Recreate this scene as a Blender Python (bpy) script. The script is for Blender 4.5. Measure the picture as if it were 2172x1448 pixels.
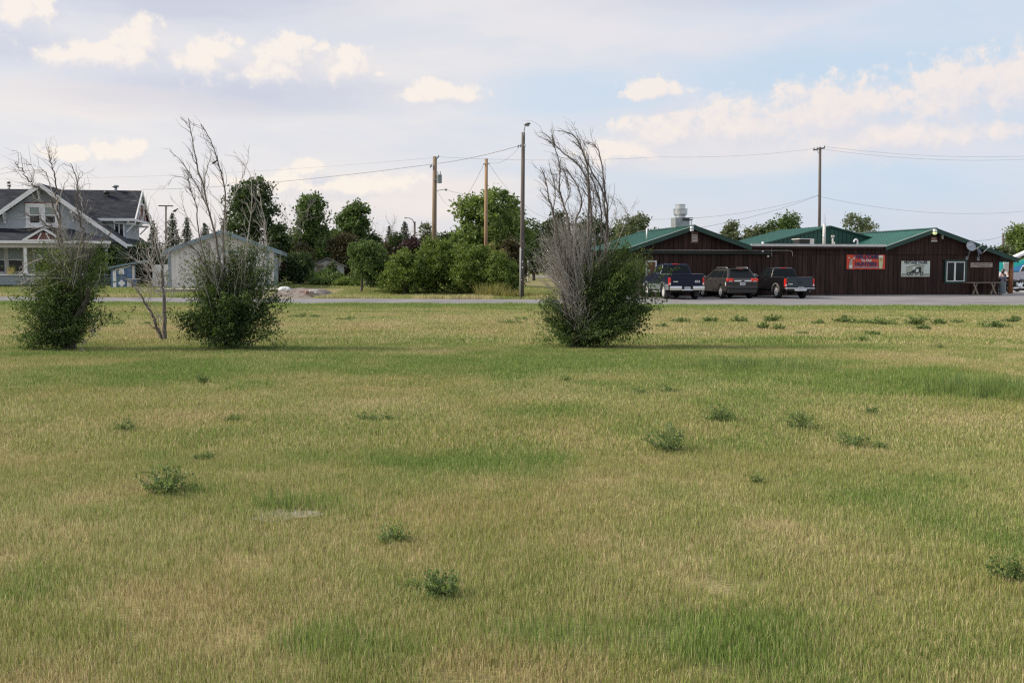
import bpy, bmesh, math, random
import numpy as np
from mathutils import Vector, Matrix

for _o in list(bpy.data.objects):
    bpy.data.objects.remove(_o)
SC = bpy.context.scene
COL = SC.collection
R = math.radians

# ------------------------------------------------------------------ camera
FPX, HORY, EYE = 2200.0, 572.0, 1.6          # focal length and horizon row in photo pixels, eye height
TH = math.atan((724 - HORY) / FPX)
cam = bpy.data.cameras.new('camera')
cam.sensor_width = 36.0
cam.lens = 36.0 * FPX / 2172.0
cam.clip_start, cam.clip_end = 0.1, 6000
camo = bpy.data.objects.new('camera', cam)
COL.objects.link(camo)
camo.location = (0, 0, EYE)
camo.rotation_euler = (math.pi / 2 - TH, 0, 0)
SC.camera = camo

# ------------------------------------------------------------------ sun, exposure
SUN_EL, SUN_AZ = R(36), R(-88)               # azimuth measured from +Y (view direction) towards +X
sd = Vector((math.sin(SUN_AZ) * math.cos(SUN_EL), math.cos(SUN_AZ) * math.cos(SUN_EL), math.sin(SUN_EL)))
sl = bpy.data.lights.new('sun', 'SUN')
sl.energy, sl.angle, sl.color = 4.4, R(9), (1.0, 0.88, 0.72)
slo = bpy.data.objects.new('sun', sl)
COL.objects.link(slo)
slo.rotation_euler = (-sd).to_track_quat('-Z', 'Y').to_euler()
SC.view_settings.view_transform = 'Standard'
SC.view_settings.look = 'None'
SC.view_settings.exposure = 0.2
SC.view_settings.gamma = 1.0
SC.view_settings.use_curve_mapping = False
SC.cycles.use_denoising = False
SC.cycles.filter_width = 1.3
SC.cycles.max_bounces = 6
SC.cycles.transparent_max_bounces = 8

# ------------------------------------------------------------------ node helpers
class NB:
    """small node-tree builder"""
    def __init__(s, nt):
        s.nt = nt
    def node(s, t, **kw):
        n = s.nt.nodes.new(t)
        for k, v in kw.items():
            setattr(n, k, v)
        return n
    def put(s, sock, v):
        if isinstance(v, bpy.types.NodeSocket):
            s.nt.links.new(v, sock)
        elif v is not None:
            try:
                sock.default_value = v
            except Exception:
                sock.default_value = (v[0], v[1], v[2], 1.0) if len(v) == 3 else v
    def m(s, op, a, b=None, c=None, clamp=False):
        n = s.node('ShaderNodeMath', operation=op, use_clamp=clamp)
        s.put(n.inputs[0], a)
        if b is not None: s.put(n.inputs[1], b)
        if c is not None: s.put(n.inputs[2], c)
        return n.outputs[0]
    def vm(s, op, a, b=None, c=None):
        n = s.node('ShaderNodeVectorMath', operation=op)
        s.put(n.inputs[0], a)
        if b is not None: s.put(n.inputs[1], b)
        if c is not None: s.put(n.inputs[2], c)
        return n.outputs['Value'] if op in ('LENGTH', 'DOT_PRODUCT') else n.outputs[0]
    def mix(s, f, a, b, mode='MIX'):
        n = s.node('ShaderNodeMix', data_type='RGBA', blend_type=mode)
        s.put(n.inputs[0], f); s.put(n.inputs[6], a); s.put(n.inputs[7], b)
        return n.outputs[2]
    def noise(s, vec, scale, detail=4, rough=0.55, dist=0.0, dim='3D'):
        n = s.node('ShaderNodeTexNoise', noise_dimensions=dim)
        if vec is not None: s.put(n.inputs['Vector'], vec)
        n.inputs['Scale'].default_value = scale
        n.inputs['Detail'].default_value = detail
        n.inputs['Roughness'].default_value = rough
        n.inputs['Distortion'].default_value = dist
        return n.outputs['Fac']
    def ss(s, x, lo, hi, a=0.0, b=1.0):
        n = s.node('ShaderNodeMapRange', interpolation_type='SMOOTHSTEP')
        s.put(n.inputs[0], x)
        for i, v in ((1, lo), (2, hi), (3, a), (4, b)):
            s.put(n.inputs[i], v)
        return n.outputs[0]
    def comb(s, x, y, z=0.0):
        n = s.node('ShaderNodeCombineXYZ')
        s.put(n.inputs[0], x); s.put(n.inputs[1], y); s.put(n.inputs[2], z)
        return n.outputs[0]

def pa(px):            # azimuth / elevation (radians) of a photo pixel
    return math.atan((px - 1086) / FPX)
def pe(py):
    return math.atan((HORY - py) / FPX)

# ------------------------------------------------------------------ world: Nishita sky with evening clouds
SKY = 0.1
world = bpy.data.worlds.new('World')
SC.world = world
world.use_nodes = True
wn = world.node_tree
wn.nodes.clear()
B = NB(wn)
sky = B.node('ShaderNodeTexSky', sky_type='NISHITA', sun_disc=False)
sky.sun_elevation, sky.sun_rotation = SUN_EL, SUN_AZ
sky.air_density, sky.dust_density, sky.ozone_density = 1.0, 1.5, 1.0
tc = B.node('ShaderNodeTexCoord')
sep = B.node('ShaderNodeSeparateXYZ')
wn.links.new(tc.outputs['Generated'], sep.inputs[0])
az = B.m('ARCTAN2', sep.outputs[0], sep.outputs[1])
el = B.m('ARCSINE', sep.outputs[2])
P = B.comb(az, el)

def cloud_group():
    g = bpy.data.node_groups.new('cloud_field', 'ShaderNodeTree')
    g.interface.new_socket('P', in_out='INPUT', socket_type='NodeSocketVector')
    g.interface.new_socket('D', in_out='OUTPUT', socket_type='NodeSocketFloat')
    G = NB(g)
    gi, go = G.node('NodeGroupInput'), G.node('NodeGroupOutput')
    p = gi.outputs[0]
    wob = G.vm('SUBTRACT', G.node('ShaderNodeTexNoise').outputs[1], (0.5, 0.5, 0.5))
    nz = wob.node.inputs[0].links[0].from_node
    g.links.new(p, nz.inputs['Vector'])
    nz.inputs['Scale'].default_value, nz.inputs['Detail'].default_value = 34, 5
    nz.inputs['Roughness'].default_value = 0.6
    q = G.vm('MULTIPLY_ADD', wob, (0.045, 0.03, 0.0), p)
    el_list = [  # clouds: photo column, row, half width, half height
        (170, 168, 70, 30), (235, 160, 105, 30), (325, 126, 32, 42), (290, 158, 80, 36),
        (440, 166, 100, 32), (482, 140, 46, 26), (610, 168, 100, 34), (632, 136, 58, 34), (745, 160, 66, 34), (806, 168, 20, 8),
        (930, 210, 84, 20), (60, 92, 74, 26), (126, 62, 17, 66), (265, 342, 44, 20), (150, 348, 46, 14),
        (1385, 203, 60, 17), (655, 360, 28, 13), (700, 400, 180, 22),
        (1420, 290, 90, 46), (1330, 330, 90, 28), (1560, 285, 140, 54), (1760, 265, 150, 56), (1850, 252, 70, 36),
        (2010, 240, 110, 58), (2130, 225, 110, 56), (1900, 310, 300, 40), (2300, 230, 160, 70), (2500, 260, 160, 50),
        (-150, 130, 150, 50), (-420, 180, 160, 60)]
    d = None
    for (x, y, rx, ry) in el_list:
        sx, sy = FPX / (rx * 1.12), FPX / (ry * 1.2)
        l = G.vm('LENGTH', G.vm('MULTIPLY_ADD', q, (sx, sy, 0), (-pa(x) * sx, -pe(y) * sy, 0)))
        d = l if d is None else G.m('MINIMUM', d, l)
    n1 = G.noise(p, 70, 6, 0.62)
    D = G.m('ADD', G.m('SUBTRACT', 1.22, d), G.m('MULTIPLY', G.m('SUBTRACT', n1, 0.5), 1.5))
    g.links.new(D, go.inputs[0])
    return g
CG = cloud_group()
def cloud(vec):
    n = B.node('ShaderNodeGroup', node_tree=CG)
    B.put(n.inputs[0], vec)
    return n.outputs[0]
D0 = cloud(P)
D1 = cloud(B.vm('ADD', P, (-0.010, 0.013, 0.0)))
lit = B.m('MULTIPLY_ADD', B.m('SUBTRACT', D0, D1), 0.95, 0.38, clamp=True)
cov = B.ss(D0, -0.12, B.m('MULTIPLY_ADD', B.m('SUBTRACT', 1.0, lit), 0.9, 0.42))
# pale veil over everything, with bands
dirw = B.vm('MULTIPLY', tc.outputs['Generated'], (1.0, 1.0, 3.2))
band = B.noise(dirw, 2.6, 5, 0.55, 0.6)
fine = B.noise(B.vm('MULTIPLY', tc.outputs['Generated'], (1.0, 1.0, 4.5)), 7.0, 5, 0.6, 0.3)
bandc = B.ss(B.m('ADD', B.m('MULTIPLY', band, 0.7), B.m('MULTIPLY', fine, 0.3)), 0.40, 0.62)
right = B.ss(az, -0.15, 0.35)
def lin(r, g, b):
    f = lambda c: (c / 255 / 12.92) if c <= 10 else (((c / 255) + 0.055) / 1.055) ** 2.4
    return (f(r), f(g), f(b), 1.0)
veil_l = B.mix(bandc, lin(222, 224, 232), lin(238, 233, 232))
veil_r = B.mix(bandc, lin(206, 220, 235), lin(226, 225, 234))
veil = B.mix(right, veil_l, veil_r)
hz = B.ss(el, 0.10, 0.01)
veil = B.mix(B.m('MULTIPLY', hz, 0.7), veil, B.mix(right, lin(234, 227, 226), lin(204, 212, 226)))
# broad grey cloud bases near the top left and under the left row
def blob(x, y, rx, ry, amp=0.9):
    sx, sy = FPX / rx, FPX / ry
    l = B.vm('LENGTH', B.vm('MULTIPLY_ADD', P, (sx, sy, 0), (-pa(x) * sx, -pe(y) * sy, 0)))
    v = B.m('ADD', B.m('SUBTRACT', 1.0, l), B.m('MULTIPLY', B.m('SUBTRACT', fine, 0.5), 1.6))
    return B.ss(v, -0.15, 0.75, 0.0, amp)
grey = B.m('MAXIMUM', blob(330, 8, 470, 95), blob(480, 215, 400, 52, 0.85))
grey = B.m('MAXIMUM', grey, blob(1620, 10, 480, 50, 0.5))
grey = B.m('MAXIMUM', grey, blob(30, 150, 150, 50, 0.6))
veil = B.mix(grey, veil, lin(202, 206, 222))
bluep = B.m('MAXIMUM', blob(1750, 175, 460, 66, 0.85), blob(1250, 210, 280, 66, 0.7))
bluep = B.m('MAXIMUM', bluep, blob(1950, 400, 600, 60, 0.45))
veil = B.mix(bluep, veil, lin(198, 218, 237))
peach = B.m('MAXIMUM', blob(900, 415, 360, 55, 0.6), blob(1480, 330, 420, 60, 0.45))
peach = B.m('MAXIMUM', peach, blob(150, 240, 420, 46, 0.4))
veil = B.mix(peach, veil, lin(248, 235, 227))
shade = B.mix(right, lin(216, 216, 227), lin(224, 222, 230))
ccol = B.mix(lit, shade, B.mix(right, lin(253, 242, 231), lin(249, 236, 228)))
col = B.mix(B.m('MULTIPLY', cov, B.mix(right, (0.95,) * 3, (0.9,) * 3)), veil, ccol)
scol = B.vm('SCALE', col)
scol.node.inputs['Scale'].default_value = 0.915 / SKY
skyc = B.mix(0.9, sky.outputs[0], scol)
bg = B.node('ShaderNodeBackground')
B.put(bg.inputs[0], skyc)
bg.inputs[1].default_value = SKY
wo = B.node('ShaderNodeOutputWorld')
wn.links.new(bg.outputs[0], wo.inputs[0])
world.cycles.sampling_method = 'MANUAL'
world.cycles.sample_map_resolution = 512

# ------------------------------------------------------------------ places: a photo pixel and a depth give a point of the place
def ray(px, py):
    a, b = (px - 1086) / FPX, (724 - py) / FPX
    return Vector((a, math.cos(TH) + b * math.sin(TH), -math.sin(TH) + b * math.cos(TH)))
def W(px, py, Y):
    d = ray(px, py)
    return Vector((0, 0, EYE)) + d * (Y / d.y)
def G0(px, py, z=0.0):
    d = ray(px, py)
    return Vector((0, 0, EYE)) + d * ((z - EYE) / d.z)
def sstep(x, a, b):
    t = np.clip((x - a) / (b - a), 0, 1)
    return t * t * (3 - 2 * t)
def terrain(x, y):
    x, y = np.asarray(x, float), np.asarray(y, float)
    return 0.55 * sstep(y, 60, 76) * sstep(-x, -6, 6) - 0.5 * sstep(y, 80, 150) * sstep(x, 2, 12) * 0
def TZ(x, y):
    return float(terrain(x, y))

# ------------------------------------------------------------------ value noise
_rng = np.random.RandomState(5)
_tab = _rng.rand(256, 256)
def vnoise(x, y):
    x, y = np.asarray(x, float), np.asarray(y, float)
    xi, yi = np.floor(x).astype(int), np.floor(y).astype(int)
    fx, fy = x - xi, y - yi
    fx, fy = fx * fx * (3 - 2 * fx), fy * fy * (3 - 2 * fy)
    g = lambda i, j: _tab[i & 255, j & 255]
    return (g(xi, yi) * (1 - fx) + g(xi + 1, yi) * fx) * (1 - fy) + (g(xi, yi + 1) * (1 - fx) + g(xi + 1, yi + 1) * fx) * fy
def fbm(x, y, oct=4):
    s, a, t = 0, 0.5, 0
    for k in range(oct):
        s = s + a * vnoise(x * 2 ** k + 17 * k, y * 2 ** k + 31 * k); t += a; a *= 0.55
    return s / t

# ------------------------------------------------------------------ materials
MATS = {}
def mat(name, color, rough=0.8, metal=0.0, var=0.0, vscale=3.0, color2=None, bump=0.0, bscale=30.0, objvar=0.0, spec=0.5, stretch=None, coat=0.0, emit=None):
    if name in MATS: return MATS[name]
    m = bpy.data.materials.new(name); m.use_nodes = True
    N = NB(m.node_tree)
    p = m.node_tree.nodes['Principled BSDF']
    p.inputs['Roughness'].default_value = rough
    p.inputs['Metallic'].default_value = metal
    p.inputs['Specular IOR Level'].default_value = spec
    p.inputs['Coat Weight'].default_value = coat
    p.inputs['Coat Roughness'].default_value = 0.06
    c = (*color[:3], 1.0)
    cs = None
    tcn = N.node('ShaderNodeTexCoord')
    vec = tcn.outputs['Object']
    if stretch: vec = N.vm('MULTIPLY', vec, stretch)
    if var or color2:
        n = N.noise(vec, vscale, 5, 0.6)
        if color2:
            cs = N.mix(N.ss(n, 0.35, 0.65), c, (*color2[:3], 1.0))
        else:
            cs = N.mix(N.ss(n, 0.25, 0.75), tuple(x * (1 - var) for x in c[:3]) + (1,), tuple(min(1, x * (1 + var)) for x in c[:3]) + (1,))
    if objvar:
        oi = N.node('ShaderNodeObjectInfo')
        k = N.m('MULTIPLY_ADD', oi.outputs['Random'], 2 * objvar, 1 - objvar)
        cs = N.vm('SCALE', cs if cs is not None else c[:3]); N.put(cs.node.inputs['Scale'], k)
    if cs is None: p.inputs['Base Color'].default_value = c
    else: N.put(p.inputs['Base Color'], cs)
    if bump:
        b = N.node('ShaderNodeBump'); b.inputs['Strength'].default_value = bump; b.inputs['Distance'].default_value = 0.02
        N.put(b.inputs['Height'], N.noise(vec, bscale, 4, 0.6)); N.put(p.inputs['Normal'], b.outputs[0])
    if emit:
        p.inputs['Emission Color'].default_value = (*emit[:3], 1); p.inputs['Emission Strength'].default_value = emit[3]
    MATS[name] = m
    return m

def leafmat(name, dark, light, trans=0.3, rough=0.55, sat=None):
    if name in MATS: return MATS[name]
    m = bpy.data.materials.new(name); m.use_nodes = True
    N = NB(m.node_tree)
    p = m.node_tree.nodes['Principled BSDF']
    out = m.node_tree.nodes['Material Output']
    at = N.node('ShaderNodeAttribute', attribute_name='tint')
    c = N.mix(at.outputs['Fac'], (*dark, 1), (*light, 1))
    N.put(p.inputs['Base Color'], c)
    p.inputs['Roughness'].default_value = rough
    p.inputs['Specular IOR Level'].default_value = 0.35
    t = N.node('ShaderNodeBsdfTranslucent')
    N.put(t.inputs[0], N.mix(0.5, c, (light[0] * 1.3, light[1] * 1.3, light[2] * 0.7, 1)))
    mx = N.node('ShaderNodeMixShader'); mx.inputs[0].default_value = trans
    m.node_tree.links.new(p.outputs[0], mx.inputs[1]); m.node_tree.links.new(t.outputs[0], mx.inputs[2])
    m.node_tree.links.new(mx.outputs[0], out.inputs[0])
    MATS[name] = m
    return m

# ------------------------------------------------------------------ mesh helpers
class MB:
    def __init__(s):
        s.v, s.f = [], []
    def add(s, vs, fs):
        o = len(s.v)
        s.v += [tuple(x) for x in vs]
        s.f += [tuple(i + o for i in f) for f in fs]
        return s
    def box(s, c, d, rz=0.0, M=None):
        x, y, z = d[0] / 2, d[1] / 2, d[2] / 2
        vs = [Vector((i * x, j * y, k * z)) for k in (-1, 1) for j in (-1, 1) for i in (-1, 1)]
        if M is not None: vs = [M @ v for v in vs]
        if rz:
            rm = Matrix.Rotation(rz, 3, 'Z'); vs = [rm @ v for v in vs]
        cc = Vector(c)
        return s.add([v + cc for v in vs], [(0, 2, 3, 1), (4, 5, 7, 6), (0, 1, 5, 4), (2, 6, 7, 3), (0, 4, 6, 2), (1, 3, 7, 5)])
    def b2(s, lo, hi):
        return s.box([(a + b) / 2 for a, b in zip(lo, hi)], [abs(b - a) for a, b in zip(lo, hi)])
    def bar(s, p0, p1, w, h, up=(0, 0, 1)):
        p0, p1 = Vector(p0), Vector(p1)
        d = (p1 - p0); L = d.length; d.normalize()
        u = Vector(up)
        if abs(d.dot(u)) > 0.99: u = Vector((0, 1, 0))
        a = d.cross(u).normalized(); b = a.cross(d)
        M = Matrix((d, a, b)).transposed()
        return s.box((p0 + p1) / 2, (L, w, h), M=M)
    def tube(s, pts, radii, n=6, cap=True):
        pts = [Vector(p) for p in pts]
        if not hasattr(radii, '__len__'): radii = [radii] * len(pts)
        o = len(s.v); ref = None
        for i, p in enumerate(pts):
            t = (pts[min(i + 1, len(pts) - 1)] - pts[max(i - 1, 0)])
            t = t.normalized() if t.length > 1e-9 else Vector((0, 0, 1))
            if ref is None:
                ref = Vector((1, 0, 0)) if abs(t.x) < 0.8 else Vector((0, 1, 0))
            a = (ref - t * ref.dot(t)).normalized(); ref = a; b = t.cross(a)
            for k in range(n):
                an = 2 * math.pi * k / n
                s.v.append(tuple(p + (a * math.cos(an) + b * math.sin(an)) * radii[i]))
        for i in range(len(pts) - 1):
            for k in range(n):
                k2 = (k + 1) % n
                s.f.append((o + i * n + k, o + i * n + k2, o + (i + 1) * n + k2, o + (i + 1) * n + k))
        if cap:
            s.f.append(tuple(o + k for k in reversed(range(n))))
            s.f.append(tuple(o + (len(pts) - 1) * n + k for k in range(n)))
        return s
    def cyl(s, p0, p1, r0, r1=None, n=12):
        return s.tube([p0, p1], [r0, r0 if r1 is None else r1], n)
    def lathe(s, prof, c=(0, 0, 0), n=16, axis='Z'):
        vs, fs = [], []
        for (r, z) in prof:
            for k in range(n):
                an = 2 * math.pi * k / n
                q = (r * math.cos(an), r * math.sin(an), z)
                if axis == 'Y': q = (q[0], q[2], q[1])
                if axis == 'X': q = (q[2], q[0], q[1])
                vs.append((q[0] + c[0], q[1] + c[1], q[2] + c[2]))
        m = len(prof)
        for i in range(m - 1):
            for k in range(n):
                k2 = (k + 1) % n
                fs.append((i * n + k, i * n + k2, (i + 1) * n + k2, (i + 1) * n + k))
        fs.append(tuple(reversed(range(n)))); fs.append(tuple((m - 1) * n + k for k in range(n)))
        return s.add(vs, fs)
    def sphere(s, c, r, n=10, m=6):
        rx, ry, rz = (r, r, r) if not hasattr(r, '__len__') else r
        vs, fs = [], []
        for i in range(m + 1):
            ph = math.pi * i / m
            sr = max(math.sin(ph), 0.02)
            for k in range(n):
                an = 2 * math.pi * k / n
                vs.append((c[0] + rx * sr * math.cos(an), c[1] + ry * sr * math.sin(an), c[2] - rz * math.cos(ph)))
        for i in range(m):
            for k in range(n):
                k2 = (k + 1) % n
                fs.append((i * n + k, i * n + k2, (i + 1) * n + k2, (i + 1) * n + k))
        fs.append(tuple(reversed(range(n)))); fs.append(tuple(m * n + k for k in range(n)))
        return s.add(vs, fs)
    def prism(s, poly, d0, d1, ax='Y', inset=0.0):
        """poly: list of 2D points, extruded along axis ax between d0 and d1"""
        n = len(poly); vs = []
        for d in (d0, d1):
            for (a, b) in poly:
                vs.append({'Y': (a, d, b), 'X': (d, a, b), 'Z': (a, b, d)}[ax])
        fs = [tuple(range(n)), tuple(reversed(range(n, 2 * n)))]
        for i in range(n):
            j = (i + 1) % n
            fs.append((i, i + n, j + n, j))
        return s.add(vs, fs)
    def loft(s, rings):
        n = len(rings[0]); vs = [p for r in rings for p in r]; fs = []
        for i in range(len(rings) - 1):
            for k in range(n):
                j = (k + 1) % n
                fs.append((i * n + k, i * n + j, (i + 1) * n + j, (i + 1) * n + k))
        fs.append(tuple(reversed(range(n)))); fs.append(tuple((len(rings) - 1) * n + k for k in range(n)))
        return s.add(vs, fs)
    def mesh(s, name, material, smooth=False):
        me = bpy.data.meshes.new(name)
        me.from_pydata(s.v, [], s.f)
        bm = bmesh.new(); bm.from_mesh(me)
        bmesh.ops.recalc_face_normals(bm, faces=bm.faces)
        bm.to_mesh(me); bm.free()
        if material: me.materials.append(material)
        if smooth:
            me.polygons.foreach_set('use_smooth', [True] * len(me.polygons))
        return me
    def build(s, name, material, parent=None, smooth=False, bevel=0.0, seg=2, kind=None, label=None, loc=None):
        o = bpy.data.objects.new(name, s.mesh(name, material, smooth or bevel > 0))
        COL.objects.link(o)
        if parent: o.parent = parent
        if bevel:
            b = o.modifiers.new('bevel', 'BEVEL'); b.width = bevel; b.segments = seg; b.limit_method = 'ANGLE'; b.angle_limit = R(38)
            b.harden_normals = False
            if not smooth:
                o.modifiers.new('wn', 'WEIGHTED_NORMAL').keep_sharp = False
        if kind: o['kind'] = kind
        if label: o['label'] = label
        if loc: o.location = loc
        return o

def thing(name, label, cat, loc=(0, 0, 0), rz=0.0, group=None):
    o = bpy.data.objects.new(name, None); COL.objects.link(o)
    o.empty_display_size = 0.2
    o.location = loc; o.rotation_euler = (0, 0, rz)
    o['label'] = label; o['category'] = cat
    if group: o['group'] = group
    return o
def tag(o, label, cat, group=None):
    o['label'] = label; o['category'] = cat
    if group: o['group'] = group
    return o
def inst(name, mesh, parent, loc=(0, 0, 0), rz=0.0, scale=None):
    o = bpy.data.objects.new(name, mesh); COL.objects.link(o)
    o.parent = parent; o.location = loc; o.rotation_euler = (0, 0, rz)
    if scale: o.scale = scale
    return o
def npmesh(name, V, F, material, attrs=None, smooth=False):
    """V (n,3), F (m,k) numpy -> mesh, attrs: point float attributes"""
    me = bpy.data.meshes.new(name)
    n, m, k = len(V), len(F), F.shape[1]
    me.vertices.add(n); me.vertices.foreach_set('co', np.ascontiguousarray(V, np.float32).ravel())
    me.loops.add(m * k); me.loops.foreach_set('vertex_index', np.ascontiguousarray(F, np.int32).ravel())
    me.polygons.add(m); me.polygons.foreach_set('loop_start', np.arange(0, m * k, k, dtype=np.int32))
    try: me.polygons.foreach_set('loop_total', np.full(m, k, np.int32))
    except Exception: pass
    me.update(calc_edges=True)
    for a, val in (attrs or {}).items():
        at = me.attributes.new(a, 'FLOAT', 'POINT'); at.data.foreach_set('value', np.ascontiguousarray(val, np.float32))
    if smooth: me.polygons.foreach_set('use_smooth', np.ones(m, bool))
    if material: me.materials.append(material)
    return me
def link(name, me, parent=None, kind=None):
    o = bpy.data.objects.new(name, me); COL.objects.link(o)
    if parent: o.parent = parent
    if kind: o['kind'] = kind
    return o

class Frame:
    """local frame of a building: u to the right along its front, v away, z up"""
    def __init__(s, x, y, z, yaw):
        s.o = Vector((x, y, z)); s.yaw = yaw
        s.eu = Vector((math.cos(yaw), math.sin(yaw), 0)); s.ev = Vector((-math.sin(yaw), math.cos(yaw), 0))
    def hit(s, px, py, v=0.0):
        d = ray(px, py); c = Vector((0, 0, EYE))
        t = (v - (c - s.o).dot(s.ev)) / d.dot(s.ev)
        p = c + d * t - s.o
        return p.dot(s.eu), p.z
    def w(s, u, v, z):
        return s.o + s.eu * u + s.ev * v + Vector((0, 0, z))
# ------------------------------------------------------------------ greenness of the field (0 straw .. 1 lush), in metres
PATCH = []
def patch(px, py, rx, ry, w, tall=0.0):
    c = G0(px, py); a = G0(px, py + ry); b = G0(px, py - ry)
    PATCH.append((c.x, c.y, rx * c.y / FPX, max((b.y - a.y) / 2, 0.12), w, tall))
for q in [(90, 748, 150, 9, .75), (400, 745, 330, 11, .6), (700, 742, 160, 10, .45), (240, 792, 330, 24, .75, .15), (650, 775, 330, 26, .5),
          (1000, 760, 330, 28, .5), (1240, 765, 260, 36, .55), (1560, 732, 320, 13, .75), (1420, 770, 200, 22, .5), (1640, 783, 200, 26, .85, .35),
          (1800, 822, 240, 34, .6, .2), (2120, 825, 150, 34, 1.3, 1.0), (1960, 812, 120, 20, .7, .4), (650, 985, 290, 40, .38), (980, 985, 200, 26, .4),
          (640, 1020, 130, 14, .45), (520, 912, 90, 16, .3), (590, 1075, 60, 22, .8, .5), (960, 1405, 420, 46, .62, .15), (640, 1385, 160, 50, .45, .1),
          (1480, 1330, 240, 60, .25), (150, 1260, 260, 70, .22), (2080, 1200, 160, 80, .2), (1250, 880, 260, 40, .2), (1500, 840, 160, 24, .3),
          (840, 1145, 70, 16, .5, .2), (1080, 880, 100, 30, .22), (1800, 1060, 200, 40, .12), (300, 1050, 120, 30, .2), (1900, 740, 180, 12, .3),
          (1000, 690, 900, 16, -.28), (1700, 705, 400, 9, -.22), (350, 700, 260, 16, -.25), (2000, 760, 240, 10, -.25), (1000, 1280, 300, 40, -.2),
          (300, 950, 200, 30, -.12), (850, 870, 260, 26, -.12), (1350, 1180, 400, 60, -.12), (200, 1130, 260, 40, -.12)]:
    patch(*q)
EDGE_A, EDGE_B = G0(60, 645), G0(2110, 655)       # near edge of the road
def edge_y(x):
    return EDGE_A.y + (x - EDGE_A.x) * (EDGE_B.y - EDGE_A.y) / (EDGE_B.x - EDGE_A.x)
FAR_A, FAR_B = G0(60, 629.8), G0(1060, 634.5)
def far_y(x):
    return FAR_A.y + (x - FAR_A.x) * (FAR_B.y - FAR_A.y) / (FAR_B.x - FAR_A.x)
def green(x, y):
    x, y = np.asarray(x, float), np.asarray(y, float)
    wx = x + 1.3 * (fbm(x * .8 + 40, y * .55, 3) - .5) + .5 * (fbm(x * 3, y * 2.2 + 9, 2) - .5)
    wy = y + 2.6 * (fbm(x * .6 + 9, y * .5 + 70, 3) - .5) * np.clip(y / 14, .25, 1.3)
    g = .54 + .5 * (fbm(x * .35 + 3, y * .30 + 8, 3) - .5) + 1.3 * (fbm(x * 1.7 + 60, y * 1.4, 3) - .5)
    g = g + .95 * (fbm(x * 6 + 11, y * 5 + 5, 3) - .5)
    g = g + (.9 * (fbm(x * .35 + 7, y * 1.9 + 2, 3) - .5)) * sstep(y, 13, 24)
    t = 0 * x
    for (cx, cy, rx, ry, w, tl) in PATCH:
        e = np.exp(-(((wx - cx) / rx) ** 2 + ((wy - cy) / ry) ** 2) * 1.1)
        g = g + w * (.78 if w > 0 else 1.1) * e; t = t + tl * e
    # lush uncut strip along the road
    ed = edge_y(x) - y
    s = np.exp(-(np.clip(ed, 0, 99) / 4.0) ** 3)
    g = g * (1 - .75 * s) + 1.35 * s * (.75 + .5 * fbm(x * .5, y * .5 + 4, 2)); t = t + .45 * s * (.4 + 1.2 * fbm(x * .9, y * .6, 2))
    # rows left by the mower far out
    rows = np.sin((y + .12 * x + .6 * fbm(x * .15, y * .15, 2)) * 2 * math.pi / 1.7)
    g = g + .10 * rows * sstep(y, 22, 30)
    g = np.where(g > .5, .5 + (g - .5) * .55, g)
    return np.clip(g, 0, .92), np.clip(t, 0, 1.2)

# ------------------------------------------------------------------ ground sheet, lawn, road, gravel lot
def sheet(name, X, Y, Z, material, attrs=None):
    ny, nx = X.shape
    V = np.stack([X.ravel(), Y.ravel(), Z.ravel()], 1)
    i = (np.arange(ny - 1)[:, None] * nx + np.arange(nx - 1)[None]).ravel()
    F = np.stack([i, i + 1, i + nx + 1, i + nx], 1)
    o = link(name, npmesh(name, V, F, material, attrs, smooth=True))
    o['kind'] = 'structure'
    return o

def grassground(name, use_attr):
    m = bpy.data.materials.new(name); m.use_nodes = True
    N = NB(m.node_tree); p = m.node_tree.nodes['Principled BSDF']
    p.inputs['Roughness'].default_value = 0.95; p.inputs['Specular IOR Level'].default_value = 0.1
    geo = N.node('ShaderNodeNewGeometry')
    n1 = N.noise(geo.outputs['Position'], 60, 5, .8)
    n2 = N.noise(geo.outputs['Position'], 0.35, 4, .6)
    if use_attr:
        g = N.node('ShaderNodeAttribute', attribute_name='g').outputs['Fac']
    else:
        g = N.ss(n2, .3, .7)
    c = N.mix(N.m('ADD', g, N.m('MULTIPLY', N.m('SUBTRACT', n1, .5), .8), clamp=True), (.33, .27, .14, 1), (.115, .15, .05, 1))
    c = N.mix(N.ss(n1, .46, .64, 0, .75), c, (.07, .06, .038, 1))
    N.put(p.inputs['Base Color'], c)
    return m
M_lawn = grassground('dry_lawn', True)
M_field = grassground('rough_field', False)

xs = np.concatenate([np.linspace(-900, -80, 12), np.linspace(-70, 70, 71), np.linspace(80, 900, 12)])
ys = np.concatenate([np.linspace(-300, -20, 6), np.linspace(-10, 160, 86), np.linspace(180, 2400, 14)])
X, Y = np.meshgrid(xs, ys)
sheet('ground', X, Y, terrain(X, Y) - 0.02, M_field)

nx, ny = 300, 330
t = np.linspace(0, 1, ny)[:, None]
X = np.linspace(-40, 40, nx)[None] * np.ones((ny, 1))
X = X * (0.12 + 0.88 * t ** 0.8)
Y = 1.5 + (edge_y(X) + .25 * (fbm(X * .6, X * 0 + 3, 3) - .5) - 1.5) * t ** 1.6
g, tl = green(X.ravel(), Y.ravel())
sheet('lawn', X, Y, 0 * X + 0 * X - .004, M_lawn, {'g': g})

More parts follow.
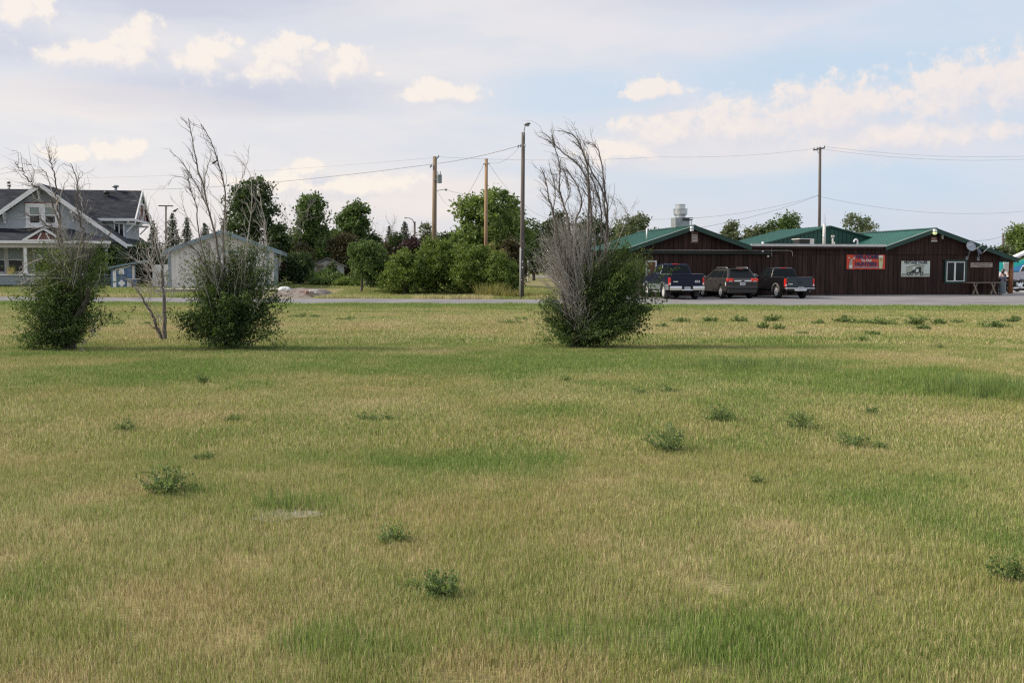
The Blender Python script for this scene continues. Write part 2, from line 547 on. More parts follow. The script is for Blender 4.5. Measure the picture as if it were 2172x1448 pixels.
M_road = mat('gravel_road', (.17, .167, .18), rough=.95, color2=(.235, .23, .24), vscale=.45, bump=.5, bscale=40, spec=.2)
M_lot = mat('gravel_lot', (.18, .177, .19), rough=.95, color2=(.245, .24, .25), vscale=.35, bump=.5, bscale=40, spec=.2)
xr = np.linspace(-60, 60, 121)
def edge_n(x, k): return .5 * (fbm(x * 2.3 + k, x * 0 + k, 2) - .5) + .35 * (fbm(x * .35 + k, x * 0 + k, 3) - .5)
Yn, Yf = edge_y(xr) + edge_n(xr, 3) - .1, far_y(xr) + edge_n(xr, 8)
tt = np.linspace(0, 1, 8)[:, None]
sheet('road', np.tile(xr, (8, 1)), Yn + (Yf - Yn) * tt, 0 * tt * xr + 0.004 + terrain(np.tile(xr, (8, 1)), Yn + (Yf - Yn) * tt), M_road)
# gravel lot in front of and beside the bar, reaching right and back
lot = MB()
lx = np.linspace(2.6, 60, 30)
y0 = far_y(lx) - .8
y1 = np.where(lx < 7, 66, 100) + 0 * lx
lot_o = sheet('parking_lot', np.stack([lx, lx + .02 * 30]), np.stack([y0, y1]), np.full((2, 30), .009), M_lot)
# side street that runs away behind the light pole
a, b, c, d = G0(1116, 626), G0(1180, 626), G0(1250, 610.5), G0(1080, 610.5)
st = MB().add([(a.x, a.y, .012), (9, a.y, .012), (c.x, c.y, .012), (-3, d.y, .012)], [(0, 1, 2, 3)])
st.build('side_street', M_road, kind='structure')
a, c = G0(1000, 588), G0(1000, 585)
MB().add([(-30, a.y, .015), (30, a.y, .015), (34, c.y, .015), (-34, c.y, .015)], [(0, 1, 2, 3)]).build('far_road', M_road, kind='structure')

# ------------------------------------------------------------------ grass blades
def blade_mat():
    m = bpy.data.materials.new('grass_blades'); m.use_nodes = True
    N = NB(m.node_tree); p = m.node_tree.nodes['Principled BSDF']; out = m.node_tree.nodes['Material Output']
    g = N.node('ShaderNodeAttribute', attribute_type='INSTANCER', attribute_name='g').outputs['Fac']
    h = N.node('ShaderNodeAttribute', attribute_type='INSTANCER', attribute_name='hue').outputs['Fac']
    r = N.node('ShaderNodeAttribute', attribute_name='rnd').outputs['Fac']
    r2 = N.node('ShaderNodeAttribute', attribute_name='rnd2').outputs['Fac']
    straw = N.mix(r2, (.22, .185, .085, 1), (.80, .715, .42, 1))
    straw = N.mix(N.m('MULTIPLY', h, .32), straw, (.40, .28, .15, 1))
    grn = N.mix(r2, (.115, .180, .038, 1), (.40, .48, .145, 1))
    grn = N.mix(N.m('MULTIPLY', h, .5), grn, (.34, .34, .09, 1))
    grn = N.mix(N.ss(g, .55, .88), grn, N.mix(r2, (.085, .155, .030, 1), (.28, .40, .10, 1)))
    t = N.ss(N.m('SUBTRACT', g, r), -.22, .22)
    c = N.mix(t, straw, grn)
    N.put(p.inputs['Base Color'], c); p.inputs['Roughness'].default_value = .65; p.inputs['Specular IOR Level'].default_value = .25
    tr = N.node('ShaderNodeBsdfTranslucent'); N.put(tr.inputs[0], c)
    mx = N.node('ShaderNodeMixShader'); mx.inputs[0].default_value = .3
    m.node_tree.links.new(p.outputs[0], mx.inputs[1]); m.node_tree.links.new(tr.outputs[0], mx.inputs[2]); m.node_tree.links.new(mx.outputs[0], out.inputs[0])
    return m
M_blade = blade_mat()
def clump(name, seed, n, rad, h, w):
    r = np.random.RandomState(seed)
    a = r.rand(n) * 2 * np.pi; d = rad * np.sqrt(r.rand(n))
    bx, by = d * np.cos(a), d * np.sin(a)
    hh = h * (.45 + .75 * r.rand(n)); ww = w * (.7 + .6 * r.rand(n))
    an = r.rand(n) * 2 * np.pi
    sx, sy = np.cos(an) * ww / 2, np.sin(an) * ww / 2
    la = r.rand(n) * 2 * np.pi; le = hh * (.08 + .5 * r.rand(n) ** 2)
    lx, ly = np.cos(la) * le, np.sin(la) * le
    z0 = np.full(n, -.01)
    V = np.stack([
        np.stack([bx - sx, by - sy, z0], 1), np.stack([bx + sx, by + sy, z0], 1),
        np.stack([bx + lx * .35 + sx * .8, by + ly * .35 + sy * .8, hh * .6], 1), np.stack([bx + lx * .35 - sx * .8, by + ly * .35 - sy * .8, hh * .6], 1),
        np.stack([bx + lx + sx * .15, by + ly + sy * .15, hh * (1 - .25 * (le / hh) ** 2)], 1), np.stack([bx + lx - sx * .15, by + ly - sy * .15, hh * (1 - .25 * (le / hh) ** 2)], 1)], 1).reshape(-1, 3)
    i = np.arange(n) * 6
    F = np.concatenate([np.stack([i, i + 1, i + 2, i + 3], 1), np.stack([i + 3, i + 2, i + 4, i + 5], 1)])
    me = npmesh(name, V, F, M_blade, {'rnd': np.repeat(r.rand(n), 6), 'rnd2': np.repeat(r.rand(n), 6)})
    return bpy.data.objects.new(name, me)
def scatter(name, label_kind, clumps, pts, rotz, scl, g, hue):
    col = bpy.data.collections.new(name + '_clumps')
    for c in clumps: col.objects.link(c)
    n = len(pts)
    me = bpy.data.meshes.new(name)
    me.vertices.add(n); me.vertices.foreach_set('co', np.ascontiguousarray(pts, np.float32).ravel())
    r = np.random.RandomState(n)
    for nm, tp, val in (('g', 'FLOAT', g), ('hue', 'FLOAT', hue), ('idx', 'INT', r.randint(0, len(clumps), n))):
        at = me.attributes.new(nm, tp, 'POINT'); at.data.foreach_set('value', np.ascontiguousarray(val, np.float32 if tp == 'FLOAT' else np.int32))
    at = me.attributes.new('rot', 'FLOAT_VECTOR', 'POINT'); at.data.foreach_set('vector', np.ascontiguousarray(np.stack([0 * rotz, 0 * rotz, rotz], 1), np.float32).ravel())
    at = me.attributes.new('scl', 'FLOAT_VECTOR', 'POINT'); at.data.foreach_set('vector', np.ascontiguousarray(scl, np.float32).ravel())
    me.update()
    o = link(name, me); o['kind'] = 'stuff'
    ng = bpy.data.node_groups.new(name + '_nodes', 'GeometryNodeTree')
    ng.interface.new_socket('Geometry', in_out='INPUT', socket_type='NodeSocketGeometry')
    ng.interface.new_socket('Geometry', in_out='OUTPUT', socket_type='NodeSocketGeometry')
    gi, go = ng.nodes.new('NodeGroupInput'), ng.nodes.new('NodeGroupOutput')
    ip = ng.nodes.new('GeometryNodeInstanceOnPoints')
    ci = ng.nodes.new('GeometryNodeCollectionInfo')
    ci.inputs[0].default_value = col
    ci.inputs['Separate Children'].default_value = True
    ci.inputs['Reset Children'].default_value = True
    def na(nm, tp):
        q = ng.nodes.new('GeometryNodeInputNamedAttribute'); q.data_type = tp; q.inputs[0].default_value = nm
        return q.outputs['Attribute']
    L = ng.links.new
    L(gi.outputs[0], ip.inputs['Points']); L(ci.outputs[0], ip.inputs['Instance'])
    ip.inputs['Pick Instance'].default_value = True
    L(na('idx', 'INT'), ip.inputs['Instance Index'])
    e2r = ng.nodes.new('FunctionNodeEulerToRotation')
    L(na('rot', 'FLOAT_VECTOR'), e2r.inputs[0]); L(e2r.outputs[0], ip.inputs['Rotation'])
    L(na('scl', 'FLOAT_VECTOR'), ip.inputs['Scale'])
    L(ip.outputs[0], go.inputs[0])
    md = o.modifiers.new('grass', 'NODES'); md.node_group = ng
    return o
def field_points(rng, ya, yb, dens, margin):
    ar = (yb - ya) * (yb + ya) * .5 * 2 * .505 + 2 * margin * (yb - ya)
    n = int(ar * dens)
    yy = ya + (yb - ya) * rng.rand(n * 2); hw = .505 * yy + margin
    k = rng.rand(n * 2) < hw / hw.max(); yy, hw = yy[k][:n], hw[k][:n]
    xx = (rng.rand(len(yy)) * 2 - 1) * hw
    return xx, yy
rng = np.random.RandomState(3)
near = [clump('grass_clump', 10 + k, 150, .17, .041, .0025) for k in range(5)]
mid = [clump('grass_clump', 20 + k, 210, .30, .047, .0048) for k in range(5)]
far = [clump('grass_clump', 30 + k, 190, .50, .07, .012) for k in range(5)]
def do_grass(name, cl, ya, yb, dens, margin):
    x, y = field_points(rng, ya, yb, dens, margin)
    k = y < edge_y(x) + .35 * (rng.rand(len(x)) - .3); x, y = x[k], y[k]
    g, tl = green(x, y)
    s = .85 + .3 * rng.rand(len(x)) + .12 * g
    sz = s * (.85 + .35 * np.clip(g, 0, 1) + 1.3 * tl) * (.62 + .8 * fbm(x * 2.6, y * 2.6, 3))
    hue = np.clip(.5 + 1.7 * (fbm(x * .7 + 90, y * .6, 3) - .5) + .25 * (rng.rand(len(x)) - .5), 0, 1)
    gg = g + .12 * (rng.rand(len(x)) - .5)
    scatter(name, 'stuff', cl, np.stack([x, y, 0 * x], 1), rng.rand(len(x)) * 6.28, np.stack([s, s, sz], 1), gg, hue)
do_grass('lawn_grass', near, 2.4, 9, 95, 5.0)
do_grass('lawn_grass', mid, 9, 22, 36, 5.0)
do_grass('lawn_grass', far, 22, 53, 11, 5)
# verge across the road, in front of the house and garage and beside the hedge
n = 5200
x = -44 + 48 * rng.rand(n); y = 56 + 28 * rng.rand(n)
k = (y > far_y(x) + .1) & (np.abs(x) < .52 * y + 3) & ~((x > -17.5) & (x < -10.8) & (y < 70) & (y > 58.2))
x, y = x[k], y[k]
g = .62 + .9 * (fbm(x * .3, y * .35, 3) - .5); ed = y - far_y(x)
yel = np.exp(-(ed / 1.6) ** 2) * sstep(fbm(x * .45 + 5, y * .2, 2), .42, .62)
g = np.clip(.72 + .35 * (g - .6) - .5 * yel, 0, .9)
s = .9 + .5 * rng.rand(len(x)); sz = s * (1.0 + 1.2 * yel + .7 * np.exp(-(ed / 1.5) ** 2))
scatter('verge_grass', 'stuff', far, np.stack([x, y, terrain(x, y)], 1), rng.rand(len(x)) * 6.28, np.stack([s, s, sz], 1), g, rng.rand(len(x)) * .6)
# ------------------------------------------------------------------ shared materials for the built things
M_board = mat('stained_board', (.050, .028, .023), rough=.85, color2=(.028, .016, .014), vscale=1.6, objvar=.28, stretch=(6, 6, .5), bump=.3, bscale=14, spec=.25)
M_wall_dark = mat('board_backing', (.012, .008, .007), rough=.9)
M_greenroof = mat('green_metal', (.012, .100, .076), rough=.5, var=.12, vscale=1.2, objvar=.06, spec=.45)
M_greentrim = mat('green_trim', (.010, .050, .036), rough=.5, var=.15, vscale=2)
M_greenside = mat('green_siding', (.009, .060, .045), rough=.5, objvar=.12)
M_white = mat('white_paint', (.74, .75, .76), rough=.55, var=.06, vscale=2)
M_offwhite = mat('aged_white', (.58, .58, .56), rough=.7, var=.12, vscale=3)
M_galv = mat('galvanised_steel', (.55, .58, .60), rough=.38, metal=.85, var=.12, vscale=5)
M_galvdark = mat('dull_steel', (.33, .36, .38), rough=.5, metal=.6, var=.15, vscale=4)
M_black = mat('black_metal', (.012, .012, .013), rough=.5)
M_glass = mat('window_glass', (.014, .020, .022), rough=.06, spec=.25)
M_chrome = mat('chrome', (.75, .76, .78), rough=.16, metal=1.0)
M_wood = mat('weathered_wood', (.24, .19, .15), rough=.85, var=.3, vscale=5, stretch=(.6, 4, 4))
M_log = mat('varnished_log', (.30, .125, .045), rough=.6, color2=(.17, .06, .025), vscale=4, stretch=(3, 3, .5))
M_concrete = mat('concrete', (.42, .41, .39), rough=.9, var=.15, vscale=2, bump=.2)
M_rust = mat('rusty_board', (.20, .075, .05), rough=.85, color2=(.33, .25, .22), vscale=4)

# ================================================================== the brown bar with green roofs
YAW = math.atan(.195)
FB = Frame(7.85, 61.17, 0.0, YAW)
bar = thing('bar_building', 'long brown board-sided bar with green metal gable roofs and a flat middle', 'building', FB.o, YAW)
uR = FB.hit(2118, 600)[0]                      # right end of the front wall
uL = -.3
ZJ = FB.hit(1960, 540.5)[1]                    # horizontal joint of the boards
Lp = FB.hit(1473, 479, -.45); Le = FB.hit(1594, 523, -.45); Ll = FB.hit(1335, 526, -.45)
Rp = FB.hit(1985, 485, -.45); Re = FB.hit(1879, 523, -.45); Rr = FB.hit(2160, 549, -.45)
ZE = FB.hit(1740, 522)[1]                      # flat eave height
slope_l = (Lp[1] - Le[1]) / (Le[0] - Lp[0])
slope_r = (Rp[1] - Rr[1]) / (Rr[0] - Rp[0])
def roof_z(u):
    zl = Lp[1] - .06 - abs(u - Lp[0]) * slope_l
    zr = Rp[1] - .06 - abs(u - Rp[0]) * slope_r
    return zl if u < Le[0] - .15 else (zr if u > Re[0] + .15 else max(zl, zr, ZE - .06))
win = (*FB.hit(2006, 597), *FB.hit(2046, 555))  # u0,z0,u1,z1 of the window
door = (FB.hit(1372, 590)[0], 0, FB.hit(1389, 590)[0], FB.hit(1389, 556)[1])
MB().b2((uL, .03, 0), (uR, 9.5, 2.9)).build('wall', M_wall_dark, bar)
# gable and flat-part backing
g = MB()
g.prism([(uL, 2.89), (Le[0], 2.89), (Le[0] - .1, Le[1] - .12), (Lp[0], Lp[1] - .12), (uL, roof_z(uL) - .06)], .035, 9.4)
g.prism([(Le[0] + .02, 2.895), (Re[0], 2.895), (Re[0], ZE - .05), (Le[0] + .02, ZE - .05)], .036, 9.3)
g.prism([(Re[0] + .01, 2.89), (uR, 2.89), (uR, roof_z(uR) - .06), (Rp[0], Rp[1] - .12), (Re[0] + .01, ZE - .1)], .034, 9.4)
g.build('gable_wall', M_wall_dark, bar)
rb = random.Random(4)
u = uL
def board(u0, u1, z0, zt0, zt1, off):
    MB().prism([(u0 + .012, z0), (u1 - .012, z0), (u1 - .012, zt1), (u0 + .012, zt0)], -.028 - off, .03).build('board', M_board, bar)
while u < uR - .05:
    w = rb.choice((.27, .3, .3, .33)); u1 = min(u + w, uR)
    off = rb.uniform(0, .012)
    segs = [(.05 + rb.uniform(-.03, .02), ZJ - .012)]
    if u1 > win[0] - .05 and u < win[2] + .05: segs = [(.05, win[1] - .1), (win[3] + .1, ZJ - .012)]
    if u1 > door[0] and u < door[2]: segs = [(door[3] + .08, ZJ - .012)]
    for (a, b_) in segs:
        if b_ - a > .05: board(u, u1, a, b_, b_, off)
    board(u, u1, ZJ + .012, min(roof_z(u), 9) - .05, min(roof_z(u1), 9) - .05, rb.uniform(.004, .016))
    u = u1
MB().b2((uL, -.05, 0), (uR, .02, .045)).build('foundation', M_concrete, bar)

def roof_slope(parent, up, zp, ue, ze, v0, v1, mname='roof_panel', pw=.92, material=None):
    n = max(1, round((v1 - v0) / pw)); L = math.hypot(ue - up, ze - zp)
    sx, sz = (ue - up) / L, (ze - zp) / L; nx_, nz_ = -sz, sx
    if nz_ < 0: nx_, nz_ = -nx_, -nz_
    pts = lambda d0, d1: [(up + nx_ * d0, zp + nz_ * d0), (ue + nx_ * d0, ze + nz_ * d0), (ue + nx_ * d1, ze + nz_ * d1), (up + nx_ * d1, zp + nz_ * d1)]
    for k in range(n):
        a, b_ = v0 + (v1 - v0) * k / n, v0 + (v1 - v0) * (k + 1) / n
        q = MB().prism(pts(-.03, .012), a + .003, b_ - .003)
        for j in range(2):
            c = a + (b_ - a) * (j + .5) / 2
            q.prism(pts(.0125, .028), c - .02, c + .02)
        q.build(mname, material or M_greenroof, parent)
def rake(parent, up, zp, ue, ze, v, depth=.24, th=.05, material=None, name='fascia'):
    MB().prism([(up, zp), (ue, ze), (ue, ze - depth), (up, zp - depth)], v - th, v).build(name, material or M_greentrim, parent)
DV = 10.2
roof_slope(bar, Lp[0], Lp[1], Ll[0], Ll[1], -.45, DV)
roof_slope(bar, Lp[0], Lp[1], Le[0], Le[1], -.45, DV)
roof_slope(bar, Rp[0], Rp[1], Re[0], Re[1], -.45, DV)
roof_slope(bar, Rp[0], Rp[1], Rr[0], Rr[1], -.45, DV)
for (p_, e_) in ((Lp, Ll), (Lp, Le), (Rp, Re), (Rp, Rr)):
    rake(bar, p_[0], p_[1] + .0, e_[0], e_[1], -.46)
    s_ = 1 if e_[0] > p_[0] else -1
    MB().prism([(p_[0], p_[1] + .04), (e_[0], e_[1] + .04), (e_[0], e_[1] + .012), (p_[0], p_[1] + .012)], -.515, -.42).build('drip_edge', M_greentrim if s_ > 0 else mat('skylit_edge', (.36, .45, .40), rough=.5), bar)  # left slopes get a paler edge: sky brightness put into the colour
for p_ in (Lp, Rp):
    MB().prism([(p_[0] - .16, p_[1] + .0), (p_[0], p_[1] + .075), (p_[0] + .16, p_[1] + .0)], -.5, DV).build('ridge_cap', M_greentrim, bar)
# soffit under the porch end, beam and log post
MB().prism([(uR - .02, roof_z(uR) - .09), (Rr[0] - .12, Rr[1] - .1), (Rr[0] - .12, Rr[1] - .16), (uR - .02, roof_z(uR) - .15)], -.40, DV - .3).build('soffit', mat('dark_soffit', (.03, .018, .013), rough=.8), bar)
pu = FB.hit(2144, 590, -.05)[0]
zpb = FB.hit(2144, 551, -.05)[1]
MB().cyl((pu, -.05, .0), (pu, -.05, zpb), .15, .135, 14).build('porch_post', M_log, bar, smooth=True)
MB().b2((pu - .09, -.3, zpb + .001), (pu + .09, 9, zpb + .12)).build('porch_beam', mat('dark_beam', (.05, .025, .016), rough=.8), bar)
# flat roof with pale edge
fl = MB().b2((Le[0] - .25, -.30, ZE - .02), (Re[0] + .22, 9.6, ZE + .05))
fl.build('flat_roof', mat('flat_roofing', (.30, .31, .31), rough=.9, var=.2), bar)
MB().b2((Le[0] + .02, -.36, ZE - .03), (Re[0] + .08, -.303, ZE + .115)).build('roof_edge', M_offwhite, bar)
MB().b2((Le[0] + .1, -.30, ZE - .16), (Re[0], -.22, ZE - .035)).build('fascia', M_board, bar)
# long green ledge board and conduit pipe under the left gable
a = FB.hit(1362, 533.5, -.1); b_ = FB.hit(1634, 539, -.1)
MB().b2((a[0], -.20, b_[1]), (b_[0], -.045, a[1])).build('ledge_board', mat('dark_green_board', (.012, .022, .016), rough=.7), bar)
c0 = FB.hit(1366, 530.8, -.1); c1 = FB.hit(1674, 531.2, -.1); c2 = FB.hit(1681, 536, -.1); c3 = FB.hit(1681, 544, -.1)
MB().tube([(c0[0], -.1, c0[1]), (c1[0], -.1, c1[1]), (c1[0] + .13, -.1, c1[1] - .02), (c2[0], -.1, c2[1]), (c3[0], -.1, c3[1])], .028, 6).build('conduit_pipe', mat('grey_pipe', (.36, .34, .31), rough=.5), bar, smooth=True)
d0 = FB.hit(1637, 525, -.2); d1 = FB.hit(1637, 544, -.2)
MB().cyl((d0[0], -.2, d0[1]), (d1[0], -.2, d1[1]), .014, n=5).build('downlead', M_galvdark, bar)
# window
wf = MB()
u0, z0, u1, z1 = win
um = FB.hit(2024.5, 575)[0]
def rect_frame(mb, u0, z0, u1, z1, t, v0, v1):
    mb.b2((u0, v0, z0), (u0 + t, v1, z1)).b2((u1 - t, v0, z0), (u1, v1, z1)).b2((u0 + t + .001, v0, z0), (u1 - t - .001, v1, z0 + t)).b2((u0 + t + .001, v0, z1 - t), (u1 - t - .001, v1, z1))
    return mb
w_ = rect_frame(MB(), u0 - .12, z0 - .1, u1 + .14, z1 + .12, .11, -.075, .0).build('window', M_greentrim, bar)
rect_frame(MB(), u0, z0, u1, z1, .055, -.060, .01).b2((um - .05, -.064, z0 + .056), (um + .05, .0, z1 - .056)).build('frame', M_white, w_)
MB().b2((u0 + .05, -.02, z0 + .05), (um - .04, .0, z1 - .05)).build('pane', M_glass, w_)
MB().b2((um + .04, -.02, z0 + .05), (u1 - .05, .0, z1 - .05)).build('pane', M_glass, w_)
# door with white frame behind the bush
dr = MB().b2((door[0], -.03, 0), (door[2], .0, door[3])).build('door', mat('red_brown_door', (.14, .045, .025), rough=.6, var=.2), bar)
MB().b2((door[0] - .1, -.06, door[3]), (door[2] + .1, .0, door[3] + .1)).b2((door[2], -.06, 0), (door[2] + .1, .0, door[3] - .002)).b2((door[0] - .1, -.06, 0), (door[0], .0, door[3] - .002)).build('frame', M_offwhite, dr)
# gable vents
a = FB.hit(1465, 515); b_ = FB.hit(1480, 492)
lv = MB().b2((a[0], -.07, a[1]), (b_[0], -.04, b_[1])).build('louvre_vent', M_rust, bar)
for k in range(5):
    z = a[1] + .08 + k * .09
    MB().b2((a[0] + .05, -.1, z), (b_[0] - .05, -.071, z + .05)).build('slat', M_offwhite, lv)
a = FB.hit(1974, 512); b_ = FB.hit(1986, 503)
lv = MB().b2((a[0], -.07, a[1]), (b_[0], -.04, b_[1])).build('louvre_vent', M_rust, bar)
MB().b2((a[0] - .02, -.09, a[1] - .02), (b_[0] + .02, -.071, a[1] + .06)).build('slat', M_offwhite, lv)
# flood lights and small wall fittings
def flood(px, py, r, lens):
    q = FB.hit(px, py, -.62)
    f = MB().lathe([(r * .55, .16), (r * .9, .08), (r, 0), (r * .95, -.02)], (q[0], -.62, q[1] + .02), 12).build('flood_light', M_galv, bar, smooth=True)
    MB().sphere((q[0], -.62, q[1] - r * .45), (r * .9, r * .9, r * .75), 10, 6).build('lens', lens, f, smooth=True)
    MB().bar((q[0], -.62, q[1] + .15), (q[0], -.43, q[1] + .12), .06, .06).build('bracket', M_galvdark, f)
flood(1983, 492, .15, mat('lit_lens', (.75, .78, .45), rough=.3, emit=(.8, .9, .35, .35)))
flood(1467.5, 486, .13, mat('milky_lens', (.75, .77, .78), rough=.35))
for (px, py) in ((1617.5, 533), (1629, 544), (1475, 483)):
    q = FB.hit(px, py, -.2)
    MB().sphere((q[0], -.2, q[1]), (.07, .1, .06), 8, 5).build('spot_light', M_white, bar, smooth=True)
q0, q1 = FB.hit(2000, 497, -.12), FB.hit(2000, 507, -.12)
MB().b2((q0[0] - .03, -.14, q1[1]), (q0[0] + .03, -.03, q0[1])).b2((q0[0] - .13, -.13, q0[1] - .13), (q0[0] - .035, -.05, q0[1] - .09)).build('wall_bracket', M_white, bar)
# kitchen exhaust fan on the left roof
v_ = 2.6
a = FB.hit(1433, 482, v_); b_ = FB.hit(1463, 461.5, v_)
zb = Lp[1] - (Lp[0] - a[0]) * slope_l - .1
ex = MB().b2((a[0], v_, zb), (b_[0], v_ + .85, b_[1])).build('exhaust_curb', M_galvdark, bar)
c = ((a[0] + b_[0]) / 2, v_ + .42, b_[1])
s_ = (b_[0] - a[0])
MB().lathe([(s_ * .34, 0), (s_ * .34, .1), (s_ * .38, .14), (s_ * .46, .22), (s_ * .47, .50), (s_ * .50, .52), (s_ * .50, .55), (s_ * .33, .56), (s_ * .33, .79), (s_ * .35, .80), (s_ * .35, .83), (s_ * .2, .83)], c, 20).build('fan_housing', M_galv, ex, smooth=True).modifiers.new('e', 'EDGE_SPLIT').split_angle = R(40)
MB().b2((c[0] - .02, v_ - .12, c[2] - .06), (b_[0] + .18, v_ - .01, c[2] - .01)).b2((c[0] + .0, v_ - .12, c[2] - .17), (b_[0] + .16, v_ - .01, c[2] - .11)).build('hinge_bracket', M_black, ex)
MB().bar((b_[0] + .08, v_ - .05, c[2] - .17), (b_[0] + .12, v_ - .05, Lp[1] - .1), .05, .05).bar((b_[0] + .005, v_ - .05, c[2] - .5), (b_[0] + .2, v_ - .05, c[2] - .5), .03, .03).build('support_leg', M_galv, ex)
q = FB.hit(1432, 487, v_)
MB().b2((q[0] - .08, v_ - .2, q[1] - .35), (q[0] + .18, v_ - .1, q[1] + .15)).build('flashing', mat('pale_green_flashing', (.16, .27, .20), rough=.6), bar)
# vent pipes
def pipe(px, py0, py1, v, r, m, cap=False, nm='vent_pipe'):
    a, b_ = FB.hit(px, py0, v), FB.hit(px, py1, v)
    q = MB().cyl((a[0], v, b_[1] - .15), (a[0], v, a[1]), r, n=10)
    if cap: q.cyl((a[0], v, a[1] - .02), (a[0], v, a[1] + .12), r * 1.9, n=10)
    return q.build(nm, m, bar, smooth=True), a
pipe(1372, 484, 503, 1.5, .045, M_white)
pipe(1618, 513, 521, 1.0, .07, M_white)
bp, a = pipe(1748.5, 476, 520, 1.2, .095, M_offwhite)
MB().cyl((a[0], 1.2, a[1] - .8), (a[0], 1.2, a[1] - .7), .105, n=10).cyl((a[0], 1.2, a[1] - .02), (a[0], 1.2, a[1] + .06), .06, n=8).build('collar', M_galv, bp, smooth=True)
MB().cyl((a[0] - .02, 1.2, a[1]), (a[0] - .02, 1.2, a[1] + .62), .008, n=5).cyl((a[0] + .07, 1.2, a[1]), (a[0] + .07, 1.2, a[1] + .45), .007, n=5).build('antenna_rod', M_galvdark, bp)
pipe(1766.5, 503, 520, 1.2, .055, M_offwhite, True)
pipe(1769.5, 513, 520, 1.0, .04, mat('cream_pipe', (.6, .55, .42), rough=.6))
g0 = FB.hit(1819, 516, .9); r_ = .12
pts = [(g0[0], .9, g0[1] - .25), (g0[0], .9, g0[1] + .12)] + [(g0[0] - r_ + r_ * math.cos(t), .9, g0[1] + .12 + r_ * math.sin(t)) for t in np.linspace(.3, math.pi, 7)] + [(g0[0] - 2 * r_, .9, g0[1] + .06)]
MB().tube(pts, .05, 8).build('gooseneck_vent', M_white, bar, smooth=True)
# rooftop unit
a = FB.hit(1696, 519, 1.6); b_ = FB.hit(1718, 506, 1.6); c = FB.hit(1727, 506, 1.6)
ru = MB().b2((b_[0] + .01, 1.6, ZE + .02), (c[0], 2.6, b_[1])).build('rooftop_unit', M_offwhite, bar)
MB().b2((a[0], 1.63, ZE + .02), (b_[0], 2.5, b_[1] - .05)).build('grille', M_black, ru)
MB().b2((a[0] - .05, 1.55, b_[1] - .045), (b_[0] + .008, 2.6, b_[1] + .0)).build('lid', M_offwhite, ru)
# middle gable of green metal set back on the flat roof
VM = 5.0
Mp, Ml, Mr = FB.hit(1761, 479, VM), FB.hit(1606, 519, VM), FB.hit(1830, 501, VM)
sm = (Mp[1] - Ml[1]) / (Mp[0] - Ml[0])
roof_slope(bar, Mp[0], Mp[1], Ml[0], Ml[1], VM - .1, VM + 7.5)
ze = Mp[1] - sm * 3.4
roof_slope(bar, Mp[0], Mp[1], Mp[0] + 3.4, ze, VM - .1, VM + 7.5)
rake(bar, Mp[0], Mp[1], Ml[0], Ml[1], VM - .11, .09); rake(bar, Mp[0], Mp[1], Mp[0] + 3.4, ze, VM - .11, .09)
u = Ml[0] + .3
while u < Mp[0] + 3.1:
    u1 = u + .3
    zt = lambda q: Mp[1] - abs(q - Mp[0]) * sm - .07
    if min(zt(u), zt(u1)) > ZE + .06:
        MB().prism([(u + .004, ZE + .03), (u1 - .004, ZE + .03), (u1 - .004, zt(u1)), (u + .004, zt(u))], VM - .02, VM + .02).b2((u + .02, VM - .055, ZE + .04), (u + .075, VM - .021, min(zt(u), zt(u + .08)) - .02)).build('siding_panel', M_greenside, bar)
    u = u1
# concrete pad under the porch
q = FB.w(uR - .6, -.1, 0)
pad = MB().b2((uR + .05, -.3, .0), (uR + 7.5, 8, .10)).build('concrete_pad', M_concrete, kind='structure')
pad.location = FB.o; pad.rotation_euler = (0, 0, YAW)

# ------------------------------------------------------------------ things fixed on and standing before the bar
def flatmat(name, c, rough=.6): return mat(name, c, rough=rough)
def text_obj(name, body, size, m, parent, loc, xs=1.0, bold=0.0, align='CENTER'):
    cu = bpy.data.curves.new(name, 'FONT'); cu.body = body; cu.size = size; cu.offset = bold
    cu.align_x = align; cu.align_y = 'CENTER'; cu.extrude = .002
    cu.resolution_u = 3
    o = bpy.data.objects.new(name + '_tmp', cu); COL.objects.link(o)
    dg = bpy.context.evaluated_depsgraph_get()
    me = bpy.data.meshes.new_from_object(o.evaluated_get(dg))
    bpy.data.objects.remove(o)
    me.materials.clear(); me.materials.append(m)
    t = bpy.data.objects.new(name, me); COL.objects.link(t); t.parent = parent
    t.location = loc; t.rotation_euler = (math.pi / 2, 0, 0); t.scale = (xs, 1, 1)
    return t
def board_thing(name, label, cat, pa_, pb, v, th, m):
    a, b_ = FB.hit(*pa_, v), FB.hit(*pb, v)
    w, h = b_[0] - a[0], b_[1] - a[1]
    t = thing(name, label, cat, FB.w((a[0] + b_[0]) / 2, v, (a[1] + b_[1]) / 2), YAW)
    return t, w, h
bt, w, h = board_thing('welcome_banner', 'red welcome banner with a deer and a beer glass hung on the brown wall', 'banner', (1795.5, 571), (1877.5, 540.5), -.075, .01, None)
bn = MB(); nxx = 14
vs, fs = [], []
for j in range(2):
    for i in range(nxx + 1):
        x = -w / 2 + w * i / nxx
        sag = .018 * math.sin(i * 2.1) * (1 if j == 0 else .4)
        vs.append((x, .012 * math.sin(i * 1.7 + j), (-h / 2 if j == 0 else h / 2) + sag))
fs = [(i, i + 1, i + nxx + 2, i + nxx + 1) for i in range(nxx)]
M_bred = mat('banner_red', (.62, .045, .03), rough=.6, color2=(.66, .075, .03), vscale=2.2)
MB().add(vs, fs).build('cloth', M_bred, bt)
navy, pale, grey_ = flatmat('ink_navy', (.03, .035, .10)), flatmat('ink_pale', (.72, .70, .66)), flatmat('ink_grey', (.33, .30, .33))
text_obj('lettering', 'WELCOME', .33, navy, bt, (.02, -.027, h * .345), 1.0, .016)
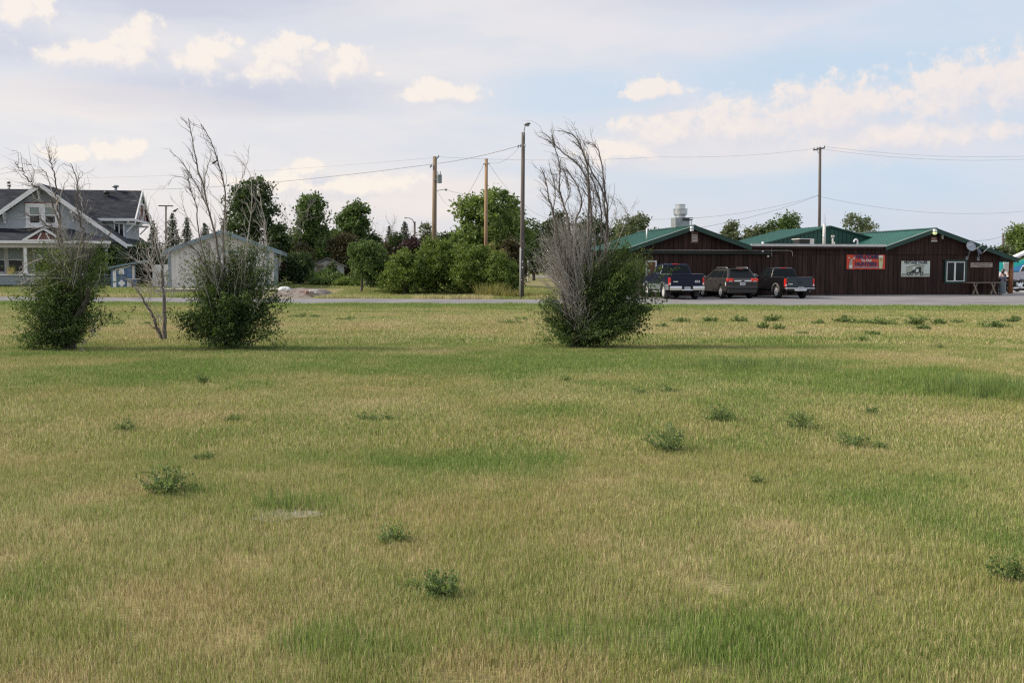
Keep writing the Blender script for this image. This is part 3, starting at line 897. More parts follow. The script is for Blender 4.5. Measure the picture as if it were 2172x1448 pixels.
text_obj('lettering', 'To Our', .24, pale, bt, (.02, -.027, h * .11), .95, .006)
text_obj('lettering', 'HUNTERS', .33, navy, bt, (.0, -.027, -h * .15), 1.0, .016)
q = MB(); rr = random.Random(2); x = -w * .31
while x < w * .31:
    l = rr.uniform(.03, .09)
    q.b2((x, -.028, -h * .41), (x + l, -.022, -h * .41 + rr.uniform(.06, .11))); x += l + .02
q.build('small_print', grey_, bt)
gx = w * .385
MB().prism([(gx - .10, -h * .46), (gx + .10, -h * .46), (gx + .155, h * .33), (gx - .155, h * .33)], -.03, -.02).build('beer_glass', flatmat('beer_pale', (.55, .60, .36)), bt)
MB().prism([(gx - .155, h * .33), (gx + .155, h * .33), (gx + .16, h * .43), (gx + .09, h * .465), (gx - .09, h * .465), (gx - .16, h * .43)], -.031, -.021).build('beer_foam', flatmat('foam', (.8, .78, .70)), bt)
MB().prism([(gx - .09, h * .08), (gx + .09, h * .08), (gx + .10, h * .28), (gx - .10, h * .28)], -.034, -.0305).build('glass_emblem', flatmat('emblem_orange', (.50, .32, .12)), bt)
dx = -w * .40
deer = MB().prism([(dx - .13, -h * .47), (dx + .12, -h * .47), (dx + .14, -h * .2), (dx + .10, -.03), (dx + .13, .12), (dx + .05, .2), (dx - .03, .14), (dx - .07, -.0), (dx - .12, -h * .22)], -.03, -.021)
deer.build('deer_print', flatmat('deer_grey', (.42, .36, .31)), bt)
MB().prism([(dx - .1, -h * .4), (dx + .1, -h * .4), (dx + .09, -h * .22), (dx - .07, -h * .2)], -.033, -.0305).build('deer_chest', pale, bt)
MB().prism([(dx + .0, .2), (dx - .09, .3), (dx - .19, .28), (dx - .17, .22), (dx - .1, .23)], -.03, -.021).prism([(dx + .09, .19), (dx + .16, .26), (dx + .23, .24), (dx + .28, .38), (dx + .30, .24), (dx + .24, .15)], -.03, -.021).build('deer_antlers', flatmat('antler', (.66, .56, .44)), bt)
MB().bar((-w * .45, -.024, h * .46), (-w * .18, -.024, -h * .05), .004, .025, up=(0, 1, 0)).build('streak', flatmat('streak', (.85, .36, .12)), bt)

vt, w, h = board_thing('vintage_sign', 'pale green sign with an old car picture beside the window', 'sign', (1911, 587), (1972.5, 553.5), -.09, .02, None)
MB().b2((-w / 2, -.015, -h / 2), (w / 2, .02, h / 2)).build('sign_board', mat('sign_pale_green', (.52, .60, .54), rough=.5, color2=(.56, .63, .60), vscale=1.5), vt)
dk = flatmat('ink_dark', (.02, .022, .03)); md_ = flatmat('ink_sage', (.36, .42, .33)); sg = flatmat('ink_umber', (.20, .21, .17))
text_obj('lettering', 'VINTAGE VALIER', .235, flatmat('ink_slate', (.03, .04, .05)), vt, (.0, -.02, h * .395), .90, .012)
MB().prism([(-w * .34, -h * .36), (w * .29, -h * .36), (w * .29, h * .19), (w * .03, h * .235), (-w * .34, h * .08)], -.019, -.0155).build('building_print', md_, vt)
MB().prism([(-w * .34, h * .06), (w * .03, h * .235), (w * .33, h * .18), (w * .33, h * .22), (w * .03, h * .29), (-w * .34, h * .10)], -.022, -.0195).build('roof_print', sg, vt)
MB().prism([(-w / 2, -h / 2), (w / 2, -h / 2), (w / 2, -h * .36), (-w / 2, -h * .36)], -.019, -.0155).build('ground_print', flatmat('ink_stone', (.40, .43, .36)), vt)
q = MB().prism([(-w * .22, -h * .25), (-w * .10, -h * .08), (-w * .02, -h * .06), (w * .0, h * .06), (w * .12, h * .13), (w * .20, h * .12), (w * .19, -h * .2), (w * .1, -h * .27)], -.024, -.0225)
q.build('car_print', dk, vt)
MB().prism([(w * .0, -h * .2), (w * .10, -h * .2), (w * .10, h * .0), (w * .02, h * .0)], -.026, -.0245).prism([(-w * .11, -h * .02), (w * -.02, -h * .0), (-w * .01, h * .14), (-w * .11, h * .14)], -.026, -.0225).build('highlight_print', flatmat('ink_light', (.66, .70, .66)), vt)
q = MB()
for (cx, rr_) in ((-.24, .10), (-.13, .085), (.03, .075), (.21, .11)):
    ring = [(math.cos(t), math.sin(t)) for t in np.linspace(0, 2 * math.pi, 15)[:-1]]
    for k in range(14):
        a, b_ = ring[k], ring[(k + 1) % 14]
        q.prism([(w * cx + rr_ * 1.15 * a[0], -h * .31 + rr_ * 1.15 * a[1]), (w * cx + rr_ * 1.15 * b_[0], -h * .31 + rr_ * 1.15 * b_[1]), (w * cx + rr_ * .6 * b_[0], -h * .31 + rr_ * .6 * b_[1]), (w * cx + rr_ * .6 * a[0], -h * .31 + rr_ * .6 * a[1])], -.028, -.0265)
q.build('wheel_print', dk, vt)
q = MB(); rr = random.Random(8)
for x0 in (-.48, .30):
    for k in range(7):
        x = w * (x0 + k * .026); q.b2((x, -.021, -h * .37), (x + .035, -.0155, -h * (.37 - rr.uniform(.03, .09))))
q.build('brush_print', dk, vt)

st_, w, h = board_thing('plank_sign', 'weathered grey plank sign below the satellite dishes', 'sign', (2058.5, 567), (2105, 557), -.08, .03, None)
MB().b2((-w / 2, -.02, -h / 2), (w / 2, .03, h / 2)).build('plank', mat('grey_plank', (.34, .29, .25), rough=.85, var=.25, vscale=4, stretch=(.5, 3, 3)), st_)
q = MB(); rr = random.Random(5)
for row, (xa, xb) in enumerate(((-.36, .36), (-.2, .36))):
    x = w * xa
    while x < w * xb:
        l = rr.uniform(.03, .07); zc = h * (.2 - .42 * row)
        q.b2((x, -.026, zc - .03), (x + l, -.0205, zc + rr.uniform(.01, .05))); x += l + .03
q.build('faded_strokes', flatmat('faded_ink', (.10, .085, .08)), st_)

def dish(label, pc, size, tilt, pm, m, face=True):
    c = FB.hit(*pc, -.75); b_ = FB.hit(*pm, -.07)
    t = thing('satellite_dish', label, 'satellite dish', FB.w(b_[0], -.07, b_[1]), YAW)
    C = Vector((c[0] - b_[0], -.68, c[1] - b_[1]))
    Mx = Matrix.Rotation(tilt[2], 3, 'Y') @ Matrix.Rotation(tilt[1], 3, 'Z') @ Matrix.Rotation(tilt[0], 3, 'X')
    vs, fs = [], []; n, mr = 20, 5
    for side in (0, 1):
        for i in range(mr + 1):
            for k in range(n):
                an = 2 * math.pi * k / n; r_ = i / mr
                sq = 1 - .12 * max(0, -math.sin(an)) * r_
                p_ = Vector((math.cos(an) * r_ * size[0] * (1 - .25 * max(0, -math.sin(an)) ** 2), .16 * size[0] * (1 - r_ * r_) + .02 * side, math.sin(an) * r_ * size[1] * sq))
                vs.append(C + Mx @ p_)
    for side in (0, 1):
        o = side * (mr + 1) * n
        for i in range(mr):
            for k in range(n):
                f = (o + i * n + k, o + i * n + (k + 1) % n, o + (i + 1) * n + (k + 1) % n, o + (i + 1) * n + k)
                fs.append(f if side == 0 else f[::-1])
    o = mr * n
    for k in range(n): fs.append((o + k, o + (k + 1) % n, o + (mr + 1) * n + (k + 1) % n, o + (mr + 1) * n + k))
    MB().add(vs, fs).build('reflector', m, t, smooth=True)
    back = C + Mx @ Vector((0, .2 * size[0] + .03, 0))
    MB().tube([(0, 0, 0), (0, -.12, .02), back + Vector((0, .0, -.12)), back], .028, 7).build('mast', M_galvdark, t, smooth=True)
    MB().b2((-.08, -.01, -.1), (.08, .03, .1)).build('mount_plate', M_galvdark, t)
    lnb = C + Mx @ Vector((.0 + size[0] * .55, -.55, -size[1] * .45)) if face else C + Mx @ Vector((size[0] * .4, -.5, -size[1] * .3))
    MB().tube([C + Mx @ Vector((0, .02, -size[1] * .88)), lnb], .018, 6).build('feed_arm', M_galvdark, t, smooth=True)
    MB().sphere(lnb, (.05, .07, .05), 8, 6).build('receiver', M_galvdark, t, smooth=True)
    if face:
        q = MB()
        for k in range(7): q.b2((-.20 + k * .058, -.0, -.03), (-.16 + k * .058, .006, .035))
        q.v = [tuple(C + Mx @ (Vector(p_) + Vector((-.02, .09 * size[0], size[1] * .42)))) for p_ in q.v]
        q.build('faded_strokes', M_white, t)
    return t
M_dish = mat('dish_grey', (.30, .34, .39), rough=.45, var=.06)
dish('larger pale grey satellite dish on the brown gable with its face to the field', (2060.5, 523), (.36, .33), (R(-16), R(12), R(-8)), (2051, 547), M_dish)
dish('smaller dark satellite dish just right of the pale one under the green eave', (2078, 533), (.28, .23), (R(-20), R(38), R(-14)), (2075, 549), mat('dish_dark', (.075, .085, .12), rough=.45), False)

# trestle ledge in front of the wall
a, b_ = FB.hit(2050, 598.5, -.55), FB.hit(2119, 599, -.55)
tt_ = thing('trestle_table', 'narrow wooden table on crossed legs against the brown wall', 'table', FB.w((a[0] + b_[0]) / 2, -.5, 0), YAW)
w = b_[0] - a[0]; zt = a[1]
MB().b2((-w / 2, -.25, zt - .045), (w / 2, .30, zt)).build('table_top', M_wood, tt_)
lx0 = FB.hit(2066, 612, -.5)[0] - (a[0] + b_[0]) / 2; lx1 = FB.hit(2104, 612, -.5)[0] - (a[0] + b_[0]) / 2
for x in (lx0, lx1):
    MB().bar((x - .16, -.16, zt - .05), (x + .17, -.2, 0), .05, .09).build('leg', M_wood, tt_)
    MB().bar((x + .16, -.06, zt - .05), (x - .17, -.1, 0), .05, .09).build('leg', M_wood, tt_)

# bin by the corner
q = FB.hit(2125.5, 610, .55)
bi = thing('trash_barrel', 'grey ribbed trash barrel at the corner of the bar porch', 'barrel', FB.w(q[0], .55, .1), YAW)
M_bin = mat('bin_grey', (.24, .29, .31), rough=.45, var=.1)
MB().lathe([(.17, 0), (.185, .02), (.2, .25), (.215, .255), (.215, .28), (.205, .285), (.215, .5), (.232, .505), (.232, .53), (.222, .535), (.225, .70), (.24, .705), (.24, .735), (.215, .735)], (0, 0, 0), 18).build('barrel', M_bin, bi, smooth=True).modifiers.new('e', 'EDGE_SPLIT').split_angle = R(35)
MB().lathe([(.205, .66), (.20, .72), (.19, .70)], (0, 0, 0), 16).build('liner', M_black, bi, smooth=True)

# ================================================================== turquoise building far right
FT = Frame(*(W(2112, 600, 92)[:2]), 0.0, YAW)
tq = thing('turquoise_building', 'turquoise and blue building behind the porch post at the right edge', 'building', FT.o, YAW)
e0 = FT.hit(2112, 556)[1]
r0, r1 = FT.hit(2156, 541), FT.hit(2180, 530)
MB().b2((0, 0, 0), (14, 10, e0)).prism([(r0[0], e0 - .1), (14, e0 - .1), (14, e0 + .5), (8, e0 + 2.2)], .001, .34).build('wall', mat('turquoise_siding', (.03, .60, .52), rough=.55, var=.05), tq)
zb = r0[1] - .9
MB().prism([(r0[0] - .6, zb - .35), (8, zb + 2.0), (14, zb - .8), (14, e0 - .3), (r0[0] - .6, zb - .5)], -.05, -.004).build('gable_panel', mat('sky_blue_siding', (.10, .36, .72), rough=.55), tq)
sl_ = (r1[1] - r0[1]) / (r1[0] - r0[0])
MB().prism([(r0[0] - .4, r0[1] - .4 * sl_), (8, r0[1] + (8 - r0[0]) * sl_), (15, r0[1] + (8 - r0[0]) * sl_ - 7 * sl_), (15, r0[1] + (8 - r0[0]) * sl_ - 7 * sl_ - .2), (8, r0[1] + (8 - r0[0]) * sl_ - .25), (r0[0] - .4, r0[1] - .4 * sl_ - .2)], -.4, .35).build('roof', M_white, tq)
a, b_ = FT.hit(2127, 577), FT.hit(2140, 556.5)
w_ = rect_frame(MB(), a[0], a[1] - .2, b_[0] + .2, b_[1], .1, -.07, -.005).build('window', M_white, tq)
MB().b2((a[0] + .09, -.04, a[1] - .1), (b_[0] + .1, -.006, b_[1] - .09)).build('blind', mat('cream_blind', (.55, .52, .46), rough=.8), w_)
MB().b2((-.6, -.1, 0), (-.05, -.04, 2.3)).build('corner_board', mat('lilac_white', (.62, .60, .68), rough=.6), tq)

# ================================================================== grey craftsman house at the left
FH = Frame(*(W(83, 600, 74)[:2]), .55, R(10))
hs = thing('craftsman_house', 'grey craftsman house with dark shingle roof and white trim', 'house', FH.o, R(10))
M_hgrey = mat('grey_siding', (.35, .39, .42), rough=.8, var=.05, vscale=1.5, bump=.15, bscale=25)
M_hblue = mat('blue_grey_clapboard', (.25, .29, .325), rough=.75, var=.05)
def shingle_mat():
    m = bpy.data.materials.new('dark_shingles'); m.use_nodes = True
    N = NB(m.node_tree); p = m.node_tree.nodes['Principled BSDF']
    tcx = N.node('ShaderNodeTexCoord'); br = N.node('ShaderNodeTexBrick')
    sp = N.node('ShaderNodeSeparateXYZ'); m.node_tree.links.new(tcx.outputs['Object'], sp.inputs[0])
    vec = N.comb(N.m('ADD', sp.outputs[0], sp.outputs[1]), N.m('MULTIPLY', sp.outputs[2], 1.5))
    N.put(br.inputs['Vector'], vec)
    br.inputs['Color1'].default_value = (.013, .016, .024, 1); br.inputs['Color2'].default_value = (.046, .054, .072, 1); br.inputs['Mortar'].default_value = (.012, .013, .016, 1)
    br.inputs['Scale'].default_value = 1.0; br.inputs['Brick Width'].default_value = .55; br.inputs['Row Height'].default_value = .21; br.inputs['Mortar Size'].default_value = .012
    br.inputs['Bias'].default_value = -.1
    n = N.noise(tcx.outputs['Object'], 1.2, 4, .7)
    N.put(p.inputs['Base Color'], N.mix(N.ss(n, .35, .7, 0, .6), br.outputs['Color'], (.025, .030, .042, 1)))
    p.inputs['Roughness'].default_value = .9; p.inputs['Specular IOR Level'].default_value = .25
    bp_ = N.node('ShaderNodeBump'); bp_.inputs['Strength'].default_value = .4; bp_.inputs['Distance'].default_value = .03
    N.put(bp_.inputs['Height'], br.outputs['Fac']); bp_.invert = True
    N.put(p.inputs['Normal'], bp_.outputs[0])
    return m
M_sh = shingle_mat()
M_redsof = mat('red_brown_soffit', (.16, .035, .025), rough=.7)
base = FH.o.z
hz_ = lambda px, py, v=0: FH.hit(px, py, v)
pk = hz_(83, 388, -.7); rt = hz_(266, 516, -.7)
HS = (pk[1] - rt[1]) / (rt[0] - pk[0])           # roof slope
uc, zpk = pk[0], pk[1]
HW = rt[0] - uc                                  # half width to the eave
DH = 11.5
zr = lambda u: zpk - abs(u - uc) * HS
# gable front wall and main body
ww = HW - .75
MB().prism([(uc - ww, 0), (uc + ww, 0), (uc + ww, zr(uc + ww) - .25), (uc, zpk - .25), (uc - ww, zr(uc - ww) - .25)], 0, DH - .5).build('wall', M_hgrey, hs)
for k in range(5):
    MB().b2((uc - ww - .03, -.03, .02 + k * .16), (uc + ww + .03, -.002, .165 + k * .16)).build('clapboard', M_hblue, hs)
def thick_roof(mb, p0, p1, v0, v1, th=.16):
    mb.prism([p0, p1, (p1[0], p1[1] - th), (p0[0], p0[1] - th)], v0, v1); return mb
mr = MB()
thick_roof(mr, (uc, zpk), (uc + HW, zpk - HW * HS), -.62, DH)
thick_roof(mr, (uc - .001, zpk), (uc - HW, zpk - HW * HS), -.62, DH)
roof = mr.build('roof', M_sh, hs)
for s_ in (1, -1):
    MB().prism([(uc, zpk + .03), (uc + s_ * (HW + .1), zpk + .03 - (HW + .1) * HS), (uc + s_ * (HW + .1), zpk - .30 - (HW + .1) * HS), (uc, zpk - .34)], -.70, -.625).build('bargeboard', M_white, hs)
    MB().b2((uc + s_ * (HW + .06) - .05, -.6, zpk - HW * HS - .2), (uc + s_ * (HW + .06) + .05, DH, zpk - HW * HS - .04)).build('gutter', M_white, hs)
# knee braces under the front gable
for (px, py) in ((83, 402), (10, 452), (155, 452)):
    q = hz_(px, py, -.05)
    z = min(q[1], zr(q[0]) - .35)
    MB().b2((q[0] - .07, -.60, z), (q[0] + .07, -.01, z + .15)).bar((q[0], -.05, z - .55), (q[0], -.52, z), .1, .1).b2((q[0] - .07, -.12, z - .6), (q[0] + .07, -.011, z - .001)).build('knee_brace', M_white, hs)
MB().prism([(uc - .75, zpk - 1.28), (uc + .75, zpk - 1.28), (uc, zpk - .5)], -.04, -.004).build('gable_vent', mat('slate_panel', (.22, .24, .26), rough=.8), hs)
# upper double window
a, b_ = hz_(56, 481), hz_(125, 432)
w_ = rect_frame(MB(), a[0], a[1], b_[0], b_[1], .28, -.10, -.004).b2((a[0] - .1, -.14, a[1] - .09), (b_[0] + .1, -.004, a[1] - .001)).build('window', M_white, hs)
MB().b2((a[0] - .05, -.12, b_[1] + .003), (b_[0] + .05, -.01, b_[1] + .07)).build('lintel', M_redsof, w_)
um = (a[0] + b_[0]) / 2
MB().b2((um - .2, -.09, a[1] + .281), (um + .2, -.004, b_[1] - .281)).build('mullion', M_white, w_)
zm = (a[1] + b_[1]) / 2
M_blind = mat('grey_green_blind', (.20, .26, .25), rough=.35, spec=.7)
for (x0, x1) in ((a[0] + .27, um - .19), (um + .19, b_[0] - .27)):
    MB().b2((x0, -.05, zm + .04), (x1, -.004, b_[1] - .27)).build('pane', M_blind, w_)
    MB().b2((x0, -.04, a[1] + .27), (x1, -.004, zm - .04)).build('pane', M_glass, w_)
    MB().b2((x0, -.075, zm - .04), (x1, -.004, zm + .04)).build('sash_bar', M_white, w_)
# right and left dormer wings with the long cross ridge
vc = 6.0
zc = hz_(230, 403.5, vc)[1]
ur = hz_(301, 404, vc)[0]
ve = 2.75
zq = hz_(250, 463, ve)[1]
sc_ = (zc - zq) / (vc - ve)
dm = MB()
for s_ in (1, -1):
    dm.prism([(vc, zc), (vc - s_ * (vc - ve), zq), (vc - s_ * (vc - ve), zq - .14), (vc, zc - .14)], uc - 8.0, ur, ax='X')
dm.build('dormer_roof', M_sh, hs)
vw = ve + .5
MB().prism([(vw, zr(ur - 2) - 3), (2 * vc - vw, zr(ur - 2) - 3), (2 * vc - vw, zq + .1), (vc, zc - .25), (vw, zq + .1)], uc - 7.4, ur - .75, ax='X').build('dormer_wall', M_hgrey, hs)
MB().b2((uc + 1.5, ve - .05, zq - .2), (ur + .02, ve + .02, zq - .0)).build('fascia', M_white, hs)
q = MB()
for k in range(4):
    x = ur - .5 - k * 1.0; q.b2((x - .05, ve + .03, zq - .32), (x + .05, ve + .5, zq - .15))
q.build('rafter_tails', M_white, hs)
for s_ in (1, -1):
    MB().prism([(vc, zc + .04), (vc - s_ * (vc - ve + .1), zq - .05), (vc - s_ * (vc - ve + .1), zq - .32), (vc, zc - .26)], ur + .001, ur + .08, ax='X').build('bargeboard', M_white, hs)
MB().prism([(vc, zc - .2), (ve + .1, zq - .1), (2 * vc - ve - .1, zq - .1)], ur - .16, ur - .11, ax='X').build('gable_soffit', M_redsof, hs)
tr_ = MB().b2((ur - .1, ve + .2, zq - .2), (ur - .001, 2 * vc - ve - .2, zq - .02)).b2((ur - .1, vc - 1.4, (zq + zc) / 2), (ur - .001, vc + 1.4, (zq + zc) / 2 + .15))
for k in (-1, 1):
    tr_.bar((ur - .05, vc, zc - .5), (ur - .05, vc + k * 1.6, zq), .07, .09).bar((ur - .05, vc + k * 1.2, (zq + zc) / 2), (ur - .05, vc + k * .3, zq), .07, .09)
tr_.build('gable_truss', M_white, hs)
for vv in (ve + .4, vc, 2 * vc - ve - .4):
    MB().b2((ur - .75, vv - .06, zq - .45), (ur - .02, vv + .06, zq - .3)).bar((ur - .7, vv, zq - 1.0), (ur - .15, vv, zq - .42), .09, .09).build('knee_brace', M_white, hs)
# small window at the corner of the dormer
a, b_ = FH.hit(279, 491, vw), FH.hit(289, 468, vw)
uu = ur - .75
w_ = MB().b2((uu - .85, vw - .05, zq - 1.45), (uu - .1, vw - .004, zq - .25)).build('window', M_white, hs)
for k in range(2):
    MB().b2((uu - .75 + k * .32, vw - .07, zq - 1.35), (uu - .52 + k * .32, vw - .051, zq - .4)).build('pane', M_glass, w_)
MB().b2((uu - .9, vw - .02, zq - 2.0), (uu + .02, vw + .3, zq - 1.451)).build('corner_board', M_white, hs)
# chimney flue and roof vent
q = hz_(245, 403, vc)
ch = MB().cyl((q[0], vc, zc - .2), (q[0], vc, zc + .22), .13, n=10).lathe([(.13, .22), (.26, .26), (.26, .36), (.12, .40)], (q[0], vc, zc), 10).build('flue_pipe', M_galvdark, hs, smooth=True)
q = hz_(226, 409, vc - .8)
MB().lathe([(.22, -.1), (.22, .08), (.1, .16)], (q[0], vc - .8, q[1]), 10).build('roof_vent', M_black, hs, smooth=True)
# front porch
PV = -2.4
a = hz_(0, 510, PV)
zp = hz_(20, 511, PV)[1]
uR2 = hz_(236, 511, PV)[0]
uL2 = uc - 8
zt = hz_(40, 486, 0)[1]
uh = hz_(150, 486, 0)[0]
MB().add([(uL2, PV - .3, zp), (uR2, PV - .3, zp), (uh, -.005, zt + .05), (uL2, -.005, zt + .05), (uR2, -.005, zp),
          (uL2, PV - .3, zp - .12), (uR2, PV - .3, zp - .12), (uR2, -.005, zp - .12), (uL2, -.005, zp - .12)],
         [(0, 1, 2, 3), (1, 4, 2), (5, 8, 7, 6), (0, 5, 6, 1), (1, 6, 7, 4), (3, 2, 4, 7, 8), (0, 3, 8, 5)]).build('porch_roof', M_sh, hs)
MB().b2((uL2, PV - .36, zp - .16), (uR2 + .04, PV - .302, zp + .02)).build('gutter', M_white, hs)
MB().b2((uL2, PV - .1, zp - .46), (uR2 - .1, PV + .08, zp - .165)).build('porch_beam', mat('cream_beam', (.50, .48, .43), rough=.7), hs)
for px in (54, 226):
    q = hz_(px, 540, PV)[0]
    MB().b2((q - .10, PV - .08, .8), (q + .10, PV + .08, zp - .461)).b2((q - .15, PV - .12, .79), (q + .15, PV + .12, .92)).build('porch_post', M_white, hs)
zs = hz_(20, 581, PV)[1]
MB().b2((uL2, PV - .04, 0), (uR2 - .1, PV + .1, zs - .1)).build('porch_wall', M_hblue, hs)
for k in range(4):
    MB().b2((uL2, PV - .075, .03 + k * .18), (uR2 - .1, PV - .041, .20 + k * .18)).build('clapboard', M_hblue, hs)
MB().b2((uL2, PV - .14, zs - .1), (uR2 - .05, PV + .14, zs)).build('porch_sill', M_white, hs)
pw_ = MB().b2((uL2, -.35, 0), (uR2 - .1, -.04, zp)).build('porch_back_wall', mat('porch_beige', (.36, .35, .31), rough=.8), hs)
for (xa, xb) in ((-40, 9), (19.5, 48), (75, 110), (120, 150)):
    a, b_ = hz_(xa, 576, -.35), hz_(xb, 524, -.35)
    zm = (a[1] + b_[1]) / 2
    w_ = rect_frame(MB(), a[0] - .14, a[1] - .14, b_[0] + .14, b_[1] + .14, .15, -.43, -.352).build('window', mat('pale_trim', (.55, .55, .52), rough=.6), hs)
    MB().b2((a[0], -.40, zm), (b_[0], -.353, b_[1])).build('pane', M_blind, w_)
    MB().b2((a[0], -.39, a[1]), (b_[0], -.353, zm - .06)).build('pane', M_glass, w_)
    MB().b2((a[0], -.42, zm - .06), (b_[0], -.353, zm - .001)).build('sash_bar', M_white, w_)
# little gable over the porch steps
pg = hz_(92, 485, PV - .36); gl = hz_(48, 509, PV - .36); gr = hz_(136, 509, PV - .36)
MB().prism([(gl[0], zp), (pg[0], pg[1]), (gr[0], zp)], PV - .32, -.2).build('porch_gable', M_sh, hs)
MB().prism([(gl[0] + .35, zp + .06), (pg[0], pg[1] - .22), (gr[0] - .35, zp + .06)], PV - .345, PV - .325).build('gable_infill', mat('red_infill', (.13, .035, .03), rough=.7), hs)
for e_ in (gl, gr):
    MB().bar((pg[0], PV - .37, pg[1]), (e_[0], PV - .37, zp + .02), .04, .15, up=(0, 1, 0) if False else (0, 0, 1)).build('bargeboard', M_white, hs)
MB().b2((gl[0], PV - .385, zp - .02), (gr[0], PV - .361, zp + .10)).bar((pg[0] - .4, PV - .36, zp + .05), (pg[0] - .15, PV - .36, pg[1] - .3), .03, .07).bar((pg[0] + .4, PV - .36, zp + .05), (pg[0] + .15, PV - .36, pg[1] - .3), .03, .07).build('gable_truss', M_white, hs)
# yellow carton on the sill
q = hz_(24, 580, PV)
yb = thing('planter_box', 'pale yellow box standing on the white porch sill', 'box', FH.w(q[0], PV - .02, q[1] if False else zs), R(10))
MB().b2((-.22, -.16, 0), (.22, .16, .44)).build('box', mat('buff_yellow', (.52, .40, .15), rough=.7, var=.1), yb)
MB().b2((-.23, -.17, .42), (.23, .17, .46)).build('rim', mat('buff_dark', (.42, .31, .11), rough=.7), yb)
MB().sphere((.06, 0, .5), (.18, .12, .09), 8, 5).build('dried_plants', mat('dark_leafage', (.05, .03, .025), rough=.9), yb)

# ================================================================== pale steel garage
FG = Frame(*(W(361, 610, 69.5)[:2]), TZ(-22, 69.5), R(10))
gr_ = thing('steel_garage', 'pale steel garage with blue-grey trim behind the tall bush', 'garage', FG.o, R(10))
M_tan = mat('pale_tan_steel', (.58, .57, .55), rough=.6, var=.04, objvar=.03)
M_btrim = mat('blue_grey_trim', (.19, .255, .30), rough=.55)
gw = FG.hit(585, 600)[0]
ge = FG.hit(361, 523)[1]; gp = FG.hit(472, 489); ge2 = FG.hit(585, 531)[1]
ge = (ge + ge2) / 2 - .05
MB().prism([(.02, 0), (gw - .02, 0), (gw - .02, ge), (gp[0], gp[1] - .1), (.02, ge)], .02, 8.4).build('wall', M_tan, gr_)
sl_ = (gp[1] - ge) / (gp[0])
d0, d1 = FG.hit(470, 612)[0], FG.hit(566, 612)[0]
dz = FG.hit(520, 536)[1]
npn = 22
for k in range(npn):
    a, b_ = gw * k / npn, gw * (k + 1) / npn
    z0 = .02
    if b_ > d0 - .05 and a < d1 + .05: z0 = dz + .06
    zf = lambda q: min(ge + (q if q < gp[0] else (gw - q) * gp[0] / (gw - gp[0])) * sl_, 9) - .02
    MB().prism([(a + .003, z0), (b_ - .003, z0), (b_ - .003, zf(b_)), (a + .003, zf(a))], -.012, .02).b2((a + .02, -.03, z0), (a + .06, -.0125, zf(a + .05) - .02)).build('wall_panel', M_tan, gr_)
for k in range(8):
    a, b_ = .03 + 8.3 * k / 8, .03 + 8.3 * (k + 1) / 8
    MB().b2((gw - .019, a + .003, .02), (gw + .012, b_ - .003, ge - .05)).build('wall_panel', M_tan, gr_)
for (p0, p1) in (((gp[0], gp[1]), (-.35, ge - .35 * sl_)), ((gp[0], gp[1]), (gw + .45, ge - .45 * sl_ * gp[0] / (gw - gp[0])))):
    n = 9
    for k in range(n):
        a, b_ = -.3 + 9 * k / n, -.3 + 9 * (k + 1) / n
        MB().prism([p0, p1, (p1[0], p1[1] + .05), (p0[0], p0[1] + .05)], a + .004, b_ - .004).build('roof_panel', mat('blue_grey_roof', (.22, .29, .34), rough=.5), gr_)
    MB().prism([(p0[0], p0[1] + .055), (p1[0], p1[1] + .055), (p1[0], p1[1] - .22), (p0[0], p0[1] - .22)], -.36, -.302).build('bargeboard', M_btrim, gr_)
MB().b2((gw + .38, -.3, ge - .38), (gw + .46, 8.7, ge - .2)).build('gutter', M_btrim, gr_)
for x in (0, gw):
    MB().b2((x - .09, -.06, 0), (x + .09, -.031, ge)).build('corner_trim', M_btrim, gr_)
gd = rect_frame(MB(), d0 - .12, -.1, d1 + .12, dz + .12, .12, -.05, -.0).build('garage_door', M_btrim, gr_)
for k in range(5):
    MB().b2((d0, -.035, .01 + dz * k / 5), (d1, .0, dz * (k + 1) / 5 - .012)).build('door_panel', M_white, gd)
ap = MB().b2((-.3, -4.2, -.2), (gw + .6, -.02, .02)).build('garage_apron', mat('gravel_apron', (.30, .28, .25), rough=.95, color2=(.38, .35, .30), vscale=.8), kind='structure')
ap.location = FG.o; ap.rotation_euler = (0, 0, R(10))

# white fence panel between coop and garage, each board its own
FF = Frame(*(W(324, 610, 71)[:2]), TZ(-24, 71), R(10))
fn = thing('white_fence', 'white board fence panel left of the steel garage', 'fence', FF.o, R(10))
fw = FF.hit(361, 600)[0]; fh = FF.hit(340, 561)[1]
for k in range(6):
    a, b_ = fw * k / 6, fw * (k + 1) / 6
    MB().b2((a + .006, 0, .05), (b_ - .006, .03, fh - .04 * (k == 0))).build('board', mat('white_fence_paint', (.60, .63, .67), rough=.7, objvar=.05), fn)
MB().b2((0, .031, .3), (fw, .09, .4)).b2((0, .031, fh - .4), (fw, .09, fh - .3)).build('rail', M_white, fn)

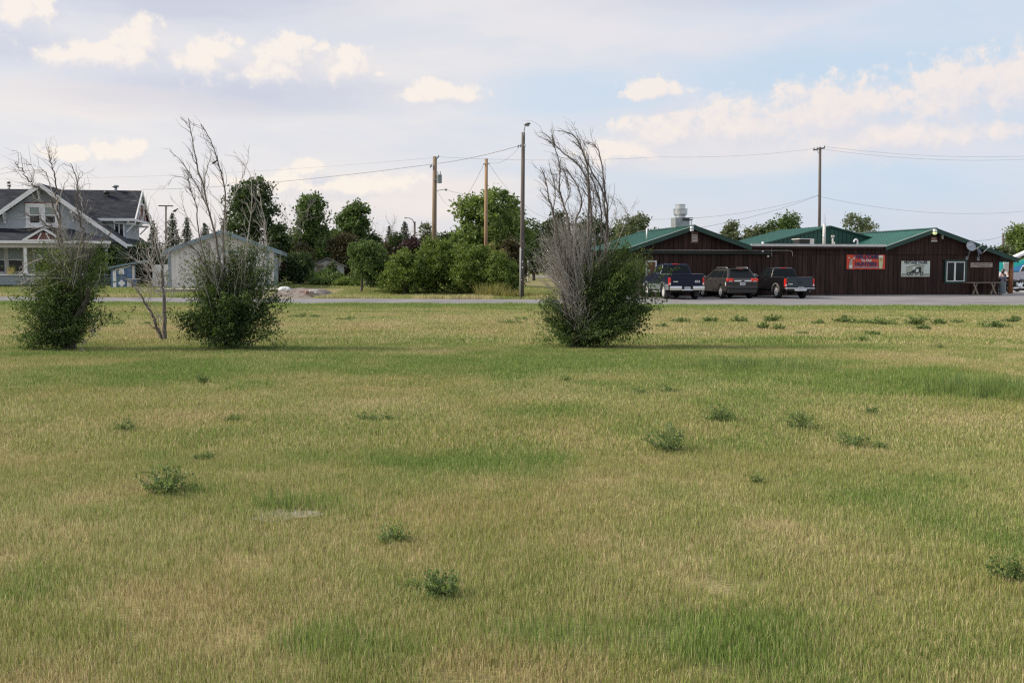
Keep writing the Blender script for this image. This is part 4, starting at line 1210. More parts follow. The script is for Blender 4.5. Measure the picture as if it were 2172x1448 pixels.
# blue coop
FC = Frame(*(W(236, 610, 70)[:2]), TZ(-27, 70) - .05, R(10))
cp = thing('chicken_coop', 'small blue and white coop with slanted roof and diamond door', 'coop', FC.o, R(10))
M_cblue = mat('coop_blue', (.085, .16, .30), rough=.75, var=.15)
ch0, ch1 = FC.hit(240, 571)[1], FC.hit(275, 563)[1]
cw = FC.hit(279, 600)[0]
MB().prism([(0, 0), (cw, 0), (cw, ch1), (0, ch0)], 0, 1.6).build('wall', M_cblue, cp)
MB().prism([(-.15, ch0 + .02), (cw + .9, ch1 + .24), (cw + .9, ch1 + .36), (-.15, ch0 + .14)], -.25, 1.8).build('roof', mat('coop_roof', (.16, .24, .28), rough=.7), cp)
MB().prism([(.3, ch0 - .08), (cw, ch1 - .06), (cw, ch1 + .02), (.3, ch0 + .03)], -.04, -.004).build('header', mat('coop_cream', (.55, .53, .46), rough=.7), cp)
x0, x1 = FC.hit(240, 600)[0], FC.hit(247, 600)[0]
MB().b2((x0, -.05, .05), (x1, -.004, ch0 - .1)).build('trim_board', M_white, cp)
x0, x1 = FC.hit(249, 600)[0], FC.hit(268, 600)[0]
cd = MB().b2((x0, -.06, .05), (x1, -.005, ch1 - .35)).build('door', M_cblue, cp)
zc_ = ch1 * .62
MB().b2((x0 + .12, -.075, zc_), (x1 - .12, -.061, zc_ + .38)).build('square_panel', M_white, cd)
xm = (x0 + x1) / 2
MB().prism([(xm, .12), (xm + .25, .37), (xm, .62), (xm - .25, .37)], -.075, -.061).build('diamond_panel', M_white, cd)
MB().b2((x0, -.08, zc_ - .1), (x1, -.0615, zc_ - .03)).build('door_rail', mat('coop_dark', (.04, .07, .12), rough=.8), cd)
MB().b2((x1 + .05, -.05, .02), (cw + .0, -.004, .62)).build('lower_panel', M_white, cp)
MB().prism([(x1 + .05, .62), (cw + .6, .62), (cw + .6, .68), (x1 + .05, .68)], -.5, -.06).build('nest_lid', M_offwhite, cp)
MB().b2((cw + .06, -.02, .7), (cw + .2, .05, ch1)).build('side_post', mat('coop_cream', (.55, .53, .46)), cp)

# weathered shed under the trees
FS = Frame(*(W(660, 600, 84)[:2]), .5, R(10))
sd_ = thing('garden_shed', 'small weathered pale shed half hidden by shrubs under the trees', 'shed', FS.o, R(10))
sp_ = FS.hit(694, 548); se = FS.hit(660, 564)[1]; sw = FS.hit(730, 590)[0]
MB().prism([(0, 0), (sw, 0), (sw, se), (sp_[0], sp_[1] - .1), (0, se)], 0, 3.2).build('wall', mat('flaking_white', (.38, .40, .43), rough=.85, color2=(.27, .28, .30), vscale=3), sd_)
for p1 in ((-.25, se - .12), (sw + .25, se - .12)):
    MB().prism([(sp_[0], sp_[1]), p1, (p1[0], p1[1] + .08), (sp_[0], sp_[1] + .08)], -.25, 3.4).build('roof', mat('grey_shed_roof', (.17, .17, .18), rough=.9), sd_)
a, b_ = FS.hit(672, 578), FS.hit(688, 561)
w_ = rect_frame(MB(), a[0], a[1], b_[0], b_[1], .08, -.06, -.004).build('window', M_wood, sd_)
MB().b2((a[0] + .07, -.03, a[1] + .07), (b_[0] - .07, -.004, b_[1] - .07)).build('pane', mat('dusty_glass', (.10, .095, .09), rough=.25), w_)
MB().b2((a[0] + .07, -.05, (a[1] + b_[1]) / 2 - .03), (b_[0] - .07, -.0305, (a[1] + b_[1]) / 2 + .03)).build('sash_bar', M_wood, w_)

# red post beside the garage, propped white board, white sack, plank heap
q = W(599.5, 605, 76)
rp = tag(MB().b2((-.14, -.06, 0), (.14, .06, 1.55)).b2((.141, -.04, 0), (.2, .04, 1.48)).build('red_post', mat('red_brown_paint', (.17, .03, .02), rough=.8, var=.2), loc=(q.x, q.y, TZ(q.x, q.y))), 'red brown post standing just right of the garage corner', 'post')
q = W(640, 565, 80)
wb = tag(MB().prism([(-.12, 0), (.06, -.25), (.14, -.25), (.14, .32), (-.22, .42), (-.26, .36)], 0, .05).build('white_board', M_white, loc=(q.x, q.y, q.z)), 'white broken board caught among the shrubs left of the shed', 'board')
pp = MB().cyl((q.x, q.y + .08, .5), (q.x, q.y + .08, q.z + .1), .04, n=6).build('prop_post', M_wood)
pp.parent = wb; pp.location = (-q.x, -q.y, -q.z)
q = W(603, 612, 66.5)
tag(MB().sphere((0, 0, .14), (.42, .3, .2), 12, 7).sphere((.2, -.05, .14), (.3, .26, .15), 10, 6).build('white_sack', mat('white_plastic', (.62, .65, .70), rough=.5), smooth=True, loc=(q.x, q.y, TZ(q.x, q.y))), 'white plastic sack lying at the foot of the garage corner', 'sack')
# low mound of grey dirt at the road edge
q = W(634, 629, 61.2)
vs, fs = [], []; nn = 22
rs = np.random.RandomState(7)
gx_, gy_ = np.meshgrid(np.linspace(-1.9, 1.2, nn), np.linspace(-2.6, 4.0, nn))
zz = .34 * np.clip(1 - ((gx_ + .35) / 1.55) ** 4, 0, 1) * np.clip(1 - ((gy_ - .7) / 3.3) ** 4, 0, 1) * (.55 + .9 * fbm(gx_ * 1.3 + 4, gy_ * 1.3, 4)) * sstep(gy_, -2.6, -1.4)
V = np.stack([gx_.ravel() + q.x, gy_.ravel() + q.y + 1.5, zz.ravel() + terrain(gx_.ravel() + q.x, gy_.ravel() + q.y + 1.5) - .04], 1)
i = (np.arange(nn - 1)[:, None] * nn + np.arange(nn - 1)[None]).ravel()
dmn = link('dirt_mound', npmesh('dirt_mound', V, np.stack([i, i + 1, i + nn + 1, i + nn], 1), mat('grey_brown_dirt', (.13, .105, .09), rough=.95, color2=(.22, .195, .185), vscale=2.5, bump=.6, bscale=12), smooth=True), kind='structure')
rr = random.Random(3)
for k in range(5):
    x, y = q.x + .5 + rr.uniform(-.35, .55), q.y + rr.uniform(-.6, .5)
    tag(MB().box((0, 0, .06), (rr.uniform(.3, .6), rr.uniform(.12, .3), rr.uniform(.06, .2)), rz=rr.uniform(-.6, .6), M=Matrix.Rotation(rr.uniform(-.4, .4), 3, 'Y')).build('broken_block', (M_rust, M_offwhite, M_rust, M_wood, M_offwhite)[k], bevel=.02, seg=1, loc=(x, y, TZ(x, y) + .16 + .03 * k)),
        ('rusty red block on the dirt mound, lowest of the scraps', 'pale broken slab on the dirt mound', 'rusty red block on the dirt mound above the pale slab', 'brown board end on the dirt mound', 'topmost pale scrap on the dirt mound')[k], 'rubble', 'scraps on the dirt mound')
# ================================================================== vehicles (local: x forward, y left, z up, origin on the ground under the rear axle)
M_tyre = mat('tyre_rubber', (.018, .018, .018), rough=.85, var=.2, vscale=6)
M_under = mat('underbody', (.012, .011, .010), rough=.9)
M_red = mat('red_lens', (.55, .018, .012), rough=.15, spec=.6)
M_clear = mat('clear_lens', (.70, .70, .70), rough=.2)
M_plate = mat('plate_white', (.62, .66, .70), rough=.4)
M_carglass = mat('tinted_glass', (.010, .013, .016), rough=.06, spec=.16)
M_alloy = mat('alloy_wheel', (.62, .63, .64), rough=.35, metal=.25)
M_blk = mat('black_plastic', (.02, .02, .021), rough=.55)

def arch_profile(x0, x1, zb, zt_pts, arches):
    """side outline: bottom edge with wheel arches from x0 to x1, then the upper outline points back to x0"""
    pts = [(x0, zb)]
    for (cx, r, zc) in arches:
        a0 = math.asin(max(-1, min(1, (zb - zc) / r)))
        for t in np.linspace(math.pi - a0, a0, 11):
            pts.append((cx + r * math.cos(t), zc + r * math.sin(t)))
    pts.append((x1, zb))
    return pts + zt_pts
def wheel(parent, x, y, r, w, spokes=5):
    s = 1 if y > 0 else -1
    ho = MB().lathe([(r * .3, -w * .1), (r * .3, w * .1)], (x, y, r), 12, 'Y').build('wheel', M_under, parent)
    MB().lathe([(r * .62, -w / 2), (r * .80, -w / 2), (r * .95, -w * .46), (r, -w * .32), (r, w * .32), (r * .95, w * .46), (r * .80, w / 2), (r * .62, w / 2), (r * .60, 0)], (x, y, r), 22, 'Y').build('tyre', M_tyre, ho, smooth=True)
    q = MB().lathe([(r * .56, s * w * .30), (r * .64, s * w * .46), (r * .58, s * w * .50), (r * .55, s * w * .36)] if s > 0 else [(r * .55, s * w * .36), (r * .58, s * w * .50), (r * .64, s * w * .46), (r * .56, s * w * .30)], (x, y, r), 20, 'Y')
    for k in range(spokes):
        a = 2 * math.pi * k / spokes + .3
        q.bar((x, y + s * w * .42, r), (x + r * .58 * math.cos(a), y + s * w * .40, r + r * .58 * math.sin(a)), r * .2, r * .10, up=(0, 1, 0))
    q.lathe([(r * .17, s * w * .38), (r * .15, s * w * .48)] if s > 0 else [(r * .15, s * w * .48), (r * .17, s * w * .38)], (x, y, r), 10, 'Y')
    q.build('rim', M_alloy, ho)
    MB().lathe([(r * .58, s * w * .22), (r * .58, s * w * .26)], (x, y, r), 16, 'Y').build('brake_disc', M_under, ho)
def paint(name, c, var=.03):
    return mat(name, c, rough=.24, metal=.0, coat=.0, spec=.3, var=var, vscale=2)
def side_pt(ring, u, v):
    """point on a greenhouse side quad (bottom rear, bottom front, top front, top rear)"""
    a, b, c, d = [Vector(p) for p in ring]
    return (a * (1 - u) + b * u) * (1 - v) + (d * (1 - u) + c * u) * v
def pane(ring, us, vs_, name, parent, off, m=None, th=.006):
    q = [side_pt(ring, u, v) for (u, v) in ((us[0], vs_[0]), (us[1], vs_[0]), (us[2], vs_[1]), (us[3], vs_[1]))]
    n = (q[1] - q[0]).cross(q[3] - q[0]).normalized() * off
    k = n.normalized() * (th if off > 0 else th)
    MB().add([p + n for p in q] + [p + n + k for p in q], [(0, 1, 2, 3), (7, 6, 5, 4), (0, 4, 5, 1), (1, 5, 6, 2), (2, 6, 7, 3), (3, 7, 4, 0)]).build(name, m or M_carglass, parent)

def pickup(label, loc, rz, P):
    t = thing('pickup_truck', label, 'pickup truck', loc, rz, P.get('group'))
    pm = P['paint']; W_ = P['W']; hw = W_ / 2; r = P['r']; wb = P['wb']; ro = P['ro']; fo = P['fo']; bed = P['bed']; cabl = P['cab']
    zb, zr_, zh, zt = P['zb'], P['zrail'], P['zhood'], P['H']
    xt = -ro; xc = xt + bed; xf = xc + cabl; xn = wb + fo
    ar = r * 1.18
    # cab and bonnet body
    prof = arch_profile(xc + .02, xn - .05, zb, [(xn, zb + .25), (xn - .02, zh - .18), (xn - .12, zh - .05), (xf + .35, zh), (xf + .05, zr_ + .0), (xc + .02, zr_)], [(wb, ar, r)])
    MB().prism(prof, -hw, hw).build('cab_body', pm, t, bevel=.05, seg=3)
    # bed: two sides, floor, tailgate
    bp = arch_profile(xt + .08, xc - .015, zb, [(xc - .015, zr_), (xt + .08, zr_ - .0)], [(0, ar, r)])
    for s in (1, -1):
        MB().prism(bp, s * hw, s * (hw - .12)).build('bed_side', pm, t, bevel=.035, seg=3)
        MB().b2((xt + .1, s * (hw - .005), zr_ - .005), (xc - .05, s * (hw - .11), zr_ + .022)).build('bed_rail', P.get('rail', M_blk), t, bevel=.008, seg=1)
    MB().b2((xt + .1, -hw + .13, zb + .22), (xc, hw - .13, zb + .32)).build('bed_floor', M_blk, t)
    MB().b2((xc - .1, -hw + .125, zb + .33), (xc + .0, hw - .125, zr_)).build('bed_front', pm, t)
    MB().b2((xt + .1, -hw + .18, zb - .1), (xn - .5, hw - .18, zb + .2)).build('chassis', M_under, t)
    tg = MB().b2((xt + .0, -hw + .10, zb + .10), (xt + .075, hw - .10, zr_ - .005)).build('tailgate', P.get('gate', pm), t, bevel=.03, seg=3)
    MB().b2((xt - .02, -hw + .12, zr_ - .07), (xt + .08, hw - .12, zr_ + .012)).build('spoiler_lip', P.get('gate', pm), tg, bevel=.02, seg=2)
    MB().b2((xt - .014, -hw + .16, zb + .16), (xt - .001, hw - .16, zb + .23)).build('crease', P.get('gate', pm), tg, bevel=.006, seg=1)
    if P.get('handle'): MB().b2((xt - .03, -.12, zr_ - .30), (xt - .001, .12, zr_ - .20)).build('handle', M_blk, tg, bevel=.015, seg=1)
    MB().b2((xt - .012, .25 * W_, zr_ - P['emb'] - .03), (xt - .001, .25 * W_ + .42 * .6, zr_ - P['emb'] + .02)).build('emblem_bar', M_chrome, tg)
    if P.get('txt'):
        o = text_obj('lettering', P['txt'], .17, M_clear, tg, (xt - .014, -.30 * W_, zr_ - P['emb']), 1.0, .006)
        o.rotation_euler = (math.pi / 2, 0, -math.pi / 2)
    # greenhouse
    yb, yt = hw - .05, hw - .24
    a0, a1, b0, b1 = xc + .03, xf + .30, xc + .17, xf - .32
    rb_ = [(a0, -yb, zr_ - .02), (a1, -yb, zr_ - .02), (a1, yb, zr_ - .02), (a0, yb, zr_ - .02)]
    rt_ = [(b0, -yt, zt - .05), (b1, -yt, zt - .05), (b1, yt, zt - .05), (b0, yt, zt - .05)]
    ro_ = [(b0 + .12, -yt + .12, zt), (b1 - .1, -yt + .12, zt), (b1 - .1, yt - .12, zt), (b0 + .12, yt - .12, zt)]
    MB().loft([rb_, rt_, ro_]).build('cab_roof', P.get('roofpaint', pm), t, bevel=.05, seg=3)
    pane([rb_[3], rb_[0], rt_[0], rt_[3]], (.06, .94, .91, .09), (.12, .88), 'rear_window', t, .004)
    pane([rb_[1], rb_[2], rt_[2], rt_[1]], (.05, .95, .93, .07), (.08, .94), 'windshield', t, .004)
    L = [rb_[2], rb_[3], rt_[3], rt_[2]]; Rr_ = [rb_[0], rb_[1], rt_[1], rt_[0]]
    for (ring, cs) in ((L, [(1 - b, 1 - a) for (a, b) in P['wins']]), (Rr_, P['wins'])):
        for (a, b) in cs:
            pane(ring, (a, b, b, a), (.14, .9), 'side_window', t, .004)
    # doors, handles
    for s in (1, -1):
        for (dx0, dx1) in P['doors']:
            d_ = MB().b2((dx0, s * hw - .002 * s, zb + .08), (dx1, s * (hw + .008), zr_ - .03)).build('door', pm, t, bevel=.006, seg=1)
            MB().b2((dx0 + .06, s * (hw + .009), zr_ - .17), (dx0 + .26, s * (hw + .035), zr_ - .12)).build('handle', M_blk if not P.get('two') else M_chrome, d_)
        # mirror
        mx = xf - .02
        m_ = MB().b2((mx - .05, s * (hw + .06), zr_ + .0), (mx + .07, s * (hw + .24), zr_ + P.get('mh', .2))).bar((mx, s * (hw - .06), zr_ + .06), (mx, s * (hw + .08), zr_ + .06), .05, .05).build('mirror', P.get('mirror', M_blk), t, bevel=.02, seg=2)
        MB().b2((mx - .056, s * (hw + .08), zr_ + .02), (mx - .051, s * (hw + .22), zr_ + P.get('mh', .2) - .02)).build('mirror_glass', M_chrome, m_)
        # lights
        l_ = MB().b2((xt - .012, s * (hw - .10), zb + P['lz'][0]), (xt + .16, s * (hw + .006), zb + P['lz'][1])).build('tail_light', M_red, t, bevel=.02, seg=2)
        MB().b2((xt - .016, s * (hw - .09), zb + P['lz'][0] + .03), (xt - .0125, s * (hw - .01), zb + P['lz'][0] + .14)).build('reverse_lens', M_clear, l_)
        MB().b2((xn - .14, s * (hw - .38), zh - .34), (xn + .0, s * (hw - .02), zh - .12)).build('headlight', M_clear, t, bevel=.02, seg=2)
        # wheel arch lips
        if P.get('flare'):
            for cx in (0, wb):
                q = MB(); th = np.linspace(math.pi * .98, .02 * math.pi, 13)
                for i in range(12):
                    pa_, pb_ = th[i], th[i + 1]
                    q.bar((cx + (ar + .02) * math.cos(pa_), s * (hw + .012), r + (ar + .02) * math.sin(pa_)), (cx + (ar + .02) * math.cos(pb_), s * (hw + .012), r + (ar + .02) * math.sin(pb_)), .05, .07, up=(0, 1, 0))
                q.build('arch_flare', P['flare'], t)
        if P.get('two'):
            for (x0, x1) in ((xt + .1, -ar - .03), (ar + .03, wb - ar - .03), (wb + ar + .03, xn - .1)):
                MB().b2((x0, s * (hw - .002), zb - .005), (x1, s * (hw + .012), zb + .30)).build('lower_panel', P['two'], t, bevel=.005, seg=1)
            MB().tube([(ar + .15, s * (hw - .06), zb - .10), (ar + .25, s * (hw + .05), zb - .12), (wb - ar - .3, s * (hw + .05), zb - .12), (wb - ar - .2, s * (hw - .06), zb - .10)], .045, 8).build('side_step', M_chrome, t, smooth=True)
    MB().b2((b0 - .02, -.17, zt - .06), (b0 + .08, .17, zt - .01)).build('brake_light', M_red, t, bevel=.01, seg=1)
    # bumpers
    bz0, bz1 = P['bz']
    bm_ = MB()
    if P.get('steel'):
        bm_.b2((xt - .16, -hw + .02, bz0), (xt + .1, -.30, bz1)).b2((xt - .16, .30, bz0), (xt + .1, hw - .02, bz1)).b2((xt - .15, -.299, bz0 - .02), (xt + .1, .299, bz0 + .05))
    else:
        bm_.b2((xt - .14, -hw + .02, bz1 - .055), (xt + .1, hw - .02, bz1)).prism([(-.40, bz1 - .056), (.40, bz1 - .056), (.32, bz0 - .04), (-.32, bz0 - .04)], xt - .135, xt - .04, ax='X')
    bo = bm_.build('rear_bumper', M_chrome if P.get('steel') else mat('bright_bumper', (.66, .67, .69), rough=.35, metal=.5), t, bevel=.025, seg=2)
    MB().b2((xt - .10, -hw + .05, bz0 + .0), (xt + .0, hw - .05, bz1 - .06 if not P.get('steel') else bz1 - .03)).build('bumper_cover', M_blk, bo)
    pl = MB().b2((xt - .165, -.155, bz0 + .05), (xt - .15, .155, bz0 + .19)).build('license_plate', M_plate, bo)
    q = MB()
    for k in range(5): q.b2((xt - .168, -.11 + k * .05, bz0 + .09), (xt - .1655, -.082 + k * .05, bz0 + .15))
    q.build('plate_marks', mat('plate_ink', (.06, .08, .16), rough=.5), pl)
    MB().b2((xn - .08, -hw + .03, zb + .02), (xn + .10, hw - .03, zb + .26)).build('front_bumper', M_chrome, t, bevel=.03, seg=2)
    MB().b2((xn - .05, -hw + .42, zh - .42), (xn + .02, hw - .42, zh - .1)).build('grille', M_chrome, t)
    MB().cyl((0, -hw + .2, r), (0, hw - .2, r), .07, n=8).lathe([(.05, -.16), (.16, -.1), (.16, .1), (.05, .16)], (0, 0, r), 10, 'Y').build('rear_axle', M_under, t)
    MB().tube([(.8, -hw + .4, zb - .02), (-.4, -hw + .32, zb - .06), (xt + .05, -hw + .22, zb - .1)], .04, 8).build('exhaust_pipe', M_galvdark, t, smooth=True)
    MB().b2((xt + .06, -hw + .1, zb - .12), (xt + .10, hw - .1, zb + .12)).build('rear_crossmember', M_under, t)
    for s in (1, -1):
        for cx in (0, wb):
            MB().b2((cx - ar, s * (hw - .32), zb), (cx + ar, s * (hw - .125), zb + .05 + r * .9)).build('wheel_well', M_under, t)
            wheel(t, cx, s * (hw - P['tw'] / 2 - .01), r, P['tw'], P.get('spokes', 5))
            if P.get('flaps') and cx == 0:
                MB().b2((-ar - .04, s * (hw - .02), .16), (-ar - .01, s * (hw - .30), zb + .12)).build('mud_flap', M_blk, t)
    return t

def road_place(pl, pr, hw_track):
    """rear axle centre on the ground from the pixels of the two rear tyre contacts"""
    return (G0(*pl) + G0(*pr)) / 2
VYAW = math.pi / 2 + R(11)
navyp = paint('navy_paint', (.005, .008, .030)); navy_top = paint('navy_side_paint', (.014, .022, .062))
silverp = paint('silver_paint', (.15, .17, .195), .05)
c = road_place((1410, 634.5), (1475, 634.5), 0)
pickup('navy blue pickup with grey lower panels and chrome bumper parked next to the dead bush', (c.x, c.y, .01), math.pi / 2 + R(7),
       dict(paint=navyp, two=silverp, steel=True, W=1.92, r=.41, wb=3.56, ro=1.22, fo=.98, bed=2.0, cab=1.7, zb=.52, zrail=1.36, zhood=1.28, H=1.93, emb=.40, txt='4X4',
            wins=((.06, .38), (.42, .70)), doors=((.82, 1.5), (1.53, 2.45)), lz=(.24, .66), bz=(.50, .72), tw=.27, mh=.26, flaps=True, rail=silverp, spokes=8, flare=silverp, group='vehicles parked nose to the bar wall'))  # silver on the bed rail paints in its bright reflection
greyp = paint('charcoal_paint', (.008, .008, .010)); gatep = paint('slate_gate_paint', (.038, .053, .068), .05)
c = road_place((1648, 632.5), (1704, 633), 0)
pickup('charcoal extended cab pickup with slate tailgate parked rightmost of the three', (c.x, c.y, .01), VYAW,
       dict(paint=greyp, gate=gatep, W=1.72, r=.37, wb=3.1, ro=1.15, fo=.8, bed=1.85, cab=1.75, zb=.50, zrail=1.17, zhood=1.10, H=1.72, emb=.36, handle=True,
            wins=((.08, .28), (.34, .68)), doors=((1.12, 2.35),), lz=(.16, .60), bz=(.46, .60), tw=.25, mh=.17, spokes=6, flare=mat('dusty_flare', (.16, .155, .15), rough=.6), mirror=mat('grey_mirror', (.30, .31, .33), rough=.3), group='vehicles parked nose to the bar wall'))
# white pickup by the turquoise building
wp = paint('white_car_paint', (.46, .46, .52), .02)
c = W(2155, 609, 77)
pickup('white pickup standing side on in front of the turquoise building', (c.x, c.y, .01), R(8),
       dict(paint=wp, W=1.95, r=.40, wb=3.5, ro=1.22, fo=.95, bed=2.0, cab=2.2, zb=.52, zrail=1.42, zhood=1.32, H=1.95, emb=.4, rail=mat('teal_black_rail', (.02, .05, .06), rough=.5),
            wins=((.06, .38), (.42, .72)), doors=((.82, 1.8), (1.83, 2.85)), lz=(.24, .66), bz=(.50, .70), tw=.27, steel=True, spokes=6))

def suv(label, loc, rz, P):
    t = thing('parked_suv', label, 'car', loc, rz, P.get('group'))
    pm = P['paint']; hw = P['W'] / 2; r = P['r']; wb = P['wb']; ro = P['ro']; fo = P['fo']; zb = P['zb']; zl = P['zbelt']; zt = P['H']
    xt, xn = -ro, wb + fo; ar = r * 1.13
    prof = arch_profile(xt + .12, xn - .15, zb, [(xn, zb + .3), (xn - .05, zl - .30), (xn - .2, zl - .14), (wb - .15, zl - .02), (xt + .10, zl), (xt + .02, zl - .08), (xt, zb + .42), (xt + .05, zb + .18)], [(0, ar, r), (wb, ar, r)])
    MB().prism(prof, -hw, hw).build('body', pm, t, bevel=.08, seg=4)
    yb, yt = hw - .06, hw - .25
    a0, a1, b0, b1 = xt + .08, wb - .15, xt + .48, wb - 1.15
    rb_ = [(a0, -yb, zl - .03), (a1, -yb, zl - .03), (a1, yb, zl - .03), (a0, yb, zl - .03)]
    rt_ = [(b0, -yt, zt - .07), (b1, -yt, zt - .07), (b1, yt, zt - .07), (b0, yt, zt - .07)]
    ro_ = [(b0 + .05, -yt + .14, zt), (b1 - .15, -yt + .14, zt), (b1 - .15, yt - .14, zt), (b0 + .05, yt - .14, zt)]
    MB().loft([rb_, rt_, ro_]).build('cabin_roof', pm, t, bevel=.05, seg=3)
    pane([rb_[3], rb_[0], rt_[0], rt_[3]], (.07, .93, .90, .10), (.10, .86), 'rear_window', t, .004)
    pane([rb_[1], rb_[2], rt_[2], rt_[1]], (.05, .95, .93, .07), (.08, .94), 'windshield', t, .004)
    L = [rb_[2], rb_[3], rt_[3], rt_[2]]; Rr_ = [rb_[0], rb_[1], rt_[1], rt_[0]]
    for (u, fl_) in ((L, True), (Rr_, False)):
        for (a, b, c_, d) in ((.03, .20, .16, .05), (.235, .52, .50, .20), (.545, .88, .93, .54)):
            us = (1 - b, 1 - a, 1 - d, 1 - c_) if fl_ else (a, b, c_, d)
            pane(u, us, (.12, .88), 'side_window', t, .004)
    for s in (1, -1):
        MB().tube([(b0 + .25, s * (yt - .08), zt - .01), (b0 + .35, s * (yt - .08), zt + .055), (b1 - .35, s * (yt - .08), zt + .055), (b1 - .2, s * (yt - .08), zt - .01)], .02, 6).build('roof_rail', M_galv, t, smooth=True)
        for (x0, x1) in ((.45, 1.25), (1.28, 2.2)):
            d_ = MB().b2((x0, s * (hw - .002), zb + .12), (x1, s * (hw + .007), zl - .06)).build('door', pm, t, bevel=.006, seg=1)
            MB().b2((x0 + .04, s * (hw + .008), zl - .19), (x0 + .22, s * (hw + .03), zl - .15)).build('handle', M_chrome, d_)
        l_ = MB().b2((xt - .025, s * (hw - .40), zl - .20), (xt + .12, s * (hw - .012), zl - .02)).build('tail_light', mat('bright_red_lens', (.75, .035, .02), rough=.15), t, bevel=.03, seg=2)
        MB().b2((xt - .03, s * (hw - .32), zl - .195), (xt - .0255, s * (hw - .12), zl - .16)).build('reverse_lens', M_clear, l_)
        MB().b2((xt + .10, s * (hw - .02), zl - .42), (xt + .2, s * (hw + .006), zl - .22)).build('side_reflector', M_clear, t)
        m_ = MB().b2((wb - .72, s * (hw + .02), zl + .0), (wb - .58, s * (hw + .22), zl + .15)).build('mirror', M_blk, t, bevel=.03, seg=2)
        MB().b2((wb - .725, s * (hw + .05), zl + .02), (wb - .7205, s * (hw + .19), zl + .13)).build('mirror_glass', M_chrome, m_)
        MB().b2((xn - .25, s * (hw - .4), zl - .42), (xn - .02, s * (hw - .04), zl - .25)).build('headlight', M_clear, t, bevel=.03, seg=2)
        for cx in (0, wb):
            MB().b2((cx - ar, s * (hw - .34), zb + .0), (cx + ar, s * (hw - .10), zb + .04 + r * .9)).build('wheel_well', M_under, t)
            wheel(t, cx, s * (hw - .12), r, .23, 5)
    MB().b2((xt - .045, -hw + .42, zl - .20), (xt - .004, hw - .42, zl - .115)).build('chrome_strip', M_chrome, t, bevel=.012, seg=2)
    MB().sphere((xt - .05, 0, zl - .157), (.02, .11, .035), 10, 6).build('badge', M_blk, t, smooth=True)
    pl = MB().b2((xt - .02, -.155, zl - .385), (xt - .004, .155, zl - .24)).build('license_plate', M_plate, t)
    q = MB()
    for k in range(5): q.b2((xt - .024, -.11 + k * .05, zl - .34), (xt - .0205, -.082 + k * .05, zl - .28))
    q.build('plate_marks', mat('plate_ink', (.06, .08, .16)), pl)
    MB().b2((xt - .07, -hw + .06, zb + .16), (xt + .12, hw - .06, zb + .38)).build('rear_bumper', pm, t, bevel=.06, seg=3)
    MB().b2((xt - .05, -hw + .08, zb - .06), (xt + .2, hw - .08, zb + .165)).build('bumper_lower', M_blk, t, bevel=.04, seg=2)
    MB().b2((b0 - .12, -yt + .1, zt - .05), (b0 + .1, yt - .1, zt - .005)).build('roof_spoiler', pm, t, bevel=.02, seg=2)
    MB().b2((b0 - .125, -.15, zt - .045), (b0 - .1205, .15, zt - .02)).build('brake_light', M_red, t)
    MB().b2((xt + .3, -hw + .22, zb - .08), (xn - .4, hw - .22, zb + .1)).build('chassis', M_under, t)
    MB().b2((xn - .12, -hw + .2, zb + .05), (xn + .02, hw - .2, zb + .32)).build('front_bumper', M_blk, t, bevel=.04, seg=2)
    return t
c = road_place((1530, 632.5), (1592, 633), 0)
suv('grey brown suv with red tail lights parked between the two pickups', (c.x, c.y, .01), math.pi / 2 + R(10),
    dict(paint=paint('grey_brown_paint', (.044, .042, .043)), W=1.85, r=.36, wb=2.86, ro=.92, fo=.92, zb=.36, zbelt=1.13, H=1.66, group='vehicles parked nose to the bar wall'))

